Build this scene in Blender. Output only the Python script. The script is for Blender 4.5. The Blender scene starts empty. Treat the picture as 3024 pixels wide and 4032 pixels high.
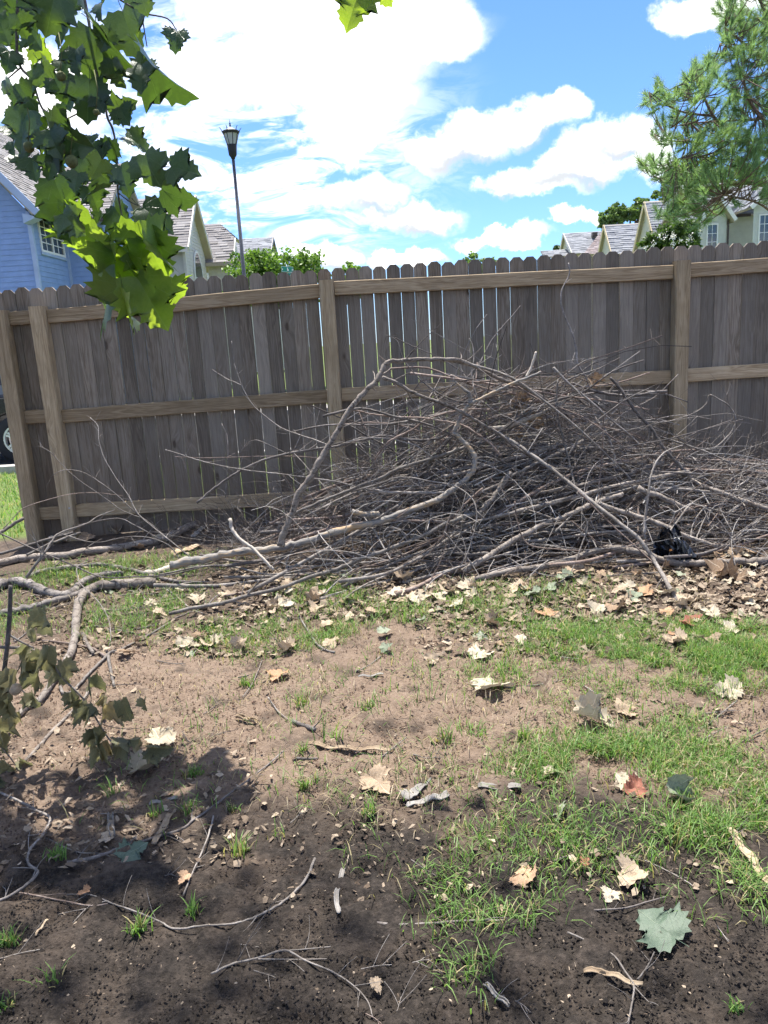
import bpy, math, random, zlib
import numpy as np
from mathutils import Vector, Matrix

random.seed(7)
RS = np.random.RandomState(11)
sc = bpy.context.scene
COL = sc.collection

# ------------------------------------------------------------------ camera
PITCH, ROLL, CAM_Z, FP = math.radians(12.5), math.radians(3.4), 1.30, 3029.5
_u0 = Vector((0, math.sin(PITCH), math.cos(PITCH)))
FWD = Vector((0, math.cos(PITCH), -math.sin(PITCH)))
RGT = Vector((1, 0, 0)) * math.cos(ROLL) - _u0 * math.sin(ROLL)
UPV = Vector((1, 0, 0)) * math.sin(ROLL) + _u0 * math.cos(ROLL)
CAM = Vector((0, 0, CAM_Z))
cam = bpy.data.cameras.new('camera')
cam.sensor_fit = 'VERTICAL'; cam.sensor_height = 34.6; cam.sensor_width = 34.6 * .75
cam.lens = 26.0; cam.clip_start = .05; cam.clip_end = 3000
camo = bpy.data.objects.new('camera', cam); COL.objects.link(camo)
m = Matrix((RGT, UPV, -FWD)).transposed().to_4x4(); m.translation = CAM
camo.matrix_world = m
sc.camera = camo
sc.render.resolution_x, sc.render.resolution_y = 768, 1024

# ------------------------------------------------------------------ light and exposure
SUN = Vector((-.05, .30, .95)).normalized()          # towards the sun
sc.view_settings.view_transform = 'Standard'; sc.view_settings.look = 'None'
sc.view_settings.gamma = 1.0; sc.view_settings.use_curve_mapping = False
sc.view_settings.exposure = 1.5
sun = bpy.data.lights.new('sun', 'SUN'); sun.energy = 4.0; sun.angle = math.radians(.53)
sun.color = (1, .95, .87)
suno = bpy.data.objects.new('sun', sun); COL.objects.link(suno)
suno.rotation_euler = SUN.to_track_quat('Z', 'Y').to_euler(); suno.location = SUN * 60
sc.cycles.max_bounces = 5; sc.cycles.diffuse_bounces = 3; sc.cycles.glossy_bounces = 2; sc.cycles.transmission_bounces = 3
sc.cycles.caustics_reflective = False; sc.cycles.caustics_refractive = False
sc.cycles.use_adaptive_sampling = True; sc.cycles.adaptive_threshold = .03
try: sc.cycles.use_denoising = True
except Exception: pass


# ------------------------------------------------------------------ node helper
class NT:
    def __init__(s, tree): s.t = tree; s.n = tree.nodes; s.l = tree.links
    def add(s, typ, **kw):
        nd = s.n.new(typ)
        for k, v in kw.items(): setattr(nd, k, v)
        return nd
    def put(s, sock, v):
        if v is None: return
        if hasattr(v, 'is_output') or isinstance(v, bpy.types.NodeSocket): s.l.new(v, sock)
        else: sock.default_value = v
    def math(s, op, a, b=None, c=None, clamp=False):
        nd = s.add('ShaderNodeMath', operation=op, use_clamp=clamp)
        for i, v in enumerate((a, b, c)): s.put(nd.inputs[i], v) if v is not None else None
        return nd.outputs[0]
    def vec(s, op, a, b=None):
        nd = s.add('ShaderNodeVectorMath', operation=op)
        s.put(nd.inputs[0], a)
        if b is not None: s.put(nd.inputs[1], b)
        return nd.outputs['Value'] if op in ('LENGTH', 'DOT_PRODUCT', 'DISTANCE') else nd.outputs[0]
    def noise(s, vec, scale, detail=4, rough=.55, dist=0, out='Fac'):
        nd = s.add('ShaderNodeTexNoise')
        s.put(nd.inputs['Vector'], vec); s.put(nd.inputs['Scale'], scale)
        nd.inputs['Detail'].default_value = detail; nd.inputs['Roughness'].default_value = rough
        nd.inputs['Distortion'].default_value = dist
        return nd.outputs[out]
    def voro(s, vec, scale, feature='F1', out='Distance', rnd=1):
        nd = s.add('ShaderNodeTexVoronoi', feature=feature)
        s.put(nd.inputs['Vector'], vec); nd.inputs['Scale'].default_value = scale
        nd.inputs['Randomness'].default_value = rnd
        return nd.outputs[out]
    def mapr(s, v, a, b, c=0., d=1., typ='SMOOTHSTEP'):
        nd = s.add('ShaderNodeMapRange', interpolation_type=typ)
        s.put(nd.inputs[0], v)
        for i, x in enumerate((a, b, c, d)): s.put(nd.inputs[i + 1], x)
        return nd.outputs[0]
    def ramp(s, fac, stops, interp='LINEAR'):
        nd = s.add('ShaderNodeValToRGB'); cr = nd.color_ramp; cr.interpolation = interp
        while len(cr.elements) < len(stops): cr.elements.new(.5)
        for e, (p, c) in zip(cr.elements, stops): e.position = p; e.color = (*c, 1)
        s.put(nd.inputs[0], fac); return nd.outputs[0]
    def mix(s, f, a, b, typ='MIX'):
        nd = s.add('ShaderNodeMix', data_type='RGBA', blend_type=typ, clamp_factor=True)
        s.put(nd.inputs[0], f)
        for i, v in ((6, a), (7, b)):
            if isinstance(v, tuple): v = (*v[:3], 1)
            s.put(nd.inputs[i], v)
        return nd.outputs[2]
    def comb(s, x, y, z):
        nd = s.add('ShaderNodeCombineXYZ')
        for i, v in enumerate((x, y, z)): s.put(nd.inputs[i], v)
        return nd.outputs[0]
    def sep(s, v):
        nd = s.add('ShaderNodeSeparateXYZ'); s.put(nd.inputs[0], v); return nd.outputs
    def bump(s, h, strength=.5, dist=.01, normal=None):
        nd = s.add('ShaderNodeBump'); s.put(nd.inputs['Height'], h)
        nd.inputs['Strength'].default_value = strength; nd.inputs['Distance'].default_value = dist
        if normal is not None: s.put(nd.inputs['Normal'], normal)
        return nd.outputs[0]


def material(name, fn):
    """fn(nt) -> dict(color, rough, normal, trans(translucent weight), spec, metal, emit)"""
    m = bpy.data.materials.new(name); m.use_nodes = True
    nt = NT(m.node_tree); nt.n.clear()
    out = nt.add('ShaderNodeOutputMaterial')
    r = fn(nt)
    p = nt.add('ShaderNodeBsdfPrincipled')
    c = r['color']; nt.put(p.inputs['Base Color'], (*c, 1) if isinstance(c, tuple) else c)
    nt.put(p.inputs['Roughness'], r.get('rough', .7))
    nt.put(p.inputs['Specular IOR Level'], r.get('spec', .35))
    nt.put(p.inputs['Metallic'], r.get('metal', 0.))
    if 'normal' in r: nt.put(p.inputs['Normal'], r['normal'])
    sh = p.outputs[0]
    if 'trans' in r:
        t = nt.add('ShaderNodeBsdfTranslucent')
        tc = r.get('tcolor', c); nt.put(t.inputs[0], (*tc, 1) if isinstance(tc, tuple) else tc)
        mx = nt.add('ShaderNodeMixShader'); nt.put(mx.inputs[0], r['trans'])
        nt.l.new(sh, mx.inputs[1]); nt.l.new(t.outputs[0], mx.inputs[2]); sh = mx.outputs[0]
    nt.l.new(sh, out.inputs[0])
    return m


# ------------------------------------------------------------------ sky (world): Nishita blue with cumulus by direction
def build_world():
    w = bpy.data.worlds.new('World'); sc.world = w; w.use_nodes = True
    nt = NT(w.node_tree); nt.n.clear()
    out = nt.add('ShaderNodeOutputWorld'); bg = nt.add('ShaderNodeBackground')
    sky = nt.add('ShaderNodeTexSky', sky_type='NISHITA')
    sky.sun_disc = False
    sky.sun_elevation = math.asin(SUN.z); sky.sun_rotation = math.atan2(SUN.x, SUN.y)
    sky.air_density = 1.0; sky.dust_density = .3; sky.ozone_density = 2.0; sky.altitude = 300
    tc = nt.add('ShaderNodeTexCoord')
    D = tc.outputs['Generated']

    def uvpx(fx, fy):                                   # a place in the sky, as slopes x/y and z/y
        d = FWD + RGT * ((fx * 1.8228 - 1512) / FP) + UPV * ((2016 - fy * 1.8228) / FP)
        return d.x / d.y, d.z / d.y
    # cumulus groups: (x, y, half width, half height)
    blobs = [(560, 20, 190, 60), (780, 55, 220, 80), (930, 50, 100, 60), (650, 140, 250, 72), (770, 200, 140, 66),
             (440, 170, 120, 70), (750, 295, 90, 56), (120, 200, 130, 90),
             (1100, 268, 115, 48), (960, 330, 105, 38), (1200, 245, 45, 34),
             (1320, 312, 100, 44), (1250, 372, 125, 32), (1150, 405, 105, 28), (1390, 330, 50, 50),
             (780, 422, 100, 40), (890, 468, 100, 30), (1090, 503, 115, 20),
             (690, 550, 85, 30), (860, 553, 85, 20), (1560, 5, 115, 40), (1260, 468, 42, 15)]
    greys = [(1000, 352, 95, 17), (1150, 318, 60, 13), (1230, 402, 110, 13), (810, 452, 75, 13), (900, 492, 80, 11), (700, 575, 80, 11), (1330, 345, 70, 13), (1090, 432, 70, 10)]
    g = bpy.data.node_groups.new('cloud_density', 'ShaderNodeTree')
    g.interface.new_socket('P', in_out='INPUT', socket_type='NodeSocketVector')
    g.interface.new_socket('Val', in_out='OUTPUT', socket_type='NodeSocketFloat')
    gt = NT(g); gi = gt.add('NodeGroupInput'); go = gt.add('NodeGroupOutput')
    Pp = gi.outputs[0]
    nz = gt.noise(Pp, 15., 5, .62, 0, 'Color')
    off = gt.vec('MULTIPLY', gt.vec('SUBTRACT', nz, (.5, .5, .5)), (.10, .075, 0))
    nz2 = gt.noise(Pp, 5., 1, .5, 0, 'Color')
    off = gt.vec('ADD', off, gt.vec('MULTIPLY', gt.vec('SUBTRACT', nz2, (.5, .5, .5)), (.10, .06, 0)))
    Q = gt.vec('ADD', Pp, off)
    def field(lst, sock):
        cur = None
        for x, y, a, b in lst:
            u, v = uvpx(x, y); k = 1662 * .97
            q = gt.vec('LENGTH', gt.vec('MULTIPLY', gt.vec('SUBTRACT', Q, (u, v, 0)), (k / a, k / b, 0)))
            cur = q if cur is None else gt.math('MINIMUM', cur, q)
        gt.l.new(gt.math('SUBTRACT', 1.0, cur), sock)
    g.interface.new_socket('Grey', in_out='OUTPUT', socket_type='NodeSocketFloat')
    field(blobs, go.inputs[0]); field(greys, go.inputs[1])
    s = nt.sep(D)
    yy = nt.math('MAXIMUM', s[1], .05)
    uv = nt.comb(nt.math('DIVIDE', s[0], yy), nt.math('DIVIDE', s[2], yy), 0.)
    nd = nt.add('ShaderNodeGroup'); nd.node_tree = g; nt.put(nd.inputs[0], uv); d0, d1 = nd.outputs[0], nd.outputs[1]
    fine = nt.noise(uv, 30., 5, .62)
    dens = nt.mapr(nt.math('ADD', d0, nt.math('MULTIPLY', nt.math('SUBTRACT', fine, .5), .55)), -.16, .42)
    # thin streaky high cloud, low on the left
    st = nt.noise(nt.vec('MULTIPLY', uv, (9., 30., 1)), 1., 5, .65, .8)
    u0, v0 = uvpx(420, 330)
    rad = nt.vec('LENGTH', nt.vec('MULTIPLY', nt.vec('SUBTRACT', uv, (u0, v0, 0)), (1 / .34, 1 / .2, 0)))
    cir = nt.math('MULTIPLY', nt.mapr(st, .40, .62), nt.mapr(rad, 1.15, .35))
    cir = nt.math('MULTIPLY', cir, .85)
    # clouds elsewhere in the sky: the same sort of cumulus, scattered
    gen = nt.noise(nt.vec('MULTIPLY', D, (1, 1, 1.9)), 3.1, 4, .6, 0)
    gen = nt.mapr(gen, .50, .60)
    uc, vc = uvpx(830, 300)
    inside = nt.vec('LENGTH', nt.vec('MULTIPLY', nt.vec('SUBTRACT', uv, (uc, vc, 0)), (1 / .62, 1 / .44, 0)))
    outm = nt.math('MAXIMUM', nt.mapr(inside, 1., 1.25), nt.mapr(s[1], .25, .1))
    gen = nt.math('MULTIPLY', gen, outm)
    dens = nt.math('MAXIMUM', nt.math('MAXIMUM', dens, cir), gen)
    under = nt.mapr(d1, -.9, .9)
    cc = nt.mix(under, (9.5, 9.5, 9.5), (3.9, 4.1, 4.35))
    blue = nt.mix(1., sky.outputs[0], (.55, .76, 1.15), 'MULTIPLY')
    col = nt.mix(dens, blue, cc)
    nt.l.new(col, bg.inputs[0]); bg.inputs[1].default_value = .076
    nt.l.new(bg.outputs[0], out.inputs[0])
    try: w.cycles.sampling_method = 'MANUAL'; w.cycles.sample_map_resolution = 1024
    except Exception: pass
build_world()


# ------------------------------------------------------------------ pixels of the survey -> places
TL = {'F': (0, 0, 1.8228), 'A': (0, 1600, .4822), 'B': (700, 1400, .4822), 'C': (1400, 1300, .4822), 'E': (2000, 950, .6555),
      'G': (0, 3000, .9042), 'H': (1500, 3000, .9186), 'I': (900, 2200, .6631), 'J': (2000, 2200, .6172),
      'K': (0, 2000, .5879), 'L': (0, 0, .6329), 'P': (2500, 0, .551), 'Q': (1900, 0, .6775), 'S': (700, 400, .4822),
      'T': (2150, 700, .5268), 'W': (0, 480, .3028), 'X': (0, 0, 1.)}
def full(tile, x, y):
    a, b, s = TL[tile]; return a + x * s, b + y * s
def ray(px, py): return FWD + RGT * ((px - 1512) / FP) + UPV * ((2016 - py) / FP)
def at(tile, x, y, Y):
    d = ray(*full(tile, x, y)); return CAM + d * (Y / d.y)
def project(X, Y, Z):
    """numpy arrays of places -> full-resolution pixels"""
    dx, dy, dz = X, Y, Z - CAM_Z
    f = dx * FWD.x + dy * FWD.y + dz * FWD.z
    r = dx * RGT.x + dy * RGT.y + dz * RGT.z
    u = dx * UPV.x + dy * UPV.y + dz * UPV.z
    return 1512 + FP * r / f, 2016 - FP * u / f

_LAT = RS.rand(256, 256)
def vnoise(x, y):
    x = np.asarray(x, float); y = np.asarray(y, float)
    xi = np.floor(x).astype(int); yi = np.floor(y).astype(int)
    fx = x - xi; fy = y - yi; fx = fx * fx * (3 - 2 * fx); fy = fy * fy * (3 - 2 * fy)
    a = _LAT[xi & 255, yi & 255]; b = _LAT[(xi + 1) & 255, yi & 255]
    c = _LAT[xi & 255, (yi + 1) & 255]; d = _LAT[(xi + 1) & 255, (yi + 1) & 255]
    return (a * (1 - fx) + b * fx) * (1 - fy) + (c * (1 - fx) + d * fx) * fy
def sstep(a, b, v):
    t = np.clip((np.asarray(v, float) - a) / (b - a), 0, 1); return t * t * (3 - 2 * t)
def gz(x, y):
    x = np.asarray(x, float); y = np.asarray(y, float)
    fb = np.clip(.085 + .02 * x, .0, .17)
    z = sstep(1.8, 5.0, y) * fb
    drop = np.clip(y - 5.6, 0, 7.4) * -.062
    far = np.clip(y - 13., 0, 300) * .004
    near = (vnoise(x * 1.7 + 40, y * 1.7 + 40) - .5) * .03 * (1 - sstep(5.0, 6.5, y))
    return z * (1 - .0 * y) + drop + far * 0 + near
def gnd(tile, x, y, h=0.):
    d = ray(*full(tile, x, y)); z = h
    for _ in range(6):
        t = (z - CAM_Z) / d.z; p = CAM + d * t
        z = float(gz(p.x, p.y)) + h
    t = (z - CAM_Z) / d.z
    return CAM + d * t

# the heap of brush as a height above ground
_hx = ([-1.9, -1.5, -1.05, -.62, -.2, .3, .9, 1.4, 1.9, 2.4, 3.0, 3.8], [0, .0, .02, .13, .38, .50, .53, .46, .33, .23, .18, .14])
def heap(x, y):
    h = np.interp(x, *_hx)
    y = np.asarray(y, float)
    f = np.where(y < 4.6, sstep(3.75, 4.6, y), 1 - sstep(4.75, 5.4, y) * .8)
    return h * f
def on_heap(px, py):
    d = ray(px, py); t = 3.2 / d.y
    while True:
        p = CAM + d * t
        if p.y > 5.25: return None
        if p.z < gz(p.x, p.y) + heap(p.x, p.y): return p
        t += .012


# ------------------------------------------------------------------ mesh helpers
def mesh_from(name, verts, faces, mats, smooth=False, cols=None, matidx=None):
    me = bpy.data.meshes.new(name)
    me.from_pydata([tuple(v) for v in verts], [], faces)
    for mm in (mats if isinstance(mats, (list, tuple)) else [mats]): me.materials.append(mm)
    if smooth: me.polygons.foreach_set('use_smooth', [True] * len(me.polygons))
    if matidx is not None: me.polygons.foreach_set('material_index', matidx)
    if cols is not None:
        a = me.attributes.new('col', 'FLOAT_COLOR', 'POINT')
        c = np.ones((len(verts), 4), np.float32); c[:, :3] = cols
        a.data.foreach_set('color', c.ravel())
    me.update()
    return me
def link(name, me, parent=None, loc=None, mat=None):
    o = bpy.data.objects.new(name, me); COL.objects.link(o)
    if parent is not None: o.parent = parent
    if mat is not None: o.matrix_basis = (Matrix.Translation(-parent.location) @ mat) if parent is not None else mat
    elif loc is not None: o.location = loc
    return o
def tag(o, label, cat, group=None, kind=None):
    if label: o['label'] = label
    if cat: o['category'] = cat
    if group: o['group'] = group
    if kind: o['kind'] = kind
    return o
def empty(name, loc=(0, 0, 0)):
    o = bpy.data.objects.new(name, None); COL.objects.link(o); o.location = loc
    o.empty_display_size = .1
    return o
def rel(verts, loc):
    l = Vector(loc); return [Vector(v) - l for v in verts]
class MB:
    """collects shapes for one mesh (world coordinates)"""
    def __init__(s): s.v = []; s.f = []; s.mi = []
    def face(s, pts, mi=0):
        b = len(s.v); s.v += [Vector(p) for p in pts]; s.f.append(list(range(b, b + len(pts)))); s.mi.append(mi)
    def box(s, lo, hi, mi=0, bev=0.):
        x0, y0, z0 = lo; x1, y1, z1 = hi; b = len(s.v)
        s.v += [Vector(p) for p in ((x0, y0, z0), (x1, y0, z0), (x1, y1, z0), (x0, y1, z0), (x0, y0, z1), (x1, y0, z1), (x1, y1, z1), (x0, y1, z1))]
        for f in ((0, 3, 2, 1), (4, 5, 6, 7), (0, 1, 5, 4), (1, 2, 6, 5), (2, 3, 7, 6), (3, 0, 4, 7)):
            s.f.append([b + i for i in f]); s.mi.append(mi)
    def prism(s, poly, vec, mi=0):
        """polygon (list of points) extruded along vec"""
        n = len(poly); b = len(s.v); vec = Vector(vec)
        s.v += [Vector(p) for p in poly] + [Vector(p) + vec for p in poly]
        s.f.append([b + i for i in range(n)][::-1]); s.f.append([b + n + i for i in range(n)])
        for i in range(n):
            j = (i + 1) % n; s.f.append([b + i, b + j, b + n + j, b + n + i])
        s.mi += [mi] * (n + 2)
    def tube(s, pts, rad, sides=6, mi=0, cap=True, rough=0., rs=None):
        n = len(pts); base = len(s.v); pts = [Vector(p) for p in pts]
        t0 = (pts[1] - pts[0]).normalized()
        nrm = t0.orthogonal().normalized()
        for i, p in enumerate(pts):
            t = (pts[min(i + 1, n - 1)] - pts[max(i - 1, 0)])
            if t.length < 1e-9: t = t0
            t.normalize(); nrm = (nrm - t * nrm.dot(t))
            if nrm.length < 1e-6: nrm = t.orthogonal()
            nrm.normalize(); bn = t.cross(nrm); r = rad[i]
            for k in range(sides):
                a = 2 * math.pi * k / sides
                q = r * (1 + (rough * (random.random() - .5) * 2 if rough else 0))
                s.v.append(p + (nrm * math.cos(a) + bn * math.sin(a)) * q)
        for i in range(n - 1):
            for k in range(sides):
                a = base + i * sides + k; b2 = base + i * sides + (k + 1) % sides
                s.f.append([a, b2, b2 + sides, a + sides]); s.mi.append(mi)
        if cap:
            s.f.append([base + k for k in range(sides)][::-1]); s.mi.append(mi)
            s.f.append([base + (n - 1) * sides + k for k in range(sides)]); s.mi.append(mi)
    def lathe(s, base, prof, sides=12, mi=0):
        """profile [(r,z)] turned about the vertical through base"""
        b = len(s.v); base = Vector(base)
        for r, z in prof:
            for k in range(sides):
                a = 2 * math.pi * (k + .5) / sides
                s.v.append(base + Vector((r * math.cos(a), r * math.sin(a), z)))
        for i in range(len(prof) - 1):
            for k in range(sides):
                s.f.append([b + i * sides + k, b + i * sides + (k + 1) % sides, b + (i + 1) * sides + (k + 1) % sides, b + (i + 1) * sides + k]); s.mi.append(mi)
        s.f.append([b + k for k in range(sides)][::-1]); s.f.append([b + (len(prof) - 1) * sides + k for k in range(sides)]); s.mi += [mi, mi]
    def mesh(s, name, mats, loc=(0, 0, 0), smooth=False):
        return mesh_from(name, rel(s.v, loc), s.f, mats, smooth, None, s.mi)
    def build(s, name, mats, parent=None, loc=(0, 0, 0), smooth=False, off=None):
        """linked object; under a parent that sits at off"""
        o = link(name, s.mesh(name, mats, loc, smooth), parent)
        o.location = Vector(loc) - (Vector(off) if off is not None else Vector((0, 0, 0)))
        return o
def spline(pts, n_per=5):
    """Catmull-Rom through (point, radius)"""
    P = [Vector((*p[0], p[1])) for p in pts]
    P = [P[0] * 2 - P[1]] + P + [P[-1] * 2 - P[-2]]
    out = []
    for i in range(1, len(P) - 2):
        a, b, c, d = P[i - 1:i + 3]
        for k in range(n_per):
            t = k / n_per
            out.append(.5 * ((2 * b) + (c - a) * t + (2 * a - 5 * b + 4 * c - d) * t * t + (3 * b - a - 3 * c + d) * t ** 3))
    out.append(P[-2])
    return [Vector(q[:3]) for q in out], [max(q[3], .0006) for q in out]
# ------------------------------------------------------------------ materials
def oc(nt): return nt.add('ShaderNodeTexCoord').outputs['Object']
def wpos(nt): return nt.add('ShaderNodeNewGeometry').outputs['Position']
def orand(nt): return nt.add('ShaderNodeObjectInfo').outputs['Random']
def attr(nt, n='col'):
    a = nt.add('ShaderNodeAttribute', attribute_name=n); return a.outputs['Color']

def wood(name, lo, mid, hi, along='Z', knots=True, grey=.0):
    def fn(nt):
        c = oc(nt); r = orand(nt)
        c = nt.vec('ADD', c, nt.comb(nt.math('MULTIPLY', r, 37.), nt.math('MULTIPLY', r, 91.), nt.math('MULTIPLY', r, 53.)))
        sc_ = {'Z': (1, 1, .045), 'X': (.045, 1, 1)}[along]
        kn = {'Z': (5.5, 1.2, 2.3), 'X': (2.3, 1.2, 5.5)}[along]
        vd = nt.voro(nt.vec('MULTIPLY', c, kn), 1.0)
        warp = nt.mapr(vd, .0, .32, 1., 0.)
        g = nt.vec('MULTIPLY', c, sc_)
        g = nt.vec('ADD', g, nt.comb(nt.math('MULTIPLY', warp, .035), 0., 0.) if along == 'Z' else nt.comb(0., 0., nt.math('MULTIPLY', warp, .035)))
        broad = nt.noise(g, 26., 3, .5, 1.2)
        rings = nt.math('SINE', nt.math('MULTIPLY', broad, 46.))
        fine = nt.noise(g, 240., 4, .6)
        f = nt.math('ADD', nt.math('MULTIPLY', rings, .17), nt.math('MULTIPLY', nt.math('SUBTRACT', fine, .5), .9))
        f = nt.math('ADD', f, nt.math('ADD', nt.math('MULTIPLY', nt.math('SUBTRACT', broad, .5), .8), .5))
        col = nt.ramp(f, [(.15, lo), (.5, mid), (.85, hi)])
        blot = nt.noise(c, 3.2, 4, .6)
        col = nt.mix(nt.mapr(blot, .42, .7, 0., .45), col, tuple(x * .62 for x in mid))
        if grey: col = nt.mix(nt.math('MULTIPLY', nt.mapr(nt.math('FRACT', nt.math('MULTIPLY', r, 17.3)), 0., 1., .0, 1.), grey), col, (.245, .222, .192))
        vb = nt.mapr(nt.math('FRACT', nt.math('MULTIPLY', r, 7.7)), 0., 1., .66, 1.26, 'LINEAR')
        col = nt.mix(1., col, nt.comb(vb, vb, vb), 'MULTIPLY')
        if along == 'Z' and grey:
            zw = nt.sep(wpos(nt))[2]; damp = nt.mapr(nt.math('ADD', zw, nt.math('MULTIPLY', nt.math('SUBTRACT', blot, .5), .9)), .95, .15)
            col = nt.mix(nt.math('MULTIPLY', damp, .55), col, (.13, .092, .066))
        if knots:
            knz = nt.math('ADD', vd, nt.math('MULTIPLY', nt.math('SUBTRACT', fine, .5), .04))
            col = nt.mix(nt.mapr(knz, .055, .09, .85, 0.), col, (.045, .03, .022))
            col = nt.mix(nt.math('MULTIPLY', nt.mapr(knz, .09, .12, 1., 0.), .35), col, lo)
        nrm = nt.bump(f, .5, .002)
        return dict(color=col, rough=.82, normal=nrm, spec=.2)
    return material(name, fn)
M = {}
M['picket'] = wood('weathered_picket_wood', (.135, .107, .080), (.235, .195, .152), (.315, .272, .222), 'Z', True, .45)
M['post'] = wood('pine_post_wood', (.28, .205, .125), (.45, .345, .215), (.56, .45, .305), 'Z', True)
M['rail'] = wood('pine_rail_wood', (.235, .168, .10), (.375, .28, .175), (.485, .385, .26), 'X', True)

def bark(name, dark, mid, light, crack=None, scale=1.):
    def fn(nt):
        c = oc(nt); r = orand(nt)
        c = nt.vec('ADD', c, nt.comb(nt.math('MULTIPLY', r, 17.), nt.math('MULTIPLY', r, 31.), 0.))
        n1 = nt.noise(c, 14. * scale, 5, .6, .5); n2 = nt.noise(c, 90. * scale, 4, .65)
        f = nt.math('ADD', nt.math('MULTIPLY', n1, .75), nt.math('MULTIPLY', n2, .6))
        col = nt.ramp(f, [(.42, dark), (.66, mid), (.92, light)])
        if crack:
            v = nt.voro(nt.vec('MULTIPLY', nt.vec('ADD', c, nt.vec('MULTIPLY', nt.noise(c, 8., 3, .5, 0, 'Color'), (.1, .1, .1))), (5, 5, 16)), 2.2, 'DISTANCE_TO_EDGE')
            col = nt.mix(nt.mapr(v, .015, .05, .75, 0.), col, crack)
            v2 = nt.noise(c, 22., 2, .5)
            col = nt.mix(nt.mapr(v2, .62, .68, 0., .8), col, crack)
        vb = nt.mapr(nt.math('FRACT', nt.math('MULTIPLY', r, 9.1)), 0., 1., .7, 1.25, 'LINEAR')
        col = nt.mix(1., col, nt.comb(vb, vb, vb), 'MULTIPLY')
        return dict(color=col, rough=.8, normal=nt.bump(f, .6, .004), spec=.25)
    return material(name, fn)
M['twig'] = bark('grey_twig_bark', (.085, .072, .063), (.19, .168, .15), (.37, .34, .315))
M['twig_dark'] = bark('dark_twig_bark', (.05, .043, .04), (.12, .105, .097), (.25, .225, .21))
M['twig_red'] = bark('reddish_twig_bark', (.10, .07, .058), (.20, .15, .125), (.34, .285, .25))
M['pale'] = bark('barkless_pale_wood', (.24, .205, .165), (.38, .335, .285), (.50, .46, .405))
M['log'] = bark('mottled_log_bark', (.11, .091, .077), (.205, .175, .15), (.33, .295, .262), (.055, .042, .036))
M['log_dark'] = bark('dark_log_bark', (.06, .05, .045), (.13, .115, .105), (.26, .235, .215), (.03, .026, .024))
def _weather(nt):
    c = oc(nt)
    w = nt.noise(nt.vec('MULTIPLY', c, (2.2, 12, 12)), 1.6, 5, .6, .8)
    f = nt.noise(nt.vec('MULTIPLY', c, (5, 40, 40)), 2., 5, .6)
    col = nt.ramp(nt.math('ADD', nt.math('MULTIPLY', w, .75), nt.math('MULTIPLY', f, .3)),
                  [(.36, (.075, .07, .068)), (.46, (.18, .17, .162)), (.53, (.29, .26, .225)), (.60, (.38, .275, .17)), (.72, (.32, .195, .11))])
    return dict(color=col, rough=.7, normal=nt.bump(f, .6, .006), spec=.25)
M['weather'] = material('weathered_barkless_wood', _weather)

def leafmat(name, stops, trans, tstops=None, rough=.5, spec=.35, use_rand=True, vein=True):
    def fn(nt):
        c = oc(nt); r = orand(nt)
        n = nt.noise(nt.vec('ADD', c, nt.comb(nt.math('MULTIPLY', r, 31.), 0., 0.)), 18., 4, .6)
        f = nt.math('ADD', nt.math('MULTIPLY', n, .5), nt.math('MULTIPLY', r, .5)) if use_rand else n
        col = nt.ramp(f, stops)
        d = dict(rough=rough, spec=spec)
        # veins: fine ridge lines fanning from the leaf base
        if vein:
            s = nt.sep(c)
            ang = nt.math('ARCTAN2', s[0], nt.math('ADD', s[1], .004))
            v = nt.math('ABSOLUTE', nt.math('SINE', nt.math('MULTIPLY', ang, 5.0)))
            vm = nt.mapr(v, .0, .10, 1., 0.)
            col = nt.mix(nt.math('MULTIPLY', vm, .5), col, tuple(min(1, x * 1.7 + .03) for x in stops[-1][1]))
            d['normal'] = nt.bump(nt.math('ADD', vm, nt.math('MULTIPLY', n, .6)), .5, .003)
        blot = nt.noise(nt.vec('ADD', c, nt.comb(0., nt.math('MULTIPLY', r, 57.), 0.)), 7., 5, .65)
        col = nt.mix(nt.mapr(blot, .5, .72, 0., .5), col, tuple(x * .45 for x in stops[0][1]))
        d['color'] = col
        if trans:
            d['trans'] = trans
            d['tcolor'] = nt.ramp(f, tstops) if tstops else col
        return d
    return material(name, fn)
M['leaf'] = leafmat('sycamore_leaf', [(.1, (.030, .060, .028)), (.5, (.048, .088, .034)), (.9, (.085, .125, .06))], .50,
                    [(.1, (.22, .36, .025)), (.5, (.32, .48, .03)), (.9, (.46, .58, .05))], .38, .5)
M['leaf_shaded'] = leafmat('sycamore_shaded_leaf', [(.1, (.022, .048, .028)), (.5, (.036, .070, .036)), (.9, (.07, .108, .068))], .26,
                    [(.1, (.08, .16, .02)), (.5, (.13, .24, .025)), (.9, (.22, .34, .04))], .34, .55)  # dimmer copy of the leaf: shade on the upper leaves put into the colour
M['canopy'] = leafmat('sycamore_canopy_leaf', [(.1, (.03, .06, .028)), (.9, (.06, .10, .04))], .35,
                      [(.1, (.12, .2, .03)), (.9, (.2, .3, .04))], .45, .4, False, False)
M['wilt'] = leafmat('wilted_leaf', [(.1, (.10, .11, .065)), (.45, (.20, .195, .12)), (.75, (.32, .295, .20)), (.95, (.40, .24, .10))], .38, [(.1, (.16, .17, .06)), (.5, (.30, .29, .13)), (.95, (.5, .34, .14))], .65, .25)
M['dry'] = leafmat('dry_leaf', [(.1, (.17, .11, .068)), (.4, (.31, .22, .145)), (.7, (.42, .33, .235)), (.95, (.52, .44, .335))], .12, None, .7, .25)
M['dry_pale'] = leafmat('pale_dry_leaf', [(.1, (.32, .27, .19)), (.6, (.44, .38, .285)), (.95, (.53, .47, .37))], .12, None, .7, .25)
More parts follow.
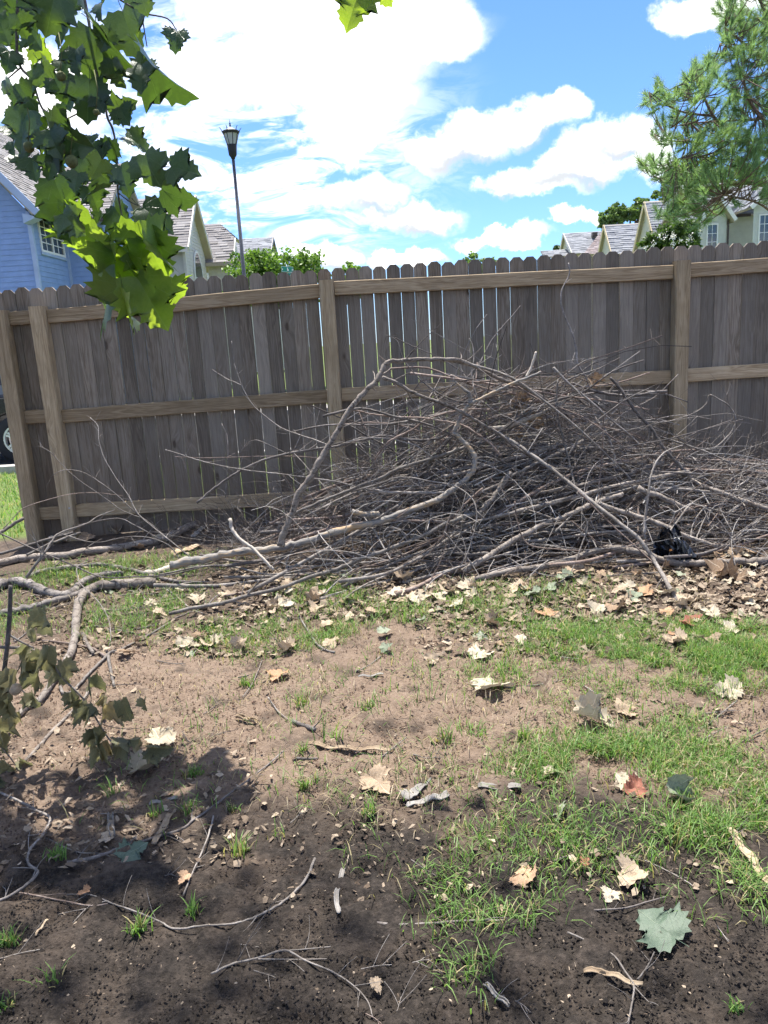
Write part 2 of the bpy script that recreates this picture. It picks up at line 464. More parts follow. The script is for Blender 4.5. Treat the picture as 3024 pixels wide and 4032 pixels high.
M['dry_orange'] = leafmat('orange_dry_leaf', [(.1, (.28, .15, .08)), (.6, (.42, .26, .155)), (.95, (.5, .35, .23))], .12, None, .7, .25)
M['dry_red'] = leafmat('reddish_dry_leaf', [(.1, (.20, .07, .045)), (.6, (.30, .12, .08)), (.95, (.42, .26, .2))], .1, None, .7, .25)
M['greygreen'] = leafmat('grey_green_leaf', [(.1, (.15, .18, .12)), (.6, (.22, .25, .175)), (.95, (.30, .31, .23))], .12, None, .6, .3)
M['green_fall'] = leafmat('fallen_green_leaf', [(.1, (.07, .105, .07)), (.6, (.115, .158, .108)), (.95, (.185, .21, .155))], .12, None, .55, .35)
M['barkpiece'] = bark('shed_bark_inside', (.18, .125, .08), (.34, .255, .17), (.47, .385, .28))
M['barkgrey'] = bark('shed_bark_grey', (.14, .125, .11), (.255, .235, .215), (.38, .36, .335))

def _ground(nt):
    p = wpos(nt); s = nt.sep(p)
    warp = nt.noise(p, 1.6, 4, .6)
    n2 = nt.noise(p, 6.5, 5, .6); n3 = nt.noise(p, 60., 6, .7); n4 = nt.noise(p, 260., 3, .6)
    yy = nt.math('ADD', s[1], nt.math('MULTIPLY', nt.math('SUBTRACT', warp, .5), 1.1))
    yy = nt.math('SUBTRACT', yy, nt.math('MULTIPLY', s[0], .05))
    red = nt.ramp(nt.math('ADD', nt.math('MULTIPLY', n3, .6), nt.math('MULTIPLY', n2, .4)),
                  [(.3, (.108, .076, .055)), (.5, (.196, .143, .105)), (.72, (.288, .226, .172))])
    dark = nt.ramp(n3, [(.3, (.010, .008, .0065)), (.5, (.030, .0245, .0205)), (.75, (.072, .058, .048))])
    brown = nt.ramp(n3, [(.3, (.07, .05, .037)), (.5, (.145, .105, .077)), (.75, (.23, .175, .13))])
    # damp dark soil with tree shade painted into it in front, red-brown crusted soil in the middle, brown humus towards the heap
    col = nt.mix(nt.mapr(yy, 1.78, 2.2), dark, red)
    col = nt.mix(nt.math('MULTIPLY', nt.mapr(nt.math('ADD', nt.math('MULTIPLY', n2, .7), nt.math('MULTIPLY', warp, .5)), .56, .74), nt.mapr(yy, 1.7, 2.3, .2, 1.)), col, brown)
    col = nt.mix(nt.mapr(yy, 3.1, 3.75), col, nt.mix(.45, brown, dark))
    blk = nt.mapr(nt.math('ADD', n2, nt.math('MULTIPLY', n3, .3)), .70, .84)
    col = nt.mix(nt.math('MULTIPLY', blk, .7), col, dark)
    lawn = nt.ramp(nt.math('ADD', nt.math('MULTIPLY', n3, .6), nt.math('MULTIPLY', n2, .4)),
                   [(.35, (.20, .17, .09)), (.47, (.09, .13, .03)), (.7, (.16, .22, .05))])
    col = nt.mix(nt.mapr(s[1], 5.45, 5.75), col, lawn)
    h = nt.math('ADD', nt.math('MULTIPLY', n3, .8), nt.math('MULTIPLY', n4, .5))
    pit = nt.voro(p, 75., 'F1')
    h = nt.math('ADD', h, nt.math('MULTIPLY', nt.mapr(pit, .1, .35), .35))
    return dict(color=col, rough=.9, normal=nt.bump(h, .8, .012), spec=.2)
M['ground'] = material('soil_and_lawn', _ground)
M['asphalt'] = material('asphalt', lambda nt: dict(color=nt.ramp(nt.noise(wpos(nt), 40., 5, .6), [(.3, (.04, .04, .04)), (.7, (.075, .073, .07))]), rough=.9))
M['concrete'] = material('concrete', lambda nt: dict(color=nt.ramp(nt.noise(wpos(nt), 9., 5, .6), [(.3, (.30, .285, .26)), (.7, (.42, .40, .37))]), rough=.9))
def colmat(name, trans=0., rough=.6, k=1.25, spec=.3):
    def fn(nt):
        c = attr(nt); d = dict(color=c, rough=rough, spec=spec)
        if trans: d['trans'] = trans; d['tcolor'] = nt.mix(1., c, (k * 1.3, k * 1.45, k * .7), 'MULTIPLY')
        return d
    return material(name, fn)
M['grass'] = colmat('grass_blade', .35, .5)
M['crumb'] = colmat('soil_crumb', 0, .95)
M['litter'] = colmat('leaf_fragment', 0, .85)
M['foliage'] = colmat('tree_foliage', .3, .5)
M['needle'] = colmat('pine_needle', .42, .5, 1.2)
M['stufftwig'] = colmat('brush_twig', 0, .85, spec=.15)

def paint(name, c, rough=.6, var=.08, scale=3., spec=.3):
    def fn(nt):
        p = wpos(nt); n = nt.noise(p, scale, 4, .6)
        v = nt.mapr(n, .3, .7, 1 - var, 1 + var, 'LINEAR')
        return dict(color=nt.mix(1., c, nt.comb(v, v, v), 'MULTIPLY'), rough=rough, spec=spec)
    return material(name, fn)
M['blue'] = paint('blue_siding_paint', (.22, .325, .555))
M['bluetrim'] = paint('pale_blue_trim_paint', (.34, .43, .60))
M['tan'] = paint('cream_siding_paint', (.56, .53, .48))
M['tantrim'] = paint('cream_trim_paint', (.66, .62, .55))
M['yellowcream'] = paint('warm_cream_siding_paint', (.66, .59, .47))
M['ochretrim'] = paint('ochre_trim_paint', (.62, .50, .31))
M['sage'] = paint('sage_siding_paint', (.52, .54, .49))
M['white'] = paint('white_trim_paint', (.76, .76, .74), .45, .03)
M['brownmetal'] = paint('dark_brown_gutter', (.06, .045, .04), .4)
M['black'] = paint('black_lamp_paint', (.025, .027, .032), .45)
M['polegrey'] = paint('dark_grey_pole_paint', (.07, .075, .09), .45)
M['signgreen'] = paint('green_sign_face', (.01, .22, .16), .35, .03)
M['signwhite'] = paint('white_sign_print', (.75, .78, .76), .4, .02)
M['steel'] = material('galvanised_steel', lambda nt: dict(color=(.5, .51, .52), rough=.45, metal=.8))
M['soffit'] = paint('tan_soffit', (.40, .34, .27))
def _glass(nt):
    n = nt.noise(wpos(nt), .9, 3, .5)
    return dict(color=nt.ramp(n, [(.35, (.02, .03, .035)), (.7, (.06, .08, .085))]), rough=.05, spec=1.0)
M['glass'] = material('window_glass', _glass)
M['lampglass'] = material('frosted_lamp_glass', lambda nt: dict(color=(.72, .74, .74), rough=.3, trans=.5, tcolor=(.8, .82, .82)))
def shingle(name, lo, mid, hi):
    def fn(nt):
        c = attr(nt); n = nt.noise(wpos(nt), 30., 3, .6)
        f = nt.math('ADD', nt.math('MULTIPLY', nt.sep(c)[0], .75), nt.math('MULTIPLY', n, .25))
        return dict(color=nt.ramp(f, [(.1, lo), (.5, mid), (.9, hi)]), rough=.9, spec=.15)
    return material(name, fn)
M['shinglebrown'] = shingle('brown_grey_shingle', (.185, .174, .17), (.24, .228, .224), (.30, .288, .285))
M['shinglegrey'] = shingle('grey_shingle', (.19, .197, .215), (.25, .26, .28), (.32, .33, .35))
M['shinglered'] = shingle('reddish_shingle', (.19, .155, .15), (.26, .215, .21), (.34, .30, .295))
M['trunk'] = bark('tree_bark', (.07, .055, .045), (.16, .13, .11), (.28, .24, .21))
M['pinebark'] = bark('pine_bark', (.09, .055, .045), (.17, .11, .09), (.26, .18, .15))
M['rubber'] = paint('tyre_rubber', (.025, .025, .027), .8)
M['carpaint'] = material('black_car_paint', lambda nt: dict(color=(.012, .013, .016), rough=.18, spec=.6))
M['alloy'] = material('alloy_rim', lambda nt: dict(color=(.62, .62, .63), rough=.35, metal=.75))
M['seed'] = paint('seed_ball', (.12, .13, .05), .8, .3, 120.)
M['plastic'] = material('black_plastic', lambda nt: dict(color=(.012, .014, .018), rough=.22, spec=.7))
M['orange'] = paint('orange_print', (.55, .22, .05), .4)
M['flower'] = paint('white_blossom', (.80, .79, .74), .7)
# ------------------------------------------------------------------ the setting: ground, road
def axis(lo, hi, step, far, k=1.35):
    a = list(np.arange(lo, hi, step)); d = step; x = a[-1]
    up = []
    while x < far: d *= k; x += d; up.append(x)
    d = step; x = a[0]; dn = []
    while x > -far: d *= k; x -= d; dn.append(x)
    return np.array(dn[::-1] + a + up)
def ground():
    xs = axis(-3.4, 3.6, .019, 900); ys = axis(1.0, 5.7, .017, 900)
    X, Y = np.meshgrid(xs, ys); Z = gz(X, Y)
    near = 1 - sstep(5.2, 6.0, Y)
    fl = (1 - sstep(2.2, 3.3, Y + (vnoise(X * 2, Y * 2) - .5) * 1.2)) * .7 + .3
    Z = Z + near * fl * ((vnoise(X * 26, Y * 26) - .5) * .022 + (vnoise(X * 52 + 9, Y * 52) - .5) * .017 + (vnoise(X * 8, Y * 8) - .5) * .016)
    n, mm = len(xs), len(ys)
    idx = np.arange(n * mm).reshape(mm, n)
    q = np.stack([idx[:-1, :-1], idx[:-1, 1:], idx[1:, 1:], idx[1:, :-1]], -1).reshape(-1, 4)
    me = bpy.data.meshes.new('ground')
    V = np.stack([X, Y, Z], -1).reshape(-1, 3)
    me.vertices.add(len(V)); me.vertices.foreach_set('co', V.ravel())
    me.loops.add(q.size); me.loops.foreach_set('vertex_index', q.ravel().astype(np.int32))
    me.polygons.add(len(q)); me.polygons.foreach_set('loop_start', np.arange(0, q.size, 4, dtype=np.int32))
    me.polygons.foreach_set('loop_total', np.full(len(q), 4, np.int32))
    me.update(calc_edges=True); me.polygons.foreach_set('use_smooth', [True] * len(q))
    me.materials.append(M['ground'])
    o = link('ground', me); tag(o, None, None, None, 'structure')
ground()
ZR = float(gz(0, 14.))
b = MB(); b.box((-120, 12.25, ZR - .1), (120, 19.5, ZR + .012)); tag(b.build('road', M['asphalt']), None, None, None, 'structure')
b = MB(); b.box((-120, 12.0, ZR - .1), (120, 12.246, ZR + .10)); tag(b.build('kerb', M['concrete']), None, None, None, 'structure')
b = MB(); b.box((-120, 19.504, ZR - .1), (120, 19.75, ZR + .12)); tag(b.build('kerb', M['concrete']), None, None, None, 'structure')
b = MB(); b.box((-120, 20.6, ZR - .1), (120, 21.9, ZR + .03)); tag(b.build('pavement', M['concrete']), None, None, None, 'structure')

# ------------------------------------------------------------------ the fence
FY = 5.46                                              # front face of the pickets
def fence():
    base = Vector((-2.6, FY, 0.0)); root = empty('wooden_fence', base)
    tag(root, 'long weathered grey-brown dog-ear picket fence with three tan rails', 'fence')
    xr = at('E', 1000, 170, FY).x; pitch = .0936
    posts = [-2.515, -2.255, -.297, 2.105, 4.55]
    i0 = int(math.floor((-2.60 - xr) / pitch)); variants = {}
    x = xr + i0 * pitch
    k = 0
    while x < 4.7:
        mid = math.exp(-((x + .55) / 1.75) ** 6)
        gap = .0012 + random.random() * .0012 + mid * random.choice((.001, .002, .003, .004))
        w = pitch - gap; t = .016
        top = 1.802 + .004 * x + random.uniform(-.006, .006)
        zb = float(gz(x, FY)) - .01 + random.uniform(0, .02)
        if x < -1.2: zb += .0
        c = w * .27; lean = random.uniform(-.0025, .0025)
        z0 = zb - top
        poly = [(0, 0, z0), (w, 0, z0), (w + lean, 0, -c * 1.05), (w - c + lean, 0, 0), (c + lean, 0, 0), (lean, 0, -c * 1.05)]
        mb = MB()
        yj = random.uniform(-.0008, .004)
        mb.prism(poly, (0, t, 0))
        me = mb.mesh('picket', M['picket'])
        o = link('picket', me, root); o.location = Vector((x + gap / 2, FY + yj, top)) - base
        o.rotation_euler.z = random.uniform(-.012, .012)
        x += pitch; k += 1
    # rails: top, middle, bottom in every bay; butted between the posts
    hw = .05
    tops = {0: (1.655, 1.02, .30), 1: (1.662, 1.03, .295), 2: (1.70, 1.00, .29), 3: (1.705, 1.02, .30)}
    pix = {1: [(('F', 105, 668), ('F', 690, 613)), (('F', 140, 885), ('F', 700, 842)), (('F', 172, 1090), ('F', 560, 1068))],
           2: [(('F', 726, 607), ('F', 1455, 572)), (('F', 745, 838), ('F', 1447, 800)), (('F', 745, 1060), ('F', 1440, 1012))],
           3: [(('F', 1490, 568), ('F', 1659, 556)), (('F', 1486, 797), ('F', 1659, 785)), (('F', 1480, 1010), ('F', 1659, 998))],
           0: [(('F', 30, 672), ('F', 60, 669)), (('F', 55, 887), ('F', 110, 884)), (('F', 88, 1097), ('F', 130, 1095))]}
    for bay in range(4):
        xa, xb = posts[bay] + hw, posts[bay + 1] - hw
        for (p0, p1) in pix[bay]:
            A = at(*p0, FY - .045); B_ = at(*p1, FY - .045)
            sl = (B_.z - A.z) / max(B_.x - A.x, .3)
            if bay in (0,): sl = 0
            za = A.z + (xa + .001 - A.x) * sl; zb = A.z + (xb - .001 - A.x) * sl
            h = .092; y0 = FY - .042; y1 = FY - .003; e = .004
            mb = MB(); L = Vector((xa, y0, za))
            ring = lambda x_, z_: [(x_, y0, z_ - h + e), (x_, y0, z_ - e), (x_, y0 + e, z_), (x_, y1, z_), (x_, y1, z_ - h), (x_, y0 + e, z_ - h)]
            ns = 8; rows = [ring(xa + .001 + (xb - xa - .002) * i / ns, za + (zb - za) * i / ns + (random.uniform(-.002, .002) if 0 < i < ns else 0)) for i in range(ns + 1)]
            for i in range(ns):
                for j in range(6):
                    mb.face([rows[i][j], rows[i + 1][j], rows[i + 1][(j + 1) % 6], rows[i][(j + 1) % 6]])
            mb.face(rows[0]); mb.face(rows[-1][::-1])
            mb.build('rail', M['rail'], root, L, off=base)  # front crumbs darkened like the soil, tree shade included
    tz = [1.652, 1.664, 1.722, 1.712, 1.72]
    for i, px in enumerate(posts):
        zb = float(gz(px, FY)) - .12; y0 = FY - .098; y1 = FY - .004; e = .006
        mb = MB(); a = hw - .002
        poly = [(px - a, y0 + e, zb), (px - a + e, y0, zb), (px + a - e, y0, zb), (px + a, y0 + e, zb), (px + a, y1, zb), (px - a, y1, zb)]
        mb.prism(poly, (0, 0, tz[i] - zb)); o = mb.build('post', M['post'], root, (px, y0, zb), off=base)
        if i == 0: o['label'] = 'end post at the open left end of the fence'
        nb = MB(); nb.lathe((0, 0, 0), [(.007, 0), (.007, .003), (.004, .005)], 8)
        if i == 1:
            n_ = link('bolt_head', nb.mesh('bolt_head', M['steel']), o); n_.rotation_euler.x = math.pi / 2; n_.location = (.03, 0.0, .36)
fence()

# ------------------------------------------------------------------ houses across the street
def clip_course(poly, z0, z1):
    """horizontal extent of a convex (u,z) polygon over a course, as a 4-gon (u at z0, u at z1)"""
    def ext(z):
        us = []
        for (a, b_) in zip(poly, poly[1:] + poly[:1]):
            if (a[1] - z) * (b_[1] - z) <= 0 and a[1] != b_[1]:
                t = (z - a[1]) / (b_[1] - a[1]); us.append(a[0] + t * (b_[0] - a[0]))
        return (min(us), max(us)) if len(us) >= 2 else None
    return ext(z0 + 1e-4), ext(z1 - 1e-4)
def siding(root, base, origin, u, nrm, poly, lap, mat, zvis=1.0, holes=()):
    """a wall (convex polygon in u,z) clad in lapped boards, every board an object; backing sheet behind"""
    u = Vector(u); nrm = Vector(nrm); origin = Vector(origin)
    P = lambda a, z, d: origin + u * a + Vector((0, 0, z)) + nrm * d
    mb = MB()
    mb.face([P(a, z, 0) for a, z in poly])
    bk = mb.build('wall', mat, root, base, off=base)
    zs = [p[1] for p in poly]; z = max(min(zs), zvis)
    while z < max(zs) - .02:
        z1 = min(z + lap, max(zs)); e0, e1 = clip_course(poly, z, z1)
        if e0 and e1:
            a0, b0 = e0; a1, b1 = e1
            segs = [(a0, b0, a1, b1)]
            for (ha, hb, hz0, hz1) in holes:
                if z1 > hz0 + .02 and z < hz1 - .02:
                    new = []
                    for (p0, q0, p1, q1) in segs:
                        if ha > p0: new.append((p0, min(ha, q0), p1, min(ha, q1)))
                        if hb < q0: new.append((max(hb, p0), q0, max(hb, p1), q1))
                    segs = new
            for (p0, q0, p1, q1) in segs:
                if q0 - p0 < .03: continue
                m2 = MB()
                m2.face([P(p0, z, .022), P(q0, z, .022), P(q1, z1, .006), P(p1, z1, .006)])
                m2.face([P(p0, z, .003), P(q0, z, .003), P(q0, z, .022), P(p0, z, .022)])
                m2.face([P(p0, z, .003), P(p0, z, .022), P(p1, z1, .006), P(p1, z1, .003)])
                m2.face([P(q0, z, .022), P(q0, z, .003), P(q1, z1, .003), P(q1, z1, .006)])
                o = m2.build('siding_board', mat, bk, P(p0, z, 0), off=base)
        z = z1
    return bk
def shingles(root, base, quad, mat, tab=.32, course=.15, thick=.02, name='roof'):
    """roof plane from 4 corners (eave left, eave right, ridge right, ridge left), as a deck with shingle tabs in real courses"""
    A, B_, C_, D_ = [Vector(p) for p in quad]
    n = (B_ - A).cross(D_ - A).normalized()
    if n.z < 0: n = -n
    mb = MB(); dn = n * -.12
    mb.prism([A, B_, C_, D_], dn)
    deck = mb.build(name, M['soffit'], root, base, off=base)
    L = ((D_ - A).length + (C_ - B_).length) / 2
    rows = max(2, int(L / course)); V = []; Fc = []; cols = []
    for r in range(rows):
        t0 = r / rows; t1 = (r + 1) / rows
        l0 = A.lerp(D_, t0); r0_ = B_.lerp(C_, t0); l1 = A.lerp(D_, t1); r1_ = B_.lerp(C_, t1)
        w = (r0_ - l0).length; nc = max(1, int(w / tab)); sh = random.random()
        cuts = [0] + sorted(max(0, min(1, (i + sh + random.uniform(-.25, .25)) / nc)) for i in range(nc)) + [1]
        for c0, c1 in zip(cuts, cuts[1:]):
            if c1 - c0 < 1e-4: continue
            th = thick * random.choice((.6, 1., 1.5)); ins = .0015 / max(w, .1)
            a = l0.lerp(r0_, c0 + ins); b2 = l0.lerp(r0_, c1 - ins); c = l1.lerp(r1_, c1 - ins); d = l1.lerp(r1_, c0 + ins)
            k = len(V); V += [a + n * th, b2 + n * th, c + n * .006, d + n * .006, a + n * .001, b2 + n * .001]
            Fc += [[k, k + 1, k + 2, k + 3], [k + 4, k + 5, k + 1, k]]
            v = random.random(); cols += [(v, v, v)] * 6
    me = mesh_from('shingles', rel(V, base), Fc, mat, False, cols)
    s = link('shingles', me, deck); s['kind'] = 'stuff'
    return deck
def bar(root, base, a, b_, w, h, mat, name, up=(0, 0, 1)):
    """a straight board between two points, w thick sideways, h along up"""
    a = Vector(a); b_ = Vector(b_); t = (b_ - a).normalized(); up = Vector(up); s = t.cross(up).normalized() * (w / 2); up = s.cross(t).normalized() * (h / 2)
    mb = MB(); mb.prism([a - s - up, a + s - up, a + s + up, a - s + up], b_ - a)
    return mb.build(name, mat, root, base, off=base)
def window(root, base, origin, u, nrm, a0, a1, z0, z1, cols_, rows_, split=False, frame=None, fw=.07):
    u = Vector(u); nrm = Vector(nrm); o0 = Vector(origin); frame = frame or M['white']
    P = lambda a, z, d: o0 + u * a + Vector((0, 0, z)) + nrm * d
    def bx(mb, a, b2, z, zz, d0, d1):
        mb.prism([P(a, z, d0), P(b2, z, d0), P(b2, zz, d0), P(a, zz, d0)], nrm * (d1 - d0))
    mb = MB()
    bx(mb, a0, a1, z0, z0 + fw, .004, .06); bx(mb, a0, a1, z1 - fw, z1, .004, .06)
    bx(mb, a0, a0 + fw, z0 + fw, z1 - fw, .004, .06); bx(mb, a1 - fw, a1, z0 + fw, z1 - fw, .004, .06)
    if split: bx(mb, (a0 + a1) / 2 - fw * .5, (a0 + a1) / 2 + fw * .5, z0 + fw, z1 - fw, .005, .055)
    w = mb.build('window', frame, root, base, off=base)
    sp = []
    if split: sp = [(a0 + fw, (a0 + a1) / 2 - fw * .5), ((a0 + a1) / 2 + fw * .5, a1 - fw)]
    else: sp = [(a0 + fw, a1 - fw)]
    for (p, q) in sp:
        g = MB(); g.face([P(p, z0 + fw, .015), P(q, z0 + fw, .015), P(q, z1 - fw, .015), P(p, z1 - fw, .015)])
        g.build('pane', M['glass'], w, base, off=base)
        for i in range(1, cols_):
            a = p + (q - p) * i / cols_; g = MB(); bx(g, a - .014, a + .014, z0 + fw, z1 - fw, .018, .03); g.build('glazing_bar', frame, w, base, off=base)
        for i in range(1, rows_):
            z = z0 + fw + (z1 - z0 - 2 * fw) * i / rows_; g = MB(); bx(g, p, q, z - .014, z + .014, .0185, .0305); g.build('glazing_bar', frame, w, base, off=base)
    return w
def add_house(name, base, label):
    r = empty(name, base); tag(r, label, 'house'); return r

def blue_house():
    base = Vector((-10.7, 26, ZR)); r = add_house('blue_house', base, 'two-storey house with blue lap siding and brown shingle roof at the left')
    ez, rz, rx = 5.95, 9.95, -14.05
    siding(r, base, (-17.4, 26, 0), (1, 0, 0), (0, -1, 0), [(0, ZR), (6.7, ZR), (6.7, ez), (3.35, rz), (0, ez)], .165, M['blue'], 2.2)
    # right-hand wall with the window
    wy = lambda x, y: at('W', x, y, 26.).x and -10.7 / (at('W', x, y, 26.).x / 26.)
    y0, y1 = wy(520, 1600), wy(815, 1600); z1 = at('W', 540, 1215, (y0 + .05)).z; z0 = at('W', 830, 1770, y1).z
    siding(r, base, (-10.7, 26, 0), (0, 1, 0), (1, 0, 0), [(0, ZR), (2.8, ZR), (2.8, ez), (0, ez)], .165, M['blue'], 2.2, [(y0 - 26, y1 - 26, z0, z1)])
    window(r, base, (-10.7, 26, 0), (0, 1, 0), (1, 0, 0), y0 - 26, y1 - 26, z0, z1, 2, 4, True)
    for zz in (z0 - .09,): bar(r, base, (-10.66, y0 - .08, zz + .04), (-10.66, y1 + .08, zz + .04), .05, .09, M['bluetrim'], 'window_sill')
    bar(r, base, (-10.68, 25.975, ZR), (-10.68, 25.975, ez), .13, .13, M['bluetrim'], 'corner_board', (0, 1, 0))
    # set-back wing
    siding(r, base, (-10.7, 28.8, 0), (1, 0, 0), (0, -1, 0), [(0.02, ZR), (1.4, ZR), (1.4, 6.15), (0.02, 6.15)], .165, M['blue'], 2.2)
    siding(r, base, (-9.3, 28.8, 0), (0, 1, 0), (1, 0, 0), [(0, ZR), (5, ZR), (5, 6.15), (2.5, 8.1), (0, 6.15)], .165, M['blue'], 3.)
    bar(r, base, (-10.66, 28.76, ZR), (-10.66, 28.76, 6.1), .1, .1, M['bluetrim'], 'corner_board', (0, 1, 0))
    k = (rz - ez) / 3.35
    shingles(r, base, [(-10.28, 25.5, ez - .12), (-10.28, 36, ez - .12), (rx, 36, rz + .3), (rx, 25.5, rz + .3)], M['shinglebrown'])
    shingles(r, base, [(-17.8, 36, ez - .12), (-17.8, 25.5, ez - .12), (rx, 25.5, rz + .3), (rx, 36, rz + .3)], M['shinglebrown'])
    shingles(r, base, [(-11.9, 28.35, 6.0), (-9.0, 28.35, 6.0), (-9.0, 31.3, 8.4), (-12.6, 31.3, 8.4)], M['shinglebrown'])
    shingles(r, base, [(-9.0, 34.2, 6.0), (-11.9, 34.2, 6.0), (-12.6, 31.3, 8.4), (-9.0, 31.3, 8.4)], M['shinglebrown'])
    bar(r, base, (-10.2, 25.47, ez - .14), (rx, 25.47, rz + .24), .05, .22, M['bluetrim'], 'rake_board')
    bar(r, base, (-17.85, 25.47, ez - .14), (rx, 25.47, rz + .24), .05, .22, M['bluetrim'], 'rake_board')
    bar(r, base, (-10.25, 25.5, ez - .2), (-10.25, 28.3, ez - .2), .1, .14, M['bluetrim'], 'gutter')
    bar(r, base, (-10.4, 28.3, 5.98), (-9.0, 28.3, 5.98), .1, .14, M['brownmetal'], 'gutter')
    mb = MB(); mb.prism([(-10.69, 25.52, ez - .12), (-10.24, 25.52, ez - .25), (-10.69, 25.52, ez - .42)], (0, .48, 0)); mb.build('eave_return', M['bluetrim'], r, base, off=base)
blue_house()

def tan_house():
    base = Vector((-7.75, 34, ZR)); r = add_house('cream_house', base, 'cream-sided house with steep brown gable and arched window behind the leaves')
    siding(r, base, (-13.5, 34, 0), (1, 0, 0), (0, -1, 0), [(0, ZR), (5.75, ZR), (5.75, 5.7), (0, 5.7)], .14, M['tan'], 2.6)
    siding(r, base, (-7.75, 34, 0), (0, 1, 0), (1, 0, 0), [(0, ZR), (4.2, ZR), (4.2, 5.65), (2.1, 7.8), (0, 5.65)], .14, M['tan'], 2.6)
    shingles(r, base, [(-14, 33.6, 5.55), (-7.45, 33.6, 5.55), (-7.45, 36.1, 8.0), (-14, 36.1, 8.0)], M['shinglebrown'], .42, .17, .025)
    shingles(r, base, [(-7.45, 38.6, 5.5), (-14, 38.6, 5.5), (-14, 36.1, 8.0), (-7.45, 36.1, 8.0)], M['shinglebrown'], .42, .17, .025)
    for (ya, za) in ((33.58, 5.5), (38.65, 5.45)): bar(r, base, (-7.43, ya, za), (-7.43, 36.1, 7.96), .05, .2, M['tantrim'], 'rake_board')
    bar(r, base, (-14, 33.56, 5.48), (-7.45, 33.56, 5.48), .06, .2, M['tantrim'], 'fascia')
    bar(r, base, (-7.73, 33.975, ZR), (-7.73, 33.975, 5.6), .12, .12, M['tantrim'], 'corner_board', (0, 1, 0))
    # arched window in the gable wall
    yf = lambda x, y: -7.75 / (at('S', x, y, 36.).x / 36.)
    ya, yb = yf(118, 1300), yf(182, 1300); zt = at('S', 135, 1215, yf(140, 1230)).z; zb = zt - 2.3; zc = zt - (yb - ya) * .75
    def arch(ins, top):
        pts = [(-7.72, ya + ins, zb + ins), (-7.72, yb - ins, zb + ins)]
        for i in range(13):
            a = math.pi * i / 12; pts.append((-7.72, (ya + yb) / 2 + ((yb - ya) / 2 - ins) * math.cos(a), zc + (zt - zc - ins) * math.sin(a)))
        return pts
    mb = MB(); mb.prism(arch(0, 0), (.045, 0, 0)); w = mb.build('window', M['white'], r, base, off=base)
    mb = MB(); mb.face([(x + .048, y, z) for x, y, z in arch(.1, 0)]); mb.build('pane', M['glass'], w, base, off=base)
    bar(w, base, (-7.66, (ya + yb) / 2, zb), (-7.66, (ya + yb) / 2, zc), .03, .05, M['white'], 'glazing_bar', (0, 1, 0))
    for z in (zc, zc - .45, zc - .9): bar(w, base, (-7.66, ya + .05, z), (-7.66, yb - .05, z), .03, .05 if z == zc else .03, M['white'], 'glazing_bar')
    # lower wing with the clipped gable
    siding(r, base, (-7.73, 38.7, 0), (1, 0, 0), (0, -1, 0), [(0, ZR), (1.05, ZR), (1.05, 5.4), (0, 5.4)], .14, M['tan'], 3.)
    siding(r, base, (-6.68, 38.7, 0), (0, 1, 0), (1, 0, 0), [(0, ZR), (3.2, ZR), (3.2, 5.4), (2.4, 6.5), (.8, 6.5), (0, 5.4)], .14, M['tan'], 3.)
    shingles(r, base, [(-8.9, 38.2, 5.38), (-6.42, 38.2, 5.38), (-6.42, 39.35, 6.6), (-8.9, 39.35, 6.6)], M['shinglebrown'], .42, .17, .025)
    shingles(r, base, [(-8.9, 39.35, 6.6), (-6.42, 39.35, 6.6), (-7.22, 40.1, 7.4), (-8.9, 40.1, 7.4)], M['shinglebrown'], .42, .17, .025)
    shingles(r, base, [(-6.42, 39.35, 6.6), (-6.42, 40.85, 6.6), (-7.2, 40.12, 7.4), (-7.22, 40.1, 7.4)], M['shinglebrown'], .42, .17, .025)
    shingles(r, base, [(-6.42, 42, 5.38), (-8.9, 42, 5.38), (-8.9, 40.1, 7.4), (-7.22, 40.1, 7.4)], M['shinglebrown'], .42, .17, .025)
    bar(r, base, (-7.75, 38.16, 5.3), (-6.4, 38.16, 5.3), .08, .16, M['soffit'], 'gutter')
    bar(r, base, (-6.4, 38.2, 5.32), (-6.4, 39.35, 6.54), .05, .16, M['tantrim'], 'rake_board')
tan_house()

def side_gable(name, label, xp, xe, yf_, ym, yb, ez, rz, wall, trim, roofm, face=-1, lap=.17, over=.25):
    """house whose ridge runs along X; its gable end (at xp) faces -X or +X; the front slope faces the street"""
    base = Vector((xp, yf_, ZR)); r = add_house(name, base, label)
    n = (face, 0, 0)
    siding(r, base, (xp, yf_, 0), (0, 1, 0), n, [(0, ZR), (yb - yf_, ZR), (yb - yf_, ez), (ym - yf_, rz), (0, ez)], lap, wall, 3.5)
    lo, hi = (xp, xe) if face < 0 else (xe, xp)
    siding(r, base, (lo, yf_, 0), (1, 0, 0), (0, -1, 0), [(0.0, ZR), (hi - lo, ZR), (hi - lo, ez), (0.0, ez)], lap, wall, 4.5)
    xo = xp + face * over
    l2, h2 = (xo, xe) if face < 0 else (xe, xo); pit = (rz - ez) / (ym - yf_); d = .3
    shingles(r, base, [(l2, yf_ - d, ez - d * pit + .1), (h2, yf_ - d, ez - d * pit + .1), (h2, ym, rz + .12), (l2, ym, rz + .12)], roofm, .5, .2, .03)
    pb = (rz - ez) / (yb - ym)
    shingles(r, base, [(h2, yb + d, ez - d * pb + .1), (l2, yb + d, ez - d * pb + .1), (l2, ym, rz + .12), (h2, ym, rz + .12)], roofm, .5, .2, .03)
    bar(r, base, (xo, yf_ - d, ez - d * pit + .02), (xo, ym, rz + .05), .05, .26, trim, 'rake_board')
    bar(r, base, (xo, yb + d, ez - d * pb + .02), (xo, ym, rz + .05), .05, .26, trim, 'rake_board')
    return r, base
